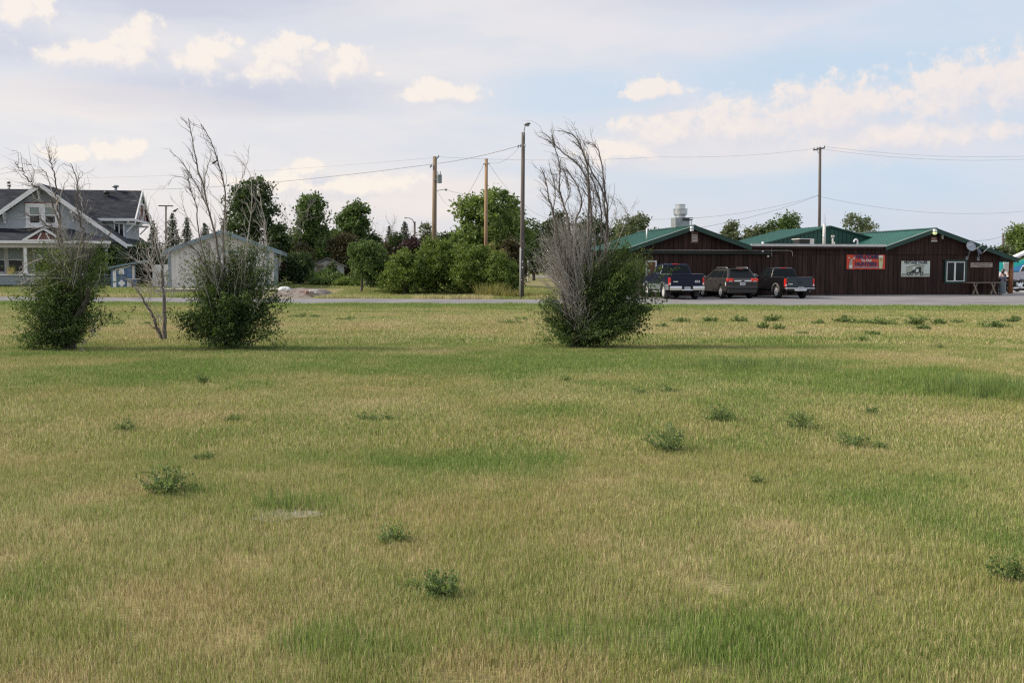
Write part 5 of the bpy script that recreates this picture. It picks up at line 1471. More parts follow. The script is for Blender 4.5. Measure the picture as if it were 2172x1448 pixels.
# ------------------------------------------------------------------ motorcycles
def motorcycle(label, loc, rz):
    t = thing('motorcycle', label, 'motorcycle', loc, rz, 'motorcycles parked beside the porch post')
    for x in (0, 1.5):
        w_ = MB().lathe([(.05, -.09), (.05, .09)], (x, 0, .32), 10, 'Y').build('wheel', M_chrome, t)
        MB().lathe([(.25, -.05), (.30, -.06), (.32, 0), (.30, .06), (.25, .05)], (x, 0, .32), 20, 'Y').build('tyre', M_tyre, w_, smooth=True)
        q = MB().lathe([(.23, -.04), (.255, -.045), (.255, .045), (.23, .04)], (x, 0, .32), 20, 'Y')
        for k in range(9):
            a = 2 * math.pi * k / 9
            q.bar((x, 0, .32), (x + .24 * math.cos(a), 0, .32 + .24 * math.sin(a)), .022, .022, up=(0, 1, 0))
        q.build('rim', M_chrome, w_)
    for s in (1, -1):
        MB().tube([(1.5, s * .1, .32), (1.25, s * .1, .78), (1.18, s * .1, .92)], .028, 7).build('fork', M_chrome, t, smooth=True)
        MB().tube([(1.15, s * .1, .95), (1.05, s * .3, 1.08), (.9, s * .38, 1.02)], .016, 6).build('handlebar', M_chrome, t, smooth=True)
        MB().tube([(.7, s * .18, .35), (.3, s * .22, .26), (-.3, s * .22, .30)], .05, 8).build('exhaust_pipe', M_chrome, t, smooth=True)
    MB().sphere((.85, 0, .78), (.30, .14, .13), 12, 8).build('fuel_tank', mat('black_gloss', (.012, .012, .014), rough=.15, coat=1), t, smooth=True)
    MB().sphere((.32, 0, .70), (.34, .15, .08), 10, 6).sphere((-.1, 0, .74), (.2, .12, .08), 10, 6).build('seat', M_blk, t, smooth=True)
    MB().lathe([(.08, -.16), (.16, -.14), (.16, .14), (.08, .16)], (.68, 0, .42), 12, 'Y').bar((.62, 0, .45), (.45, 0, .68), .16, .14).bar((.74, 0, .45), (.92, 0, .66), .16, .14).build('engine', M_chrome, t)
    MB().tube([(1.2, 0, .85), (.6, 0, .66), (0, 0, .42)], .035, 7).tube([(1.18, 0, .8), (.8, 0, .25), (.3, 0, .25), (0, 0, .32)], .03, 7).build('frame', M_black, t, smooth=True)
    MB().tube([(-.34, 0, .42), (-.26, 0, .58), (0, 0, .68), (.2, 0, .6)], [.05, .08, .09, .06], 8).build('rear_fender', M_black, t, smooth=True)
    MB().sphere((1.32, 0, .85), (.1, .1, .1), 10, 7).build('headlight', M_chrome, t, smooth=True)
    return t
q = W(2146, 620, 69.3)
motorcycle('black and chrome motorcycle half hidden behind the log porch post', (q.x - .2, q.y - .1, .1), R(8))
q = W(2168, 621, 70.5)
motorcycle('black motorcycle cut by the right edge beyond the log porch post', (q.x + .1, q.y + .9, .1), R(-28))

# ------------------------------------------------------------------ people sitting by the porch
M_skin = mat('skin', (.42, .25, .18), rough=.6)
M_hair = mat('dark_hair', (.012, .010, .009), rough=.7)
def skin_mesh(name, verts, edges, radii, m, parent, root=0, sub=1):
    me = bpy.data.meshes.new(name)
    me.from_pydata([tuple(v) for v in verts], edges, [])
    me.materials.append(m)
    o = bpy.data.objects.new(name, me); COL.objects.link(o); o.parent = parent
    o.modifiers.new('skin', 'SKIN').use_smooth_shade = True
    sv = me.skin_vertices[0].data
    for i, r in enumerate(radii):
        sv[i].radius = (r, r) if not hasattr(r, '__len__') else r
        sv[i].use_root = (i == root)
    s = o.modifiers.new('sub', 'SUBSURF'); s.levels = s.render_levels = sub
    return o
def seated_person(label, loc, rz, shirt, trousers, hair, lean=.08, long_hair=False, seat=.46):
    """x forward, y left; seated figure with forearms resting forward"""
    t = thing('person', label, 'person', loc, rz)
    h = seat + .04
    J = dict(pel=(0, 0, h + .06), belly=(lean * .4, 0, h + .22), chest=(lean, 0, h + .42), neck=(lean + .02, 0, h + .58), head0=(lean + .04, 0, h + .66))
    V, E, Rd = [], [], []
    def nv(p, r, prev=None):
        V.append(p); Rd.append(r)
        if prev is not None: E.append((prev, len(V) - 1))
        return len(V) - 1
    pel = nv(J['pel'], (.15, .12)); be = nv(J['belly'], (.15, .12), pel); ch_ = nv(J['chest'], (.17, .12), be); ne = nv(J['neck'], .06, ch_); hd = nv((lean + .035, 0, h + .66), .055, ne)
    arms = {}
    for s in (1, -1):
        sh = nv((lean, s * .17, h + .50), .065, ch_); el = nv((lean + .10, s * .25, h + .26), .05, sh); wr = nv((lean + .34, s * .16, h + .28), .033, el)
        pm = nv((lean + .40, s * .14, h + .285), (.04, .022), wr)
        for k, (dy, ln) in enumerate(((-.030, .075), (-.010, .09), (.010, .085), (.030, .065))):
            f1 = nv((lean + .44, s * .14 + dy, h + .285), .010, pm); f2 = nv((lean + .44 + ln * .6, s * .14 + dy, h + .27), .009, f1); nv((lean + .44 + ln * .8, s * .14 + dy, h + .245), .008, f2)
        th = nv((lean + .40, s * .14 - s * .045, h + .29), .012, pm); nv((lean + .44, s * .14 - s * .06, h + .28), .010, th)
        hp = nv((.06, s * .10, h + .02), .10, pel); kn = nv((.46, s * .15, h + .03), .072, hp); an = nv((.42, s * .15, .10), .045, kn); nv((.55, s * .16, .045), .038, an)
        arms[s] = (sh, el)
    skin_mesh('body', V, E, Rd, M_skin, t)
    # shirt and trousers follow the body
    sv = [(0, 0, h + .08), (lean * .4, 0, h + .22), (lean, 0, h + .42), (lean + .01, 0, h + .53), (lean, .19, h + .50), (lean + .08, .255, h + .30), (lean, -.19, h + .50), (lean + .08, -.255, h + .30)]
    skin_mesh('shirt', sv, [(0, 1), (1, 2), (2, 3), (2, 4), (4, 5), (2, 6), (6, 7)], [(.175, .145), (.175, .145), (.19, .14), .085, .085, .07, .085, .07], shirt, t)
    tv = [(0, 0, h + .06)]; te = []; tr = [(.165, .14)]
    for s in (1, -1):
        b = len(tv); tv += [(.08, s * .11, h + .02), (.46, s * .15, h + .03), (.43, s * .15, .14)]; te += [(0, b), (b, b + 1), (b + 1, b + 2)]; tr += [.115, .085, .065]
        MB().sphere((.48, s * .155, .05), (.14, .05, .05), 10, 6).build('shoe', M_black, t, smooth=True)
    skin_mesh('trousers', tv, te, tr, trousers, t)
    hx, hz2 = lean + .055, h + .77
    hd_ = MB().sphere((hx, 0, hz2), (.095, .078, .118), 14, 10).sphere((hx + .03, 0, hz2 - .06), (.06, .055, .06), 10, 7)
    hd_.sphere((hx + .095, 0, hz2 - .015), (.022, .016, .026), 8, 5)
    for s in (1, -1): hd_.sphere((hx - .005, s * .078, hz2 - .01), (.025, .012, .034), 8, 5)
    ho = hd_.build('head', M_skin, t, smooth=True)
    for s in (1, -1): MB().sphere((hx + .083, s * .03, hz2 + .012), (.012, .015, .010), 8, 5).build('eye', M_black, ho, smooth=True)
    MB().sphere((hx + .078, 0, hz2 - .062), (.014, .028, .008), 8, 5).build('mouth', mat('lips', (.30, .10, .09), rough=.5), ho, smooth=True)
    q = MB().sphere((hx - .02, 0, hz2 + .028), (.102, .09, .108), 14, 9)
    if long_hair: q.sphere((hx - .075, 0, hz2 - .10), (.05, .085, .14), 10, 8)
    q.build('hair', hair, ho, smooth=True)
    st = thing('folding_chair', 'seat under the person ' + label[7:], 'chair', loc, rz)
    MB().b2((-.2, -.21, seat - .05), (.24, .21, seat - .01)).build('seat', M_blk, st)
    MB().b2((-.235, -.21, seat + .15), (-.205, .21, seat + .40)).build('backrest', M_blk, st)
    for (x, y) in ((-.2, .19), (-.2, -.19), (.22, .19), (.22, -.19)):
        MB().cyl((x, y, 0), (x * .9, y, seat - .05 if x > 0 else seat + .38), .014, n=6).build('leg', M_galvdark, st)
    return t
M_gshirt = mat('lilac_grey_shirt', (.20, .21, .30), rough=.85); M_bshirt = mat('black_shirt', (.014, .013, .018), rough=.85); M_pshirt = mat('pale_pink_shirt', (.58, .42, .56), rough=.85)
M_jean = mat('dark_jeans', (.02, .024, .035), rough=.85)
q = W(2125.5, 615, 69.0); seated_person('person in a grey shirt seated behind the trash barrel', (q.x, q.y + .15, .1), R(18), M_gshirt, M_jean, M_hair, .06, seat=.50)
q = W(2134, 616, 70.2); seated_person('person in black facing the grey shirted one by the log post', (q.x, q.y + .3, .1), R(190), M_bshirt, M_jean, M_hair, .06, seat=.62)
q = W(2154.5, 617, 70.6); seated_person('person in a pale pink shirt seated right of the log post', (q.x, q.y + .9, .1), R(165), M_pshirt, M_jean, mat('brown_hair', (.05, .025, .014), rough=.7), .04, True, seat=.45)
q = W(2131, 616, 69.6)
ct = thing('cafe_table', 'dark small table between the people under the bar porch', 'table', (q.x - .05, q.y + .35, .1), R(10))
MB().lathe([(.28, .73), (.30, .74), (.30, .76), (.28, .77)], n=16).build('table_top', M_black, ct)
MB().cyl((0, 0, .02), (0, 0, .73), .03, n=8).lathe([(.22, 0), (.2, .02)], n=12).build('pedestal', M_black, ct)
# ================================================================== vegetation generators
def leaves(name, C, size, tint, material, rng, parent=None, kind=None, aspect=.55, up=.25, droop=None):
    """one mesh of diamond leaves at the points C"""
    n = len(C)
    d = rng.normal(size=(n, 3)); d[:, 2] += up if droop is None else droop
    d /= np.linalg.norm(d, axis=1)[:, None]
    e = rng.normal(size=(n, 3)); e -= d * (e * d).sum(1)[:, None]; e /= np.linalg.norm(e, axis=1)[:, None]
    f = np.cross(d, e)
    s = (size * (.65 + .7 * rng.rand(n)))[:, None] if np.ndim(size) == 0 else (size * (.65 + .7 * rng.rand(n)))[:, None]
    V = np.stack([C - d * s * .5, C + e * s * aspect * .5 + f * s * .10, C + d * s * .5, C - e * s * aspect * .5 + f * s * .10], 1).reshape(-1, 3)
    i = np.arange(n) * 4
    F = np.concatenate([np.stack([i, i + 1, i + 2], 1), np.stack([i, i + 2, i + 3], 1)])
    return link(name, npmesh(name, V, F, material, {'tint': np.repeat(np.clip(tint, 0, 1), 4)}), parent, kind)

def tubes_np(paths, n=4):
    """many tapered tubes -> V, F.  paths: list of (pts (k,3), radii (k,))"""
    V, F, o = [], [], 0
    an = np.arange(n) * 2 * np.pi / n
    for pts, rad in paths:
        pts = np.asarray(pts, float); rad = np.asarray(rad, float)
        t = np.gradient(pts, axis=0); t /= np.linalg.norm(t, axis=1)[:, None] + 1e-9
        ref = np.array([1., 0, 0]) if abs(t[0, 0]) < .8 else np.array([0, 1., 0])
        a = ref - t * (t @ ref)[:, None]; a /= np.linalg.norm(a, axis=1)[:, None] + 1e-9
        b = np.cross(t, a)
        ring = pts[:, None] + rad[:, None, None] * (a[:, None] * np.cos(an)[None, :, None] + b[:, None] * np.sin(an)[None, :, None])
        k = len(pts); V.append(ring.reshape(-1, 3))
        i = (np.arange(k - 1)[:, None] * n + np.arange(n)[None]); j = (np.arange(k - 1)[:, None] * n + (np.arange(n)[None] + 1) % n)
        F.append(np.stack([i, j, j + n, i + n], -1).reshape(-1, 4) + o); o += k * n
    return np.concatenate(V), np.concatenate(F)
def tubes(name, paths, material, parent=None, n=4, kind=None):
    V, F = tubes_np(paths, n)
    return link(name, npmesh(name, V, F, material, smooth=True), parent, kind)
def curve(p0, p1, rng, k=6, bend=.12, lift=0.0):
    p0, p1 = np.asarray(p0, float), np.asarray(p1, float)
    L = np.linalg.norm(p1 - p0); t = np.linspace(0, 1, k)[:, None]
    o = rng.normal(size=3) * L * bend; o2 = rng.normal(size=3) * L * bend * .4
    o = o + np.array([0, 0, lift * L])
    return p0 + (p1 - p0) * t + np.sin(math.pi * t) * o + np.sin(2 * math.pi * t) * o2

M_bark = mat('grey_brown_bark', (.10, .082, .068), rough=.95, color2=(.17, .15, .135), vscale=9, stretch=(1, 1, .3), bump=.5, bscale=20)
M_barkd = mat('dark_bark', (.055, .045, .038), rough=.95, color2=(.10, .085, .075), vscale=8, stretch=(1, 1, .3))
M_dead = mat('dead_twig', (.33, .305, .28), rough=.9, color2=(.46, .435, .41), vscale=5)
M_live = mat('live_stem_bark', (.055, .055, .032), rough=.9)
M_deadd = mat('dead_branch_bark', (.095, .080, .072), rough=.95, color2=(.19, .17, .155), vscale=6, stretch=(1, 1, .4))
LM = dict(
    dark=leafmat('leaves_dark', (0.016, 0.034, 0.012), (0.081, 0.127, 0.040)),
    mid=leafmat('leaves_mid', (0.027, 0.058, 0.016), (0.138, 0.219, 0.058)),
    light=leafmat('leaves_light', (0.048, 0.094, 0.024), (0.249, 0.335, 0.094)),
    grey=leafmat('leaves_grey_green', (0.053, 0.075, 0.038), (0.203, 0.247, 0.128)),
    brown=leafmat('leaves_brown', (0.027, 0.027, 0.015), (0.112, 0.102, 0.048)),
    purple=leafmat('leaves_purple', (0.022, 0.011, 0.015), (0.087, 0.048, 0.056)),
    spruce=leafmat('needles', (0.015, 0.030, 0.018), (0.075, 0.108, 0.057), trans=.1),
    hedge=leafmat('leaves_hedge', (0.029, 0.065, 0.013), (0.209, 0.284, 0.056)),
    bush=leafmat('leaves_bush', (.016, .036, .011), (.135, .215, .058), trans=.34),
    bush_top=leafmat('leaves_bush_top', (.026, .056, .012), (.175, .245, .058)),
    weed=leafmat('leaves_weed', (.075, .125, .045), (.22, .30, .105), trans=.4),
    yellow=leafmat('leaves_yellow', (.11, .12, .035), (.34, .31, .12)))

def blob_tree(name, label, cat, px, Y, top, bot, hw, kind, seed, nclump=260, per=26, leaf=None, shape='round', trunk_r=.16, group=None, gaps=.0, base_px=None, lean=0.0, spread=1.0, bark=None):
    """a broadleaf tree: trunk and limbs, and a crown of leaf clumps that leaves gaps. px/top/bot/hw in photo pixels at depth Y"""
    rng = np.random.RandomState(seed)
    s = Y / FPX
    x0 = W(px, 572, Y).x; zt = W(px, top, Y).z; zbt = W(px, bot, Y).z; rw = hw * s * 1.14
    gx = W(base_px, 572, Y).x if base_px else x0
    zg = TZ(gx, Y)
    zbt = max(zbt, zg + .1)
    H = zt - zbt
    t = thing(name, label, cat, (gx, Y, zg), 0, group)
    cx = x0 - gx; zb = zbt - zg
    # lobes inside the envelope
    nb = {'round': 11, 'tall': 12, 'bushy': 13, 'sparse': 12, 'shrub': 12}[shape]
    lob = []
    for k in range(nb):
        f = (k + .5) / nb
        z = zb + H * (.12 + .76 * f)
        if shape in ('round', 'sparse'): env = math.sin(math.pi * min(1, max(.08, .12 + .80 * f))) ** .6
        elif shape == 'tall': env = (1 - f) ** .55 * .9 + .12
        elif shape == 'shrub': env = (1 - f * .75)
        else: env = (1 - f) ** .45
        a = k * 2.4 + rng.rand() * 1.2; r = rw * env * (.30 + .42 * rng.rand())
        lr = (rw * .46 * (.6 + .55 * rng.rand())) * (.65 + .5 * env)
        c = np.array([cx + r * math.cos(a), r * math.sin(a) * spread, z])
        lob.append((c, np.array([lr, lr * spread, min(lr * (.95 if shape != 'tall' else 1.25), H * .34)])))
    lob.append((np.array([cx + rw * (.1 - .2 * rng.rand()), 0, zb + H * .86]), np.array([rw * .30, rw * .3, H * .14])))
    # branches
    tp = np.array([cx * .75, 0, zb + H * .55])
    trunk = [(curve((0, 0, -.1), tp, rng, 7, .03), np.linspace(trunk_r, trunk_r * .35, 7))]
    br = []
    for (c, r_) in lob:
        f = np.clip((c[2] * .62) / max(tp[2], .1), .12, .95)
        st_ = trunk[0][0][int(f * 6)]
        br.append((curve(st_, c, rng, 5, .08, .06), np.linspace(trunk_r * .4, trunk_r * .08, 5)))
    tubes('trunk', trunk, bark or M_barkd, t, 7)
    tubes('limbs', br, bark or M_barkd, t, 4, 'stuff')
    # clumps: mostly near the lobe surfaces
    wts = np.array([r_[0] ** 2 for c, r_ in lob]); wts /= wts.sum()
    pick = rng.choice(len(lob), nclump, p=wts)
    d = rng.normal(size=(nclump, 3)); d[:, 2] += .25; d /= np.linalg.norm(d, axis=1)[:, None]
    rad = (.45 + .62 * rng.rand(nclump) ** .6)[:, None]
    LC = np.array([c for c, r_ in lob])[pick]; LR = np.array([r_ for c, r_ in lob])[pick]
    cc = LC + d * LR * rad
    keep = cc[:, 2] > .15
    cc = cc[keep]; d = d[keep]; m = len(cc)
    cr = (leaf or .3) * 1.25 * (.6 + .9 * rng.rand(m))
    P_ = np.repeat(cc, per, 0) + rng.normal(size=(m * per, 3)) * np.repeat(cr, per)[:, None] * np.array([.62, .62, .5])
    tint = np.repeat(.42 + .2 * (rng.rand(m) - .5) * 2, per) + .36 * (rng.rand(m * per) - .5)
    k = P_[:, 2] > .05
    leaves('crown', P_[k], leaf or .3, tint[k], LM[kind], rng, t)
    return t

def spruce(label, px, Y, top, hw, seed, name='spruce_tree', kind='spruce', group='spruces beyond the house and garage', bot=600):
    rng = np.random.RandomState(seed)
    x = W(px, 572, Y).x; zg = TZ(x, Y); H = W(px, top, Y).z - zg; rw = hw * Y / FPX
    t = thing(name, label, 'tree', (x, Y, zg), 0, group)
    tubes('trunk', [(np.array([[0, 0, -.1], [0.03, 0, H * .5], [0, 0, H]]), np.array([.14, .08, .015]))], M_barkd, t, 6)
    P_, br = [], []
    z = H * .12
    while z < H * .985:
        f = z / H; R_ = rw * 1.7 * (1 - f) ** .8 + .06
        for a in np.arange(5) * 1.2566 + rng.rand() * 6:
            L = R_ * (.65 + .6 * rng.rand()); tip = np.array([L * math.cos(a), L * math.sin(a), -.22 * L + .1 * L * rng.rand()])
            k = max(6, int(34 * L)); tt = rng.rand(k)[:, None] ** .7
            q = np.array([0, 0, z]) + tip * tt + rng.normal(size=(k, 3)) * (.05 + .10 * L * (1 - tt * .6))
            P_.append(q); br.append((np.array([[0, 0, z], [tip[0] * .5, tip[1] * .5, z + tip[2] * .3], [tip[0], tip[1], z + tip[2]]]), np.array([.02, .014, .004])))
        z += max(.16, H * .030) * (.8 + .5 * rng.rand())
    P_ = np.concatenate(P_)
    tubes('limbs', br, M_barkd, t, 3, 'stuff')
    leaves('crown', P_, .22, .45 + .5 * (rng.rand(len(P_)) - .5), LM[kind], rng, t, aspect=.4, droop=-.1)
    return t

def bare_tree(label, px, Y, top, hw, seed, base=600, group=None, m=None):
    rng = np.random.RandomState(seed)
    x = W(px, 572, Y).x; zg = TZ(x, Y); H = W(px, top, Y).z - zg; rw = hw * Y / FPX
    t = thing('bare_tree', label, 'tree', (x, Y, zg), 0, group)
    tr = curve((0, 0, -.1), (rw * .15, 0, H * .55), rng, 7, .05)
    tubes('trunk', [(tr, np.linspace(.13, .06, 7))], m or M_deadd, t, 6)
    br = []
    def grow(p, d, L, r, lv):
        q = curve(p, p + d * L, rng, 5, .10, .05)
        br.append((q, np.linspace(r, r * .35, 5)))
        if lv == 0: return
        for k in range(4 if lv > 1 else 5):
            i = 1 + int(3.9 * rng.rand()); dd = d + rng.normal(size=3) * .55; dd[2] += .15; dd /= np.linalg.norm(dd)
            grow(q[i], dd, L * (.45 + .25 * rng.rand()), r * .5, lv - 1)
    for k in range(8):
        i = 3 + int(3.9 * rng.rand()); a = rng.rand() * 6.28
        d = np.array([math.cos(a) * .7, math.sin(a) * .7, .9]); d /= np.linalg.norm(d)
        grow(tr[i], d, H * .33, .035, 2)
    tubes('limbs', br, m or M_dead, t, 3, 'stuff')
    return t

# ------------------------------------------------------------------ trees and shrubs behind the houses, left to right
spruce('dark spruce tip just showing above the grey house roof', 25, 112, 383, 12, 1)
spruce('spruce right behind the house gable, left of the far power pole', 327, 108, 468, 17, 2)
spruce('full spruce between the house and garage behind the dead sapling', 368, 106, 452, 21, 3)
spruce('thin spruce right of the full one above the garage roof', 398, 110, 461, 15, 4)
spruce('spruce above the left slope of the garage roof', 436, 107, 472, 20, 5)
blob_tree('dark_tree', 'tall dark tree standing behind the garage', 'tree', 527, 93, 384, 590, 72, 'dark', 11, 420, 30, .30, 'round', .3)
blob_tree('dark_tree', 'lower dark tree right of the tall one behind the garage', 'tree', 594, 91, 476, 600, 34, 'dark', 12, 230, 28, .28, 'tall', .2)
blob_tree('poplar_tree', 'leafy poplar with pointed top left of the shed', 'tree', 661, 98, 414, 596, 50, 'mid', 13, 430, 30, .30, 'tall', .25)
bare_tree('bare twigs rising left of the leafy poplar', 629, 97, 415, 16, 14)
blob_tree('round_tree', 'round crowned green tree right of the poplar', 'tree', 750, 102, 428, 585, 42, 'mid', 15, 330, 30, .30, 'round', .22)
blob_tree('brown_shrub', 'brown leaved shrub mass behind the garden shed', 'shrub', 735, 92, 500, 596, 52, 'brown', 16, 330, 28, .26, 'shrub', .15)
blob_tree('brown_shrub', 'brownish shrub left behind the shed roof', 'shrub', 640, 91, 520, 596, 36, 'brown', 17, 200, 28, .26, 'shrub', .12)
bare_tree('leaning bare tree between round tree and spruces', 818, 105, 446, 34, 18)
spruce('small spruce left of the pair beyond the hedge', 826, 110, 479, 13, 19)
spruce('taller spruce right of the pair beyond the hedge', 859, 108, 467, 19, 20)
blob_tree('plum_tree', 'dark purple leaved tree above the hedge', 'tree', 876, 88, 506, 585, 30, 'purple', 21, 200, 26, .24, 'round', .12)
blob_tree('plum_tree', 'smaller purple shrub left of the hedge top', 'tree', 815, 94, 520, 590, 36, 'brown', 22, 210, 26, .26, 'shrub', .12)
blob_tree('grey_tree', 'grey green tree just left of the transformer pole', 'tree', 906, 92, 468, 580, 22, 'grey', 23, 150, 24, .24, 'tall', .12)
bare_tree('bare twigs just right of the transformer pole', 945, 90, 478, 22, 24)
blob_tree('green_tree', 'dull green tree behind the hedge right of the transformer pole', 'tree', 968, 90, 493, 590, 46, 'dark', 25, 280, 26, .26, 'round', .15)
blob_tree('cottonwood_tree', 'large bright cottonwood behind the bare yellow pole', 'tree', 1032, 88, 405, 590, 66, 'light', 26, 430, 28, .32, 'round', .28)
blob_tree('cottonwood_tree', 'darker cottonwood right behind the light pole', 'tree', 1086, 92, 434, 590, 34, 'mid', 27, 230, 26, .30, 'round', .18)
blob_tree('cottonwood_tree', 'low olive tree between hedge and light pole', 'tree', 1082, 84, 508, 606, 40, 'brown', 28, 240, 26, .26, 'shrub', .15)
blob_tree('far_tree', 'dark far tree just right of the light pole', 'tree', 1132, 150, 470, 588, 36, 'dark', 29, 260, 24, .42, 'round', .25, 'trees beyond the far road')
blob_tree('far_tree', 'dark far tree seen through the left dead twigs of the bush', 'tree', 1182, 148, 452, 588, 44, 'dark', 30, 280, 24, .42, 'round', .25, 'trees beyond the far road')
blob_tree('far_tree', 'dark far tree behind the middle of the dead topped bush', 'tree', 1250, 146, 462, 588, 48, 'dark', 31, 260, 24, .42, 'round', .25, 'trees beyond the far road')
blob_tree('far_tree', 'dark far tree seen left of the bar roof', 'tree', 1306, 150, 482, 588, 36, 'dark', 32, 220, 24, .42, 'round', .25, 'trees beyond the far road')
blob_tree('olive_tree', 'grey green tree above the left end of the bar roof', 'tree', 1347, 112, 458, 560, 44, 'grey', 33, 280, 22, .27, 'round', .2)
blob_tree('slim_tree', 'slim loose tree above the right slope of the left gable', 'tree', 1547, 118, 470, 560, 25, 'grey', 34, 150, 22, .27, 'round', .16)
blob_tree('olive_tree', 'pale thin tree left of the dark pair above the flat roof', 'tree', 1598, 120, 486, 560, 42, 'grey', 35, 210, 22, .27, 'sparse', .16)
bare_tree('bare grey twigs among the trees above the flat roof', 1610, 119, 478, 20, 36)
blob_tree('round_tree', 'dark leafy tree left of the tall dark pole', 'tree', 1668, 116, 456, 560, 42, 'mid', 37, 290, 26, .27, 'round', .2)
blob_tree('round_tree', 'smaller dark tree left of the leafy one above the flat roof', 'tree', 1630, 118, 472, 560, 22, 'dark', 38, 150, 24, .26, 'round', .16)
blob_tree('airy_tree', 'airy tree above the ridge between the green roofs', 'tree', 1823, 122, 458, 560, 46, 'grey', 39, 200, 22, .28, 'sparse', .16)
blob_tree('green_tree', 'bright green tree at the right edge beyond the turquoise building', 'tree', 2164, 125, 474, 600, 40, 'light', 40, 380, 28, .30, 'round', .22)
blob_tree('green_tree', 'small olive tree beside the street light at right', 'tree', 2133, 122, 518, 600, 24, 'grey', 41, 160, 24, .26, 'round', .14)
blob_tree('leaning_apple', 'rounded fruit tree on a leaning grey trunk left of the hedge', 'tree', 778, 66, 512, 596, 48, 'mid', 42, 360, 30, .15, 'round', .10, base_px=764, bark=M_bark)
for i, (px, top, hw, k, lb) in enumerate(((612, 498, 34, 'dark', 'dark filler tree between the garage trees and the poplar'), (705, 486, 36, 'dark', 'shaded tree in the gap between poplar and round tree'), (792, 498, 32, 'dark', 'shaded tree right under the round tree crown'),
        (842, 496, 28, 'dark', 'dark tree low between the two spruces beyond the hedge'), (925, 494, 34, 'mid', 'green tree low behind the transformer pole foot'), (1000, 478, 34, 'mid', 'green tree left under the bright cottonwood crown'))):
    blob_tree('backing_tree', lb, 'tree', px, 104 if i < 3 else 97, top, 600, hw, k, 140 + i, 260, 26, .28, 'bushy', .15)
# hedge of separate shrubs
blob_tree('hedge_shrub', 'left shrub of the dense hedge behind the grass verge', 'shrub', 858, 64, 535, 624, 58, 'hedge', 43, 420, 34, .14, 'bushy', .08, 'hedge shrubs left of the light pole')
blob_tree('hedge_shrub', 'tall middle left shrub of the dense hedge', 'shrub', 925, 65, 514, 624, 72, 'hedge', 44, 520, 34, .14, 'bushy', .08, 'hedge shrubs left of the light pole')
blob_tree('hedge_shrub', 'middle right shrub of the hedge under the yellow pole', 'shrub', 1000, 64, 522, 624, 70, 'hedge', 45, 500, 34, .14, 'bushy', .08, 'hedge shrubs left of the light pole')
blob_tree('hedge_shrub', 'right end shrub of the hedge beside the light pole', 'shrub', 1062, 63, 540, 627, 48, 'hedge', 46, 420, 34, .14, 'bushy', .08, 'hedge shrubs left of the light pole')
blob_tree('flowering_tree', 'yellow leaf sprays in the hedge below the yellow pole', 'shrub', 1040, 66, 519, 545, 8, 'yellow', 47, 16, 20, .14, 'tall', .05)
blob_tree('flowering_tree', 'yellow spray at the hedge end near the light pole', 'shrub', 1066, 65, 530, 548, 5, 'yellow', 48, 12, 20, .13, 'tall', .05)
blob_tree('yard_shrub', 'dark vine covered shrub against the house corner', 'shrub', 232, 73, 522, 606, 46, 'dark', 49, 330, 28, .16, 'bushy', .08)
blob_tree('yard_shrub', 'dark shrub between the house and white fence', 'shrub', 302, 77, 518, 606, 44, 'dark', 50, 330, 28, .17, 'bushy', .08)
blob_tree('yard_shrub', 'dark shrub beside the red post at the garage', 'shrub', 634, 75, 540, 614, 42, 'dark', 51, 360, 28, .17, 'bushy', .08)
blob_tree('yard_shrub', 'green weedy shrub before the shed door', 'shrub', 690, 74, 578, 614, 50, 'mid', 52, 300, 28, .15, 'shrub', .05)
blob_tree('yard_shrub', 'small dark sapling right before the shed window', 'shrub', 704, 80, 556, 604, 14, 'dark', 53, 80, 22, .15, 'round', .05)
blob_tree('yard_shrub', 'low green growth right of the shed under the fruit tree', 'shrub', 738, 72, 592, 616, 30, 'hedge', 54, 160, 24, .14, 'shrub', .05)
blob_tree('yard_shrub', 'dark undergrowth left of the hedge by the fruit tree', 'shrub', 810, 70, 560, 618, 34, 'dark', 55, 240, 26, .15, 'bushy', .06)
# tall yellow grass clump at the foot of the hedge
def grass_tuft(name, label, pos, h, rad, n, kind, seed, cat='grass tuft', group=None, lean=.35, w=.012):
    rng = np.random.RandomState(seed); t = thing(name, label, cat, pos, 0, group)
    ps = []
    a = rng.rand(n) * 6.28; d = rad * rng.rand(n) ** .7
    V, F = [], []
    hh = h * (.55 + .6 * rng.rand(n)); la = a + rng.normal(size=n) * .6; le = hh * lean * rng.rand(n)
    b = np.stack([d * np.cos(a), d * np.sin(a) * .8, -.02 + 0 * a], 1)
    tip = b + np.stack([le * np.cos(la), le * np.sin(la), hh], 1); mid = b * .55 + tip * .45 + np.array([0, 0, .06 * h])
    sd_ = np.stack([np.cos(a * 3), np.sin(a * 3), 0 * a], 1) * w
    V = np.stack([b - sd_, b + sd_, mid + sd_ * .8, mid - sd_ * .8, tip + sd_ * .15, tip - sd_ * .15], 1).reshape(-1, 3); i = np.arange(n) * 6
    F = np.concatenate([np.stack([i, i + 1, i + 2, i + 3], 1), np.stack([i + 3, i + 2, i + 4, i + 5], 1)])
    link('blades', npmesh('blades', V, F, LM[kind], {'tint': np.repeat(rng.rand(n), 6)}), t)
    return t
q = W(1045, 632, 59.5)
grass_tuft('tall_grass', 'tall yellow grass clump at the foot of the hedge', (q.x, q.y, 0), .85, .95, 360, 'yellow', 3, lean=.6, w=.012)
q = W(1085, 634, 58.6)
grass_tuft('tall_grass', 'low pale weed clump left of the light pole foot', (q.x, q.y, 0), .5, .6, 300, 'yellow', 4, w=.016)
q = W(1135, 633, 58.4)
grass_tuft('tall_grass', 'low pale weed clump right of the light pole foot', (q.x, q.y, 0), .35, .9, 320, 'yellow', 5, w=.02)
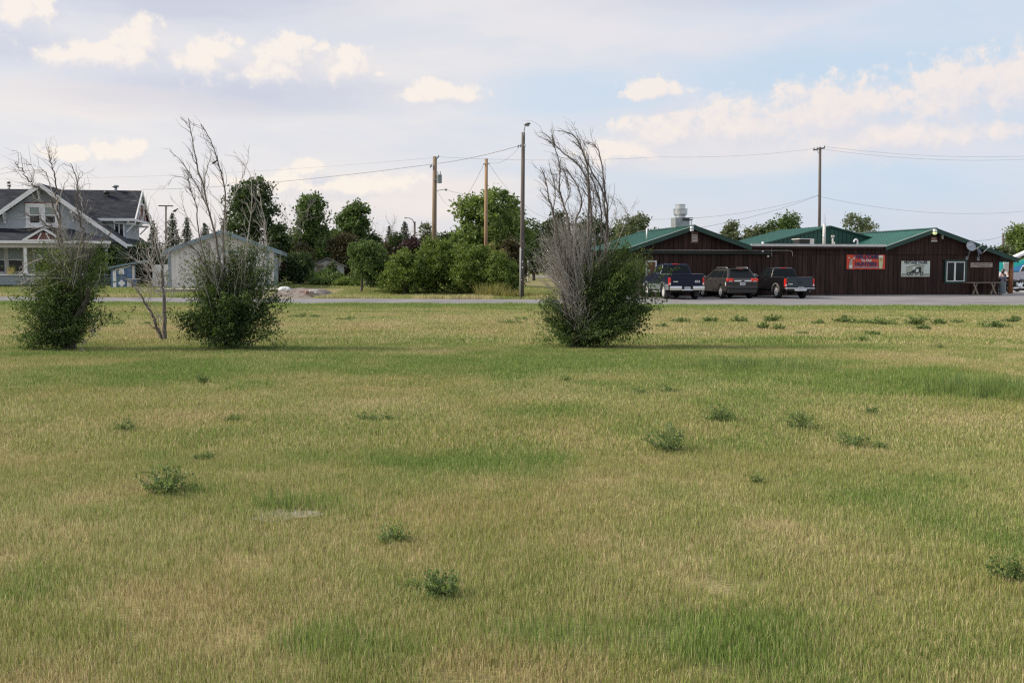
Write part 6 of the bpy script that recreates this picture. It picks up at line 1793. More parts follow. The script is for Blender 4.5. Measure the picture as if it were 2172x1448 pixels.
# far trees that close the horizon as one mass
rng = np.random.RandomState(77)
n = 26000
x = -190 + 420 * rng.rand(n); y = 185 + 10 * rng.rand(n)
hh = 3.2 + 3.2 * fbm(x * .07, 0 * x + 2, 4)
z = hh * rng.rand(n) ** .75
k = ~((x > 3) & (x < 8) & (z < .6))
leaves('far_treeline', np.stack([x, y, z + .2], 1)[k], .75, .35 + .5 * (rng.rand(k.sum()) - .5), LM['dark'], rng, None, 'stuff')
# ================================================================== the dead-topped shrubs on the field
def shrub(name, label, base, Y, stems, foliage, seed, nshoot, perleaf, lsize, fan=None, twig=1.0, trunk=None, cat='shrub', sweep=.35, crook=.010):
    """stems: traced dead branches (photo pixels, lowest point first); foliage: (px, py, rx, ry, weight) lobes of live shoots"""
    rng = np.random.RandomState(seed)
    s = Y / FPX
    B0 = W(base[0], base[1], Y); B0 = np.array([B0.x, Y, 0.0])
    t = thing(name, label, cat, tuple(B0))
    def loc(px, py, dy=0.0):
        p = W(px, py, Y + dy); return np.array([p.x, p.y, p.z]) - B0
    def smooth(pts, k=5):
        pts = np.asarray(pts); out = []
        n = len(pts)
        for i in range(n - 1):
            p0, p1, p2, p3 = pts[max(i - 1, 0)], pts[i], pts[i + 1], pts[min(i + 2, n - 1)]
            for u in np.linspace(0, 1, k, endpoint=False):
                out.append(.5 * ((2 * p1) + (-p0 + p2) * u + (2 * p0 - 5 * p1 + 4 * p2 - p3) * u * u + (-p0 + 3 * p1 - 3 * p2 + p3) * u ** 3))
        out.append(pts[-1]); return np.array(out)
    if trunk:
        for (pp, r0) in trunk:
            d0 = rng.uniform(-.1, .1)
            P = smooth([loc(x, y, d0 * i) for i, (x, y) in enumerate(pp)])
            P[0, 2] = -.05
            tubes('trunk', [(P + rng.normal(size=P.shape) * .008, np.linspace(r0, r0 * .55, len(P)))], M_barkd, t, 8)
    for si, (pp, r0) in enumerate(stems):
        a, b = rng.uniform(-.55, .55), rng.uniform(-.25, .25)
        n = len(pp)
        P = smooth([loc(x, y, a * (i / n) + b * math.sin(3 * i / n)) for i, (x, y) in enumerate(pp)])
        P = P + rng.normal(size=P.shape) * crook
        rr = np.linspace(r0, .0065 if r0 > .015 else .0035, len(P))
        paths = [(P, rr)]
        L = np.linalg.norm(np.diff(P, axis=0), axis=1).sum()
        nt = int(L * 10 * twig)
        for k in range(nt):
            f = rng.rand() ** .8 * .93 + .02; i = min(int(f * (len(P) - 1)), len(P) - 2)
            d = P[min(i + 2, len(P) - 1)] - P[max(i - 2, 0)]; d /= np.linalg.norm(d)
            o = rng.normal(size=3); o -= d * (o @ d); o /= np.linalg.norm(o)
            o[0] -= .25
            tw = d + o * rng.uniform(.5, 1.3) * sweep * 1.4; tw /= np.linalg.norm(tw)
            l = rng.uniform(.12, .58) * (.55 + .6 * (1 - f)) * (1.25 if r0 > .02 else .9)
            q = curve(P[i], P[i] + tw * l, rng, 5, .03 + .12 * sweep, .04)
            q[:, 0] -= l * .22 * (1 - sweep) * np.linspace(0, 1, 5) ** 2
            r1 = min(rr[i] * .6, .0055)
            paths.append((q, np.linspace(r1, .0016, 5)))
            for j in range(rng.randint(0, 4)):
                jj = rng.randint(1, 4); d2 = (q[jj + 1] - q[jj]); d2 /= np.linalg.norm(d2) + 1e-9
                d2 = d2 + rng.normal(size=3) * sweep
                paths.append((curve(q[jj], q[jj] + d2 * l * rng.uniform(.25, .6), rng, 4, .08, .05), np.linspace(r1 * .6, .0013, 4)))
        tubes('dead_branch', paths, M_deadd if r0 > .012 else M_dead, t, 4)
    if fan:
        paths = []
        for (x0, y0, x1a, y1a, x1b, y1b, cnt, pale) in fan:
            for k in range(cnt):
                u = rng.rand(); a = loc(x0 + rng.normal() * 10, y0 + rng.normal() * 12, rng.normal() * .12)
                e = loc(x1a + (x1b - x1a) * u + rng.normal() * 9, y1a + (y1b - y1a) * u + rng.normal() * 16, rng.normal() * .38)
                q = curve(a, e, rng, 7, .07, .03)
                paths.append((q, np.linspace(.006, .0016, 7)))
                for j in range(rng.randint(1, 4)):
                    jj = rng.randint(2, 6); d2 = (q[jj] - q[jj - 1]) * 1.0; d2 /= np.linalg.norm(d2) + 1e-9
                    d2 = d2 + rng.normal(size=3) * .4
                    paths.append((curve(q[jj], q[jj] + d2 * rng.uniform(.12, .4), rng, 4, .1, .05), np.linspace(.0035, .0014, 4)))
        tubes('dead_twigs', paths, M_dead, t, 3, kind='stuff')
    # live shoots with leaves
    lob = [(loc(x, y), rx * s, ry * s, w) for (x, y, rx, ry, w) in foliage]
    wts = np.array([(l[1] * l[2]) ** .62 * l[3] for l in lob]); wts /= wts.sum()
    LP, LT, LS, shoots = [], [], [], []
    top = max(l[0][2] for l in lob)
    per = 17
    sprays = []
    for k in range(nshoot // per):
        c, rx, rz, w = lob[int(np.searchsorted(np.cumsum(wts), min((k + rng.rand()) / (nshoot // per), .9999)))]
        d = rng.normal(size=3); d[2] += .1; d /= np.linalg.norm(d)
        sprays.append((c + d * np.array([rx, rx * .8, rz]) * (.30 + .72 * rng.rand() ** .6), rng.uniform(.07, .20), rng.normal() * .26, d))
    for k in range(nshoot):
        sc_, sr, stn, d = sprays[k % len(sprays)]
        e = sc_ + rng.normal(size=3) * np.array([sr, sr, sr * .9])
        if rng.rand() < .16: e = e + (d * np.array([1, .6, .7]) + np.array([0, 0, .35])) * rng.uniform(.12, .38)
        e[2] = max(e[2], .05)
        g = np.array([rng.normal() * .12, rng.normal() * .14, .05])
        st_ = g + (e - g) * rng.uniform(.12, .45) * np.array([.55, .55, 1.0])
        if e[2] < .5: st_ = g * 1.2 + np.array([0, 0, .15])
        q = curve(st_, e, rng, 6, .09, .08)
        shoots.append((q, np.linspace(.005, .0014, 6)))
        L = np.linalg.norm(e - st_)
        n = int(perleaf * (.5 + .8 * L) * (.7 + .6 * rng.rand()))
        u = 1 - (1 - .12) * rng.rand(n) ** 1.25
        i = np.minimum((u * 5).astype(int), 4); fr = (u * 5 - i)[:, None]
        p = q[i] * (1 - fr) + q[i + 1] * fr + rng.normal(size=(n, 3)) * np.array([.036, .036, .03]) * (1.4 - .5 * u[:, None])
        LP.append(p); LT.append(.42 + stn + .14 * rng.normal() + .15 * rng.normal(size=n)); LS.append(np.full(n, lsize * rng.uniform(.75, 1.2)))
    LP, LT, LS = np.concatenate(LP), np.concatenate(LT), np.concatenate(LS)
    k = LP[:, 2] > .02
    LP, LT, LS = LP[k], LT[k], LS[k]
    tubes('live_stems', shoots[::2], M_live, t, 3, kind='stuff')
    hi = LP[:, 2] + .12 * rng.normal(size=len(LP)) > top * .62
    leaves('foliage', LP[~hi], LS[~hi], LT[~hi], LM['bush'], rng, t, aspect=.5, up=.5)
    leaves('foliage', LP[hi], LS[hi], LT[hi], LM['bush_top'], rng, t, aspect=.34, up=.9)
    return t
def tr(pts, ox, oy, k):
    return [(ox + x * k, oy + y * k) for (x, y) in pts]

# right shrub with the arching dead top
k3 = lambda p: tr(p, 1120, 240, .3593)
b3 = (300, 1360)
stems3 = [([b3, (230, 1000), (155, 620), (120, 500), (105, 400), (75, 320)], .020),
          ([b3, (270, 950), (235, 640), (205, 530), (185, 440), (190, 330), (165, 220), (145, 130)], .026),
          ([b3, (290, 950), (280, 660), (315, 540), (300, 450), (255, 375), (215, 320)], .026),
          ([b3, (330, 980), (355, 680), (358, 500), (350, 400), (300, 310), (215, 240), (165, 190), (140, 130)], .030),
          ([b3, (350, 950), (372, 620), (360, 440), (350, 320), (305, 180), (250, 120), (180, 105)], .030),
          ([b3, (400, 980), (430, 720), (430, 560), (395, 430), (345, 330), (300, 250)], .022),
          ([b3, (420, 980), (465, 740), (455, 560), (435, 450), (380, 350), (335, 260), (300, 170)], .028),
          ([b3, (430, 950), (468, 640), (450, 430), (428, 270), (405, 205), (345, 178)], .028),
          ([b3, (440, 950), (480, 690), (512, 615), (520, 560), (485, 480)], .008),
          ([b3, (470, 900), (580, 640), (575, 580), (525, 505)], .006),
          ([b3, (200, 900), (150, 610), (160, 480), (150, 400), (130, 330)], .014),
          ([b3, (250, 900), (210, 600), (240, 480), (230, 380), (190, 300)], .014),
          ([b3, (380, 900), (400, 640), (395, 520), (375, 400)], .014)]
k3px = lambda q: (1120 + q[0] * .3593, 240 + q[1] * .3593)
def fan3(x0, y0, xa, ya, xb, yb, n):
    a, b, c = k3px((x0, y0)), k3px((xa, ya)), k3px((xb, yb)); return (*a, *b, *c, n, True)
shrub('dead_topped_shrub', 'leafy shrub with arching dead grey branches on top, right of the light pole', (1222, 738), 21.0,
      [(k3(p), r) for p, r in stems3],
      [(1312, 580, 46, 62, 1.5), (1336, 620, 42, 60, 1.3), (1295, 640, 50, 50, 1.1), (1310, 695, 76, 36, 1.2), (1210, 705, 64, 32, 1.1), (1182, 690, 34, 28, .8), (1158, 632, 12, 28, 1.4), (1345, 680, 38, 26, 1), (1265, 722, 84, 18, 1.2), (1345, 555, 26, 46, 1.3), (1272, 560, 22, 50, .8), (1362, 645, 16, 34, .9), (1310, 520, 16, 34, .6), (1335, 505, 9, 26, .5), (1285, 535, 12, 30, .5)],
      31, 1150, 29, .050, crook=.005,
      fan=[fan3(300, 1150, 25, 860, 70, 760, 36), fan3(300, 1120, 70, 760, 180, 650, 78), fan3(310, 1100, 180, 645, 300, 640, 74), fan3(330, 1150, 300, 650, 430, 700, 40),
           fan3(300, 1200, 60, 980, 200, 900, 36), fan3(300, 1250, 180, 1040, 420, 1000, 40), fan3(330, 1330, 240, 1120, 440, 1120, 30), fan3(420, 1000, 430, 700, 500, 740, 10)],
      trunk=[(k3([(270, 1385), (280, 1200), (260, 1000), (230, 850)]), .085), (k3([(310, 1385), (330, 1150), (350, 900)]), .075), (k3([(340, 1385), (390, 1150), (430, 900)]), .06), (k3([(245, 1385), (240, 1250), (200, 1050)]), .06)])

# middle shrub in front of the garage
k2 = lambda p: tr(p, 330, 230, .3659)
b2 = (430, 1330)
stems2 = [([b2, (390, 1000), (350, 760), (310, 600), (280, 460), (240, 330), (210, 170), (190, 60)], .026),
          ([b2, (400, 950), (392, 700), (405, 520), (380, 370), (330, 210), (262, 90)], .024),
          ([b2, (340, 1080), (300, 940), (250, 720), (235, 560), (195, 440), (185, 370)], .020),
          ([b2, (330, 1080), (290, 930), (230, 820), (150, 770), (112, 740)], .018),
          ([(310, 600), (282, 460), (300, 340), (322, 270), (290, 190)], .012),
          ([(345, 740), (310, 600), (230, 430), (150, 310), (85, 250)], .014),
          ([b2, (310, 1180), (300, 1000), (310, 880), (320, 790)], .016),
          ([b2, (500, 950), (540, 720), (560, 470), (530, 350), (462, 275)], .012),
          ([b2, (560, 1000), (630, 800), (630, 690), (588, 560)], .008),
          ([b2, (570, 1000), (640, 830), (610, 520), (572, 350)], .006),
          ([(215, 480), (196, 430), (160, 400), (100, 402), (80, 440)], .006),
          ([(250, 720), (180, 620), (150, 520), (160, 480)], .007),
          ([b2, (420, 900), (400, 640), (470, 480), (520, 360), (545, 210)], .007),
          ([b2, (560, 1350), (610, 1325), (655, 1310)], .014),
          ([b2, (540, 1230), (620, 1100), (700, 1025)], .008)]
shrub('dead_topped_shrub', 'dense dark shrub with thin upright dead branches in front of the garage', (480, 746), 20.5,
      [(k2(p), r) for p, r in stems2],
      [(485, 660, 92, 74, 1.2), (500, 605, 60, 56, 1), (545, 585, 34, 52, .9), (440, 640, 46, 54, 1), (480, 712, 104, 34, 1.3), (405, 695, 34, 36, .8), (560, 660, 40, 58, 1), (500, 545, 40, 44, .8), (588, 692, 22, 9, .7), (425, 585, 26, 34, .6), (545, 540, 16, 50, .7), (590, 630, 22, 14, .3), (470, 560, 50, 40, .9), (510, 530, 30, 40, 1.1)],
      32, 1020, 28, .050, twig=.9, crook=.006,
      fan=[(470, 690, 395, 560, 460, 500, 22, True), (480, 640, 400, 520, 430, 470, 16, True), (500, 650, 520, 520, 580, 480, 18, True)],
      trunk=[(k2([(400, 1400), (420, 1250), (400, 1050)]), .07), (k2([(450, 1400), (470, 1200), (500, 1000)]), .06), (k2([(310, 1190), (302, 1050), (300, 930)]), .022)])

# left shrub in front of the house
k1 = lambda p: tr(p, 0, 310, .3108)
b1 = (480, 1330)
stems1 = [([(520, 1170), (470, 950), (430, 760), (410, 600), (400, 480), (385, 360), (375, 230), (350, 120), (330, 60)], .026),
          ([(545, 1130), (550, 800), (570, 600), (540, 480), (520, 380), (525, 250), (480, 120)], .022),
          ([(528, 300), (525, 248), (555, 200), (562, 172)], .008),
          ([(430, 760), (385, 600), (300, 520), (200, 480), (130, 440)], .018),
          ([(430, 700), (380, 565), (330, 545), (190, 580), (90, 570)], .012),
          ([(410, 560), (330, 340), (240, 275), (180, 222), (160, 170), (105, 115)], .016),
          ([(560, 1000), (620, 740), (700, 640), (785, 565)], .014),
          ([(430, 800), (300, 770), (200, 800), (140, 880), (150, 950)], .008),
          ([(480, 900), (300, 900), (200, 910), (150, 900)], .007),
          ([(385, 360), (310, 180), (280, 175), (225, 160)], .008),
          ([(385, 400), (440, 270), (470, 200)], .008), ([(352, 140), (385, 40)], .005), ([(345, 100), (340, 10)], .005),
          ([(540, 480), (600, 520), (660, 560), (640, 620)], .008), ([(400, 480), (300, 400), (215, 330)], .008),
          ([(570, 600), (565, 420), (545, 330)], .008), ([(690, 800), (680, 900), (650, 960)], .006), ([(520, 1340), (620, 1310), (690, 1230)], .008)]
shrub('dead_topped_shrub', 'sprawling shrub with crooked dead crown in front of the grey house', (140, 746), 20.4,
      [(k1(p), r * 1.4) for p, r in stems1],
      [(150, 610, 64, 40, 1), (90, 590, 40, 34, .7), (120, 650, 70, 34, 1), (60, 660, 40, 24, .7), (185, 672, 42, 26, .9), (200, 640, 26, 30, .5), (115, 700, 74, 30, 1.1), (30, 722, 30, 9, .8), (105, 735, 66, 18, 1.1), (75, 690, 50, 26, .8), (150, 525, 20, 48, 1.3), (180, 570, 40, 44, .9), (140, 690, 50, 40, 1), (120, 560, 60, 40, 1.3), (90, 610, 50, 40, .8), (160, 640, 60, 40, 1)],
      33, 800, 28, .050, sweep=.7, crook=.014,
      fan=[(140, 590, 110, 480, 150, 470, 26, True), (150, 600, 165, 480, 190, 490, 22, True), (140, 580, 60, 600, 80, 640, 16, True), (150, 570, 100, 520, 180, 520, 30, True)],
      trunk=[(k1([(480, 1400), (490, 1280), (530, 1160), (595, 1040), (610, 930)]), .075), (k1([(440, 1400), (470, 1200), (480, 1000), (440, 800)]), .06), (k1([(510, 1385), (505, 1250), (550, 1130), (550, 900)]), .05)])

# bare forked sapling
k0 = lambda p: tr(p, 260, 420, .221)
rng = np.random.RandomState(41)
def sapling():
    Y = G0(345, 725).y; B0 = W(345, 725, Y); B0 = np.array([B0.x, Y, 0.])
    t = thing('dead_sapling', 'bare forked dead sapling between the two left shrubs', 'tree', tuple(B0))
    def loc(px, py, dy): p = W(px, py, Y + dy); return np.array([p.x, p.y, p.z]) - B0
    br = [('trunk', [(405, 1378), (403, 1200), (398, 1000), (388, 830), (380, 640), (372, 560)], .052),
          ('dead_branch', [(372, 570), (410, 480), (430, 330), (418, 250)], .018), ('dead_branch', [(380, 1372), (350, 1280), (318, 1230), (308, 1150), (260, 1080), (180, 940), (110, 840), (40, 790), (10, 770)], .040),
          ('dead_branch', [(400, 930), (350, 840), (320, 720), (280, 620), (180, 500)], .026), ('dead_branch', [(392, 870), (350, 740), (230, 650), (100, 580), (60, 560)], .016),
          ('dead_branch', [(412, 960), (432, 800), (420, 700)], .014), ('dead_branch', [(375, 580), (330, 400), (290, 230), (250, 150), (230, 70)], .018),
          ('dead_branch', [(385, 640), (430, 560), (475, 470)], .010), ('dead_branch', [(320, 720), (250, 540), (240, 480)], .010), ('dead_branch', [(398, 960), (320, 900), (210, 760)], .012),
          ('dead_branch', [(318, 1150), (350, 1130), (390, 1190)], .010), ('dead_branch', [(410, 1010), (470, 960), (530, 860)], .008), ('dead_branch', [(385, 700), (330, 540), (300, 380)], .010),
          ('dead_branch', [(110, 850), (200, 900), (260, 880)], .006), ('dead_branch', [(300, 900), (200, 870), (140, 850)], .006), ('dead_branch', [(380, 820), (300, 800), (240, 720), (220, 640)], .010)]
    for (nm, pp, r) in br:
        a = rng.uniform(-.35, .35) if nm != 'trunk' else .04
        n = len(pp); K = k0(pp)
        P = np.array([loc(x, y, a * i / n) for i, (x, y) in enumerate(K)])
        if nm == 'trunk' or pp[0][1] > 1300: P[0, 2] = -.04
        u = np.linspace(0, n - 1, n * 4); P = np.stack([np.interp(u, np.arange(n), P[:, c]) for c in range(3)], 1) + rng.normal(size=(n * 4, 3)) * .008
        rr = np.linspace(r, r * .45 if nm == 'trunk' else .004, len(P))
        paths = [(P, rr)]
        for k in range(int(5 * n * (nm != 'trunk')) + 4):
            i = rng.randint(2, len(P) - 1); d = P[i] - P[i - 1]; d /= np.linalg.norm(d) + 1e-9
            d = d + rng.normal(size=3) * .55; l = rng.uniform(.08, .42)
            paths.append((curve(P[i], P[i] + d * l, rng, 5, .1, .08), np.linspace(min(rr[i] * .5, .006), .0016, 5)))
        tubes(nm, paths, M_deadd if r > .03 else M_dead, t, 5)
sapling()

# birds in the dead branches
def bird(label, px, py, Y, f):
    p = W(px, py, Y); t = thing('bird', label, 'bird', p, 0 if f > 0 else math.pi, 'small birds perched on dead twigs')
    m = mat('bird_grey', (.045, .04, .037), rough=.8); t.scale = (.62, .62, .62)
    MB().loft([[(x + r * 0, r * math.cos(a), z + r * math.sin(a)) for a in np.linspace(0, 2 * math.pi, 9)[:-1]] for (x, z, r) in ((-.075, .0, .006), (-.05, .01, .024), (-.01, .03, .036), (.025, .05, .034), (.045, .068, .022), (.06, .083, .026), (.08, .088, .020), (.094, .086, .004))]).build('body', m, t, smooth=True)
    MB().loft([[(-.05, -.012, .0), (-.05, .012, .0), (-.05, .0, .012)], [(-.14, -.014, -.045), (-.14, .014, -.045), (-.14, .0, -.038)]]).build('tail', m, t)
    MB().loft([[(.09, -.004, .083), (.09, .004, .083), (.09, 0, .091)], [(.108, 0, .084), (.108, .0005, .084), (.108, 0, .0845)]]).build('beak', M_black, t)
    for s in (1, -1):
        MB().cyl((0, s * .012, .005), (.004, s * .012, -.025), .003, n=4).build('leg', M_black, t)
        MB().sphere((-.02, s * .03, .03), (.05, .008, .022), 8, 5).build('wing', m, t, smooth=True)
bird('small bird perched high in the dead branches above the garage', 455, 347, 20.4, 1)
bird('small bird perched left of the dense shrub over the spruce', 372, 449, 20.4, 1)

# ================================================================== poles and wires
M_pole = mat('weathered_pole', (.085, .072, .064), rough=.95, color2=(.13, .11, .10), vscale=3, stretch=(4, 4, .25), bump=.3)
M_pole2 = mat('tan_pole', (.26, .165, .095), rough=.9, color2=(.34, .23, .14), vscale=3, stretch=(4, 4, .3))
M_pole3 = mat('brown_pole', (.17, .125, .085), rough=.9, color2=(.24, .18, .125), vscale=3, stretch=(4, 4, .3))
M_wire = mat('dark_cable', (.16, .16, .165), rough=.7)
def pole_pts(pxb, pxt, top, Y, zb=None):
    b = W(pxb, 600, Y); b.z = TZ(b.x, b.y) if zb is None else zb
    tp = W(pxt, top, Y); return b, tp
b, tp = pole_pts(1106.5, 1110, 281, 57.6)
lp = thing('light_pole', 'tall dark wooden light pole with lamp head at the roadside', 'street light', b)
d = tp - b
MB().tube([(0, 0, -.1), tuple(d * .5), tuple(d)], [.135, .115, .095], 12).build('pole', M_pole, lp, smooth=True)
q = [W(x, y, 57.45) - b for (x, y) in ((1110, 292), (1111, 281), (1112.5, 270), (1114.5, 265))]
MB().tube(q, .035, 7).build('lamp_arm', M_galvdark, lp, smooth=True)
hd = W(1118, 263.5, 57.3) - b
hm = MB().loft([[(hd.x + x, hd.y + r * math.cos(a) * .75, hd.z + z + r * math.sin(a) * .55) for a in np.linspace(0, 2 * math.pi, 11)[:-1]] for (x, z, r) in ((-.17, -.05, .04), (-.1, -.025, .11), (.02, .0, .15), (.12, .02, .12), (.19, .035, .03))]).build('lamp_head', mat('lamp_grey', (.11, .11, .115), rough=.5), lp, smooth=True)
MB().sphere((hd.x + .02, hd.y, hd.z - .07), (.11, .09, .06), 10, 6).build('lens', mat('dull_lens', (.35, .36, .36), rough=.25), hm, smooth=True)
cg = [W(x, y, 57.42) - b for (x, y) in ((1103.5, 632), (1104.2, 525))]
MB().tube(cg, .045, 8).build('cable_guard', mat('pale_conduit', (.34, .355, .345), rough=.55), lp, smooth=True)
for (x, y) in ((1104, 309), (1099, 310), (1113, 309)):
    p = W(x, y, 57.4) - b
    MB().lathe([(.02, -.08), (.05, -.05), (.03, 0), (.05, .05), (.02, .08)], tuple(p), 8).build('insulator', M_galvdark, lp, smooth=True)
p0, p1 = W(1098, 309.5, 57.45) - b, W(1114, 309.5, 57.45) - b
MB().bar(p0, p1, .03, .03).build('bracket', M_galvdark, lp)
for (x, y) in ((1108.3, 555), (1108.3, 567)):
    p = W(x, y, 57.44) - b
    MB().b2((p.x - .03, p.y - .01, p.z - .04), (p.x + .03, p.y + .01, p.z + .04)).build('tag', M_white, lp)

b, tp = pole_pts(920, 922.5, 332, 77)
up = thing('utility_pole', 'brown utility pole carrying a grey can transformer above the hedge', 'utility pole', b)
d = tp - b
MB().tube([(0, 0, -.1), tuple(d)], [.19, .15], 12).build('pole', M_pole3, up, smooth=True)
a, c = W(932, 371, 76.8) - b, W(932, 388.5, 76.8) - b
tf = MB().lathe([(.17, c.z), (.18, c.z + .02), (.18, a.z - .03), (.19, a.z - .02), (.19, a.z), (.10, a.z + .05)], (a.x, a.y, 0), 14).build('transformer', mat('transformer_grey', (.27, .33, .36), rough=.45), up, smooth=True)
for (x, y) in ((928.5, 366), (934, 366)):
    p = W(x, y, 76.8) - b
    MB().lathe([(.02, -.12), (.045, -.06), (.025, -.03), (.045, .02), (.02, .1)], tuple(p), 8).build('bushing', M_galvdark, tf, smooth=True)
MB().b2((.05, a.y - .05, c.z + .2), (a.x - .1, a.y + .05, c.z + .28)).build('bracket', M_galvdark, up)
MB().tube([W(926, 404.5, 76.9) - b, W(936, 403, 76.9) - b, W(946, 402, 76.9) - b], .025, 6).build('side_arm', M_galvdark, up)
MB().sphere(W(946, 402.5, 76.9) - b, (.1, .08, .09), 8, 6).build('insulator', M_galvdark, up, smooth=True)
for (x, y) in ((926.5, 335), (930, 331.5), (915, 351), (913, 353)):
    MB().lathe([(.02, -.1), (.07, -.05), (.04, 0), (.07, .05), (.02, .1)], tuple(W(x, y, 76.9) - b), 8).build('insulator', M_galvdark, up, smooth=True)
MB().bar(W(921, 336, 76.9) - b, W(930, 334, 76.9) - b, .05, .07).build('bracket', M_galvdark, up)

b, tp = pole_pts(1030, 1031.5, 338, 70)
np_ = thing('plain_pole', 'plain tan wooden pole between the transformer pole and light pole', 'utility pole', b)
MB().tube([(0, 0, -.1), tuple((tp - b))], [.13, .105], 12).build('pole', M_pole2, np_, smooth=True)
MB().cyl(tp - b - Vector((0, 0, .0)), tp - b + Vector((0, 0, .03)), .11, n=12).build('pole_cap', M_pole3, np_)
for (x, y) in ((1026.5, 347.5), (1036.5, 347)):
    MB().sphere(W(x, y, 69.9) - b, .06, 8, 6).build('clamp', M_galvdark, np_, smooth=True)

b, tp = pole_pts(1737, 1739.5, 312, 92)
dp = thing('power_pole', 'tall dark power pole with tilted crossarm behind the bar', 'utility pole', b)
MB().tube([(0, 0, -.1), tuple(tp - b)], [.155, .11], 12).build('pole', M_pole, dp, smooth=True)
p0, p1 = W(1725, 318.5, 91.8) - b, W(1749.5, 314, 91.8) - b
MB().bar(p0, p1, .10, .12).build('crossarm', mat('pale_arm', (.16, .14, .13), rough=.9), dp)
MB().bar(W(1732, 318, 91.85) - b, W(1738, 327, 91.85) - b, .03, .04).build('arm_brace', M_galvdark, dp)
for (x, y) in ((1726.5, 314.5), (1733.5, 313.5), (1748.5, 310)):
    MB().lathe([(.02, -.16), (.05, -.05), (.06, 0), (.05, .07)], tuple(W(x, y, 91.8) - b), 8).build('insulator', M_galvdark, dp, smooth=True)
MB().sphere(W(1734.5, 415, 91.8) - b, .06, 8, 6).build('clamp', M_galvdark, dp, smooth=True)

b, tp = pole_pts(352, 352, 436, 150)
fp = thing('far_pole', 'thin far power pole with flat crossarm left of the dense shrub', 'utility pole', b)
MB().tube([(0, 0, 0), tuple(tp - b)], [.17, .12], 8).build('pole', M_pole, fp, smooth=True)
MB().bar(W(336, 436.5, 149.8) - b, W(367, 437, 149.8) - b, .14, .16).build('crossarm', M_pole, fp)

def street_lamp(label, pxb, top, Y, arm):
    b, tp = pole_pts(pxb, pxb, top, Y)
    t = thing('street_lamp', label, 'street light', b, group='distant street lamps with curved arms')
    MB().tube([(0, 0, 0), tuple(tp - b)], [.16, .12], 8).build('pole', M_pole, t, smooth=True)
    pts = [W(x, y, Y - .1) - b for (x, y) in arm]
    MB().tube(pts, .055, 6).build('lamp_arm', M_galvdark, t, smooth=True)
    p = pts[-1]
    MB().sphere(p, (.3, .14, .09), 10, 6).build('lamp_head', M_galv, t, smooth=True)
street_lamp('far street lamp with curved arm beyond the hedge', 879.5, 470, 128, ((879, 475), (875, 466), (868, 462.5), (860, 462)))
street_lamp('far street lamp beside the trees at the right edge', 2128, 494, 124, ((2128, 498), (2131, 492), (2137, 488.5), (2144, 488)))
q = W(1119.5, 583, 120); tp = W(1120, 554, 120)
so = thing('marker_post', 'pale thin post standing by the far road right of the light pole', 'post', (q.x, q.y, 0))
MB().cyl((0, 0, 0), (0, 0, tp.z), .09, .08, 8).build('post', mat('pale_post', (.40, .39, .36), rough=.8), so)
MB().cyl((0, 0, tp.z - .02), (0, 0, tp.z + .05), .1, n=8).build('post_cap', M_offwhite, so)

def wire(label, pts, r, sag=0.0, n=18, group=None, name='overhead_cable'):
    """pts: (px, py, depth) ends or more; sag in metres between consecutive points"""
    P = []
    Q = [W(*p) for p in pts]
    for i in range(len(Q) - 1):
        for u in np.linspace(0, 1, n, endpoint=(i == len(Q) - 2)):
            p = Q[i].lerp(Q[i + 1], u); p.z -= sag * 4 * u * (1 - u); P.append(p)
    o = MB().tube(P, r, 4, cap=False).build(name, M_wire)
    tag(o, label, 'cable', group)
wire('thick cable sloping from the light pole past the transformer pole to the house', [(1099, 310, 57.4), (918, 348, 76.8)], .014, .12)
wire('thick cable running on from the transformer pole to behind the left house', [(918, 348, 76.8), (540, 390, 92), (300, 402, 100)], .014, .10)
wire('slack cable drooping from the transformer pole side arm to the plain tan pole', [(928, 405, 76.8), (966, 441, 74), (1026.5, 347.5, 70)], .012, .35)
wire('thin line from the transformer pole side arm into the cottonwood', [(946, 402, 76.8), (1000, 412, 80)], .010, .1)
wire('cable sagging from the plain tan pole down toward the bar behind the shrub', [(1037, 347, 70), (1106, 428, 66), (1168, 463, 64), (1300, 505, 63)], .012, .22)
wire('thin drooping line between the light pole and the plain tan pole', [(1101, 313, 57.4), (1037, 344, 69.9)], .008, .35)
wire('high thin line from the far left over the house to the transformer pole', [(-60, 378, 95), (926, 334, 76.9)], .005, .5, group='high thin lines')
wire('high thin line from the transformer pole to the dark power pole', [(930, 333, 76.9), (1400, 333, 86), (1727, 315.5, 91.8)], .007, .25)
wire('thin line leaving the power pole crossarm to the right, upper one', [(1748, 311, 91.8), (2240, 328, 100)], .008, .5)
wire('thin line leaving the power pole crossarm to the right, lower one', [(1734, 315, 91.8), (2240, 334, 100)], .008, .6)
wire('low cable from the power pole falling left to the kitchen fan roof', [(1734, 415, 91.8), (1480, 484, 66)], .010, .25)
wire('low cable from the power pole running left behind the kitchen fan', [(1734, 415, 91.8), (1290, 462, 80)], .009, .8)
wire('low cable running right from the power pole over the bar', [(1739, 417, 91.8), (2240, 440, 100)], .009, 1.0)
wire('thin line from the right street lamp to the bar eave', [(2128, 500, 124), (2060, 510, 100)], .016, .2)

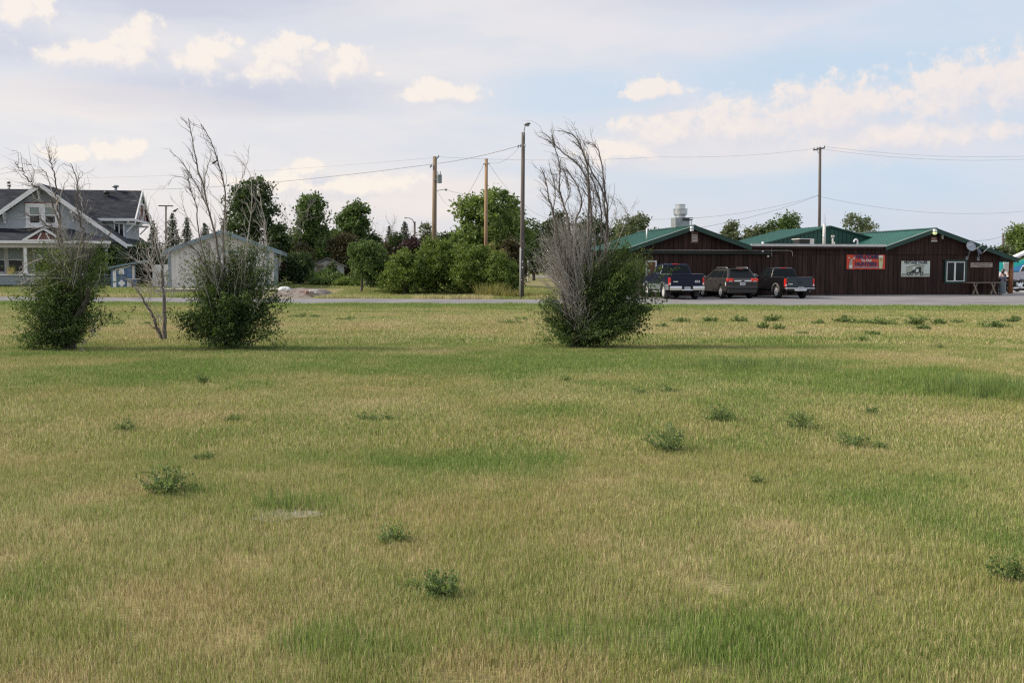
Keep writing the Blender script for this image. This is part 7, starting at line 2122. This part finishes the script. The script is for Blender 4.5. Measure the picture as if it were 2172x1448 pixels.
# ================================================================== weeds on the field
def weed_mesh(seed, n, h, r, kind, spread=1.0, ls=.03):
    """a sprig of thin stems with small leaves"""
    rng = np.random.RandomState(seed); st, P, T = [], [], []
    for k in range(n):
        a = rng.rand() * 6.28; out = r * spread * rng.rand() ** .6
        e = np.array([out * math.cos(a), out * math.sin(a), h * (.45 + .6 * rng.rand()) * (1 - .35 * out / (r * spread))])
        q = curve(np.array([rng.normal() * r * .18, rng.normal() * r * .18, -.01]), e, rng, 5, .12, .08)
        st.append((q, np.linspace(.0035, .0012, 5)))
        m = int(16 + 12 * rng.rand()); u = .15 + .85 * rng.rand(m); i = np.minimum((u * 4).astype(int), 3); f = (u * 4 - i)[:, None]
        P.append(q[i] * (1 - f) + q[i + 1] * f + rng.normal(size=(m, 3)) * .016); T.append(.45 + .2 * rng.normal() + .15 * rng.normal(size=m))
    P, T = np.concatenate(P), np.concatenate(T); P[:, 2] = np.maximum(P[:, 2], .01)
    V, F = tubes_np(st, 3)
    return P, T, V, F
M_wstem = mat('weed_stem', (.10, .13, .06), rough=.8)
def weed(label, px, py, w, h, seed, n=16, kind='weed', group='weeds growing on the mown field', ls=.027, cat='weed', shared=None):
    p = G0(px, py); s = p.y / FPX
    rng = np.random.RandomState(seed)
    t = thing('weed_plant', label, cat, (p.x, p.y, 0), rng.rand() * 6, group)
    P, T, V, F = weed_mesh(seed, int(n * 1.3), h * s * 1.15, w * s * .6, kind)
    link('stems', npmesh('stems', V, F, M_wstem, smooth=True), t, 'stuff')
    leaves('leaves', P, ls, T, LM[kind], rng, t, aspect=.5, up=.6)
    return t
WL = [('wiry blue green weed right of centre in the foreground', 1420, 962, 100, 62, 26), ('bushy low dark weed right of the wiry one, farther out', 1525, 897, 74, 34, 34),
      ('tall loose weed at the left of the trailing weed group at right', 1697, 915, 78, 46, 18), ('pale trailing weed in the middle of the group at right', 1800, 950, 76, 34, 14), ('small weed at the right end of the trailing group', 1868, 956, 32, 20, 9),
      ('large weed clump low on the left side', 350, 1050, 128, 64, 34), ('leaning sparse weed above the large left clump', 270, 916, 54, 30, 12), ('tiny dark weed left of centre among straw', 497, 895, 38, 14, 10),
      ('low spread weed at the centre of the field', 778, 895, 62, 22, 14), ('small weed just right of the low spread one', 822, 895, 20, 18, 7), ('grassy weed below the dense shrub', 430, 815, 38, 26, 12), ('little weed above the large left clump', 432, 978, 44, 18, 10),
      ('faint weed at lower centre left of the dark leaved sprig', 838, 1150, 74, 38, 12), ('dark leaved sprig weed at the bottom centre', 935, 1268, 80, 58, 16), ('small offshoot left of the bottom centre sprig', 872, 1250, 26, 18, 6),
      ('small weed in the green band below the right shrub', 1198, 812, 30, 16, 9), ('small weed left of a pair in the middle right field', 1362, 838, 42, 16, 9), ('small weed right of a pair in the middle right field', 1420, 836, 46, 18, 10),
      ('faint thin weed in the right foreground', 1605, 1030, 28, 28, 6), ('thin straggling weed at the right edge of the foreground', 2140, 1235, 66, 66, 10), ('low weed above the trailing group at right', 1850, 880, 44, 16, 9),
      ('weed at the right foot of the dense shrub', 590, 742, 40, 22, 10), ('weed clump alone in the straw at right', 1992, 741, 40, 16, 10)]
for i, (lb, px, py, w, h, n) in enumerate(WL):
    weed(lb, px, py, w, h, 300 + i, n)
grow_ = [(1567, 686, 34, 18), (1620, 700, 32, 16), (1654, 702, 30, 16), (1638, 684, 40, 15), (1504, 687, 38, 18), (1735, 690, 26, 13), (1788, 688, 44, 20), (1822, 690, 40, 13), (1870, 692, 64, 18), (1946, 692, 56, 22), (1958, 702, 40, 12),
         (1992, 691, 30, 16), (2105, 698, 64, 20), (2150, 687, 32, 18), (1405, 696, 26, 10), (1440, 686, 46, 12), (1828, 727, 30, 13), (1850, 714, 30, 12), (2030, 688, 26, 10), (1700, 712, 30, 9)]
for i, (px, py, w, h) in enumerate(grow_):
    weed('small green weed in the sparse row near the gravel lot', px, py, w, h, 400 + i, 12 + int(w / 4), group='weeds in the row near the gravel lot', ls=.06)
for i, (px, py, w, h) in enumerate(((1080, 689, 50, 9), (1108, 681, 30, 7), (632, 676, 44, 10), (735, 681, 44, 8), (245, 691, 48, 10), (310, 690, 26, 7), (670, 676, 24, 7))):
    weed('low green weed in the far straw left of the right shrub', px, py, w, h, 450 + i, 14, group='low weeds in the far straw', ls=.06)
p = G0(595, 1082); grass_tuft('grass_tuft', 'dark grass tuft beside a bare ashy spot at lower left', (p.x, p.y, 0), .16, .18, 160, 'weed', 9, w=.0035)
p = G0(2125, 842); grass_tuft('grass_tuft', 'tall lush grass patch at the right edge', (p.x, p.y, 0), .26, .95, 1300, 'weed', 10, w=.004)
p = G0(1620, 785); grass_tuft('grass_tuft', 'green taller grass patch below the parked vehicles', (p.x, p.y, 0), .20, 1.2, 1100, 'weed', 11, w=.006)
# bare ashy spot
p = G0(596, 1096)
rng = np.random.RandomState(4)
an = np.linspace(0, 2 * math.pi, 25)[:-1]; rr_ = .17 * (1 + .35 * np.sin(an * 3 + 1) * rng.rand(24))
MB().add([(p.x + r * math.cos(a) * 1.3, p.y + r * math.sin(a), .016) for a, r in zip(an, rr_)], [tuple(range(24))]).build('bare_soil', mat('ashy_soil', (.24, .22, .21), rough=1, color2=(.34, .32, .31), vscale=14), kind='structure')
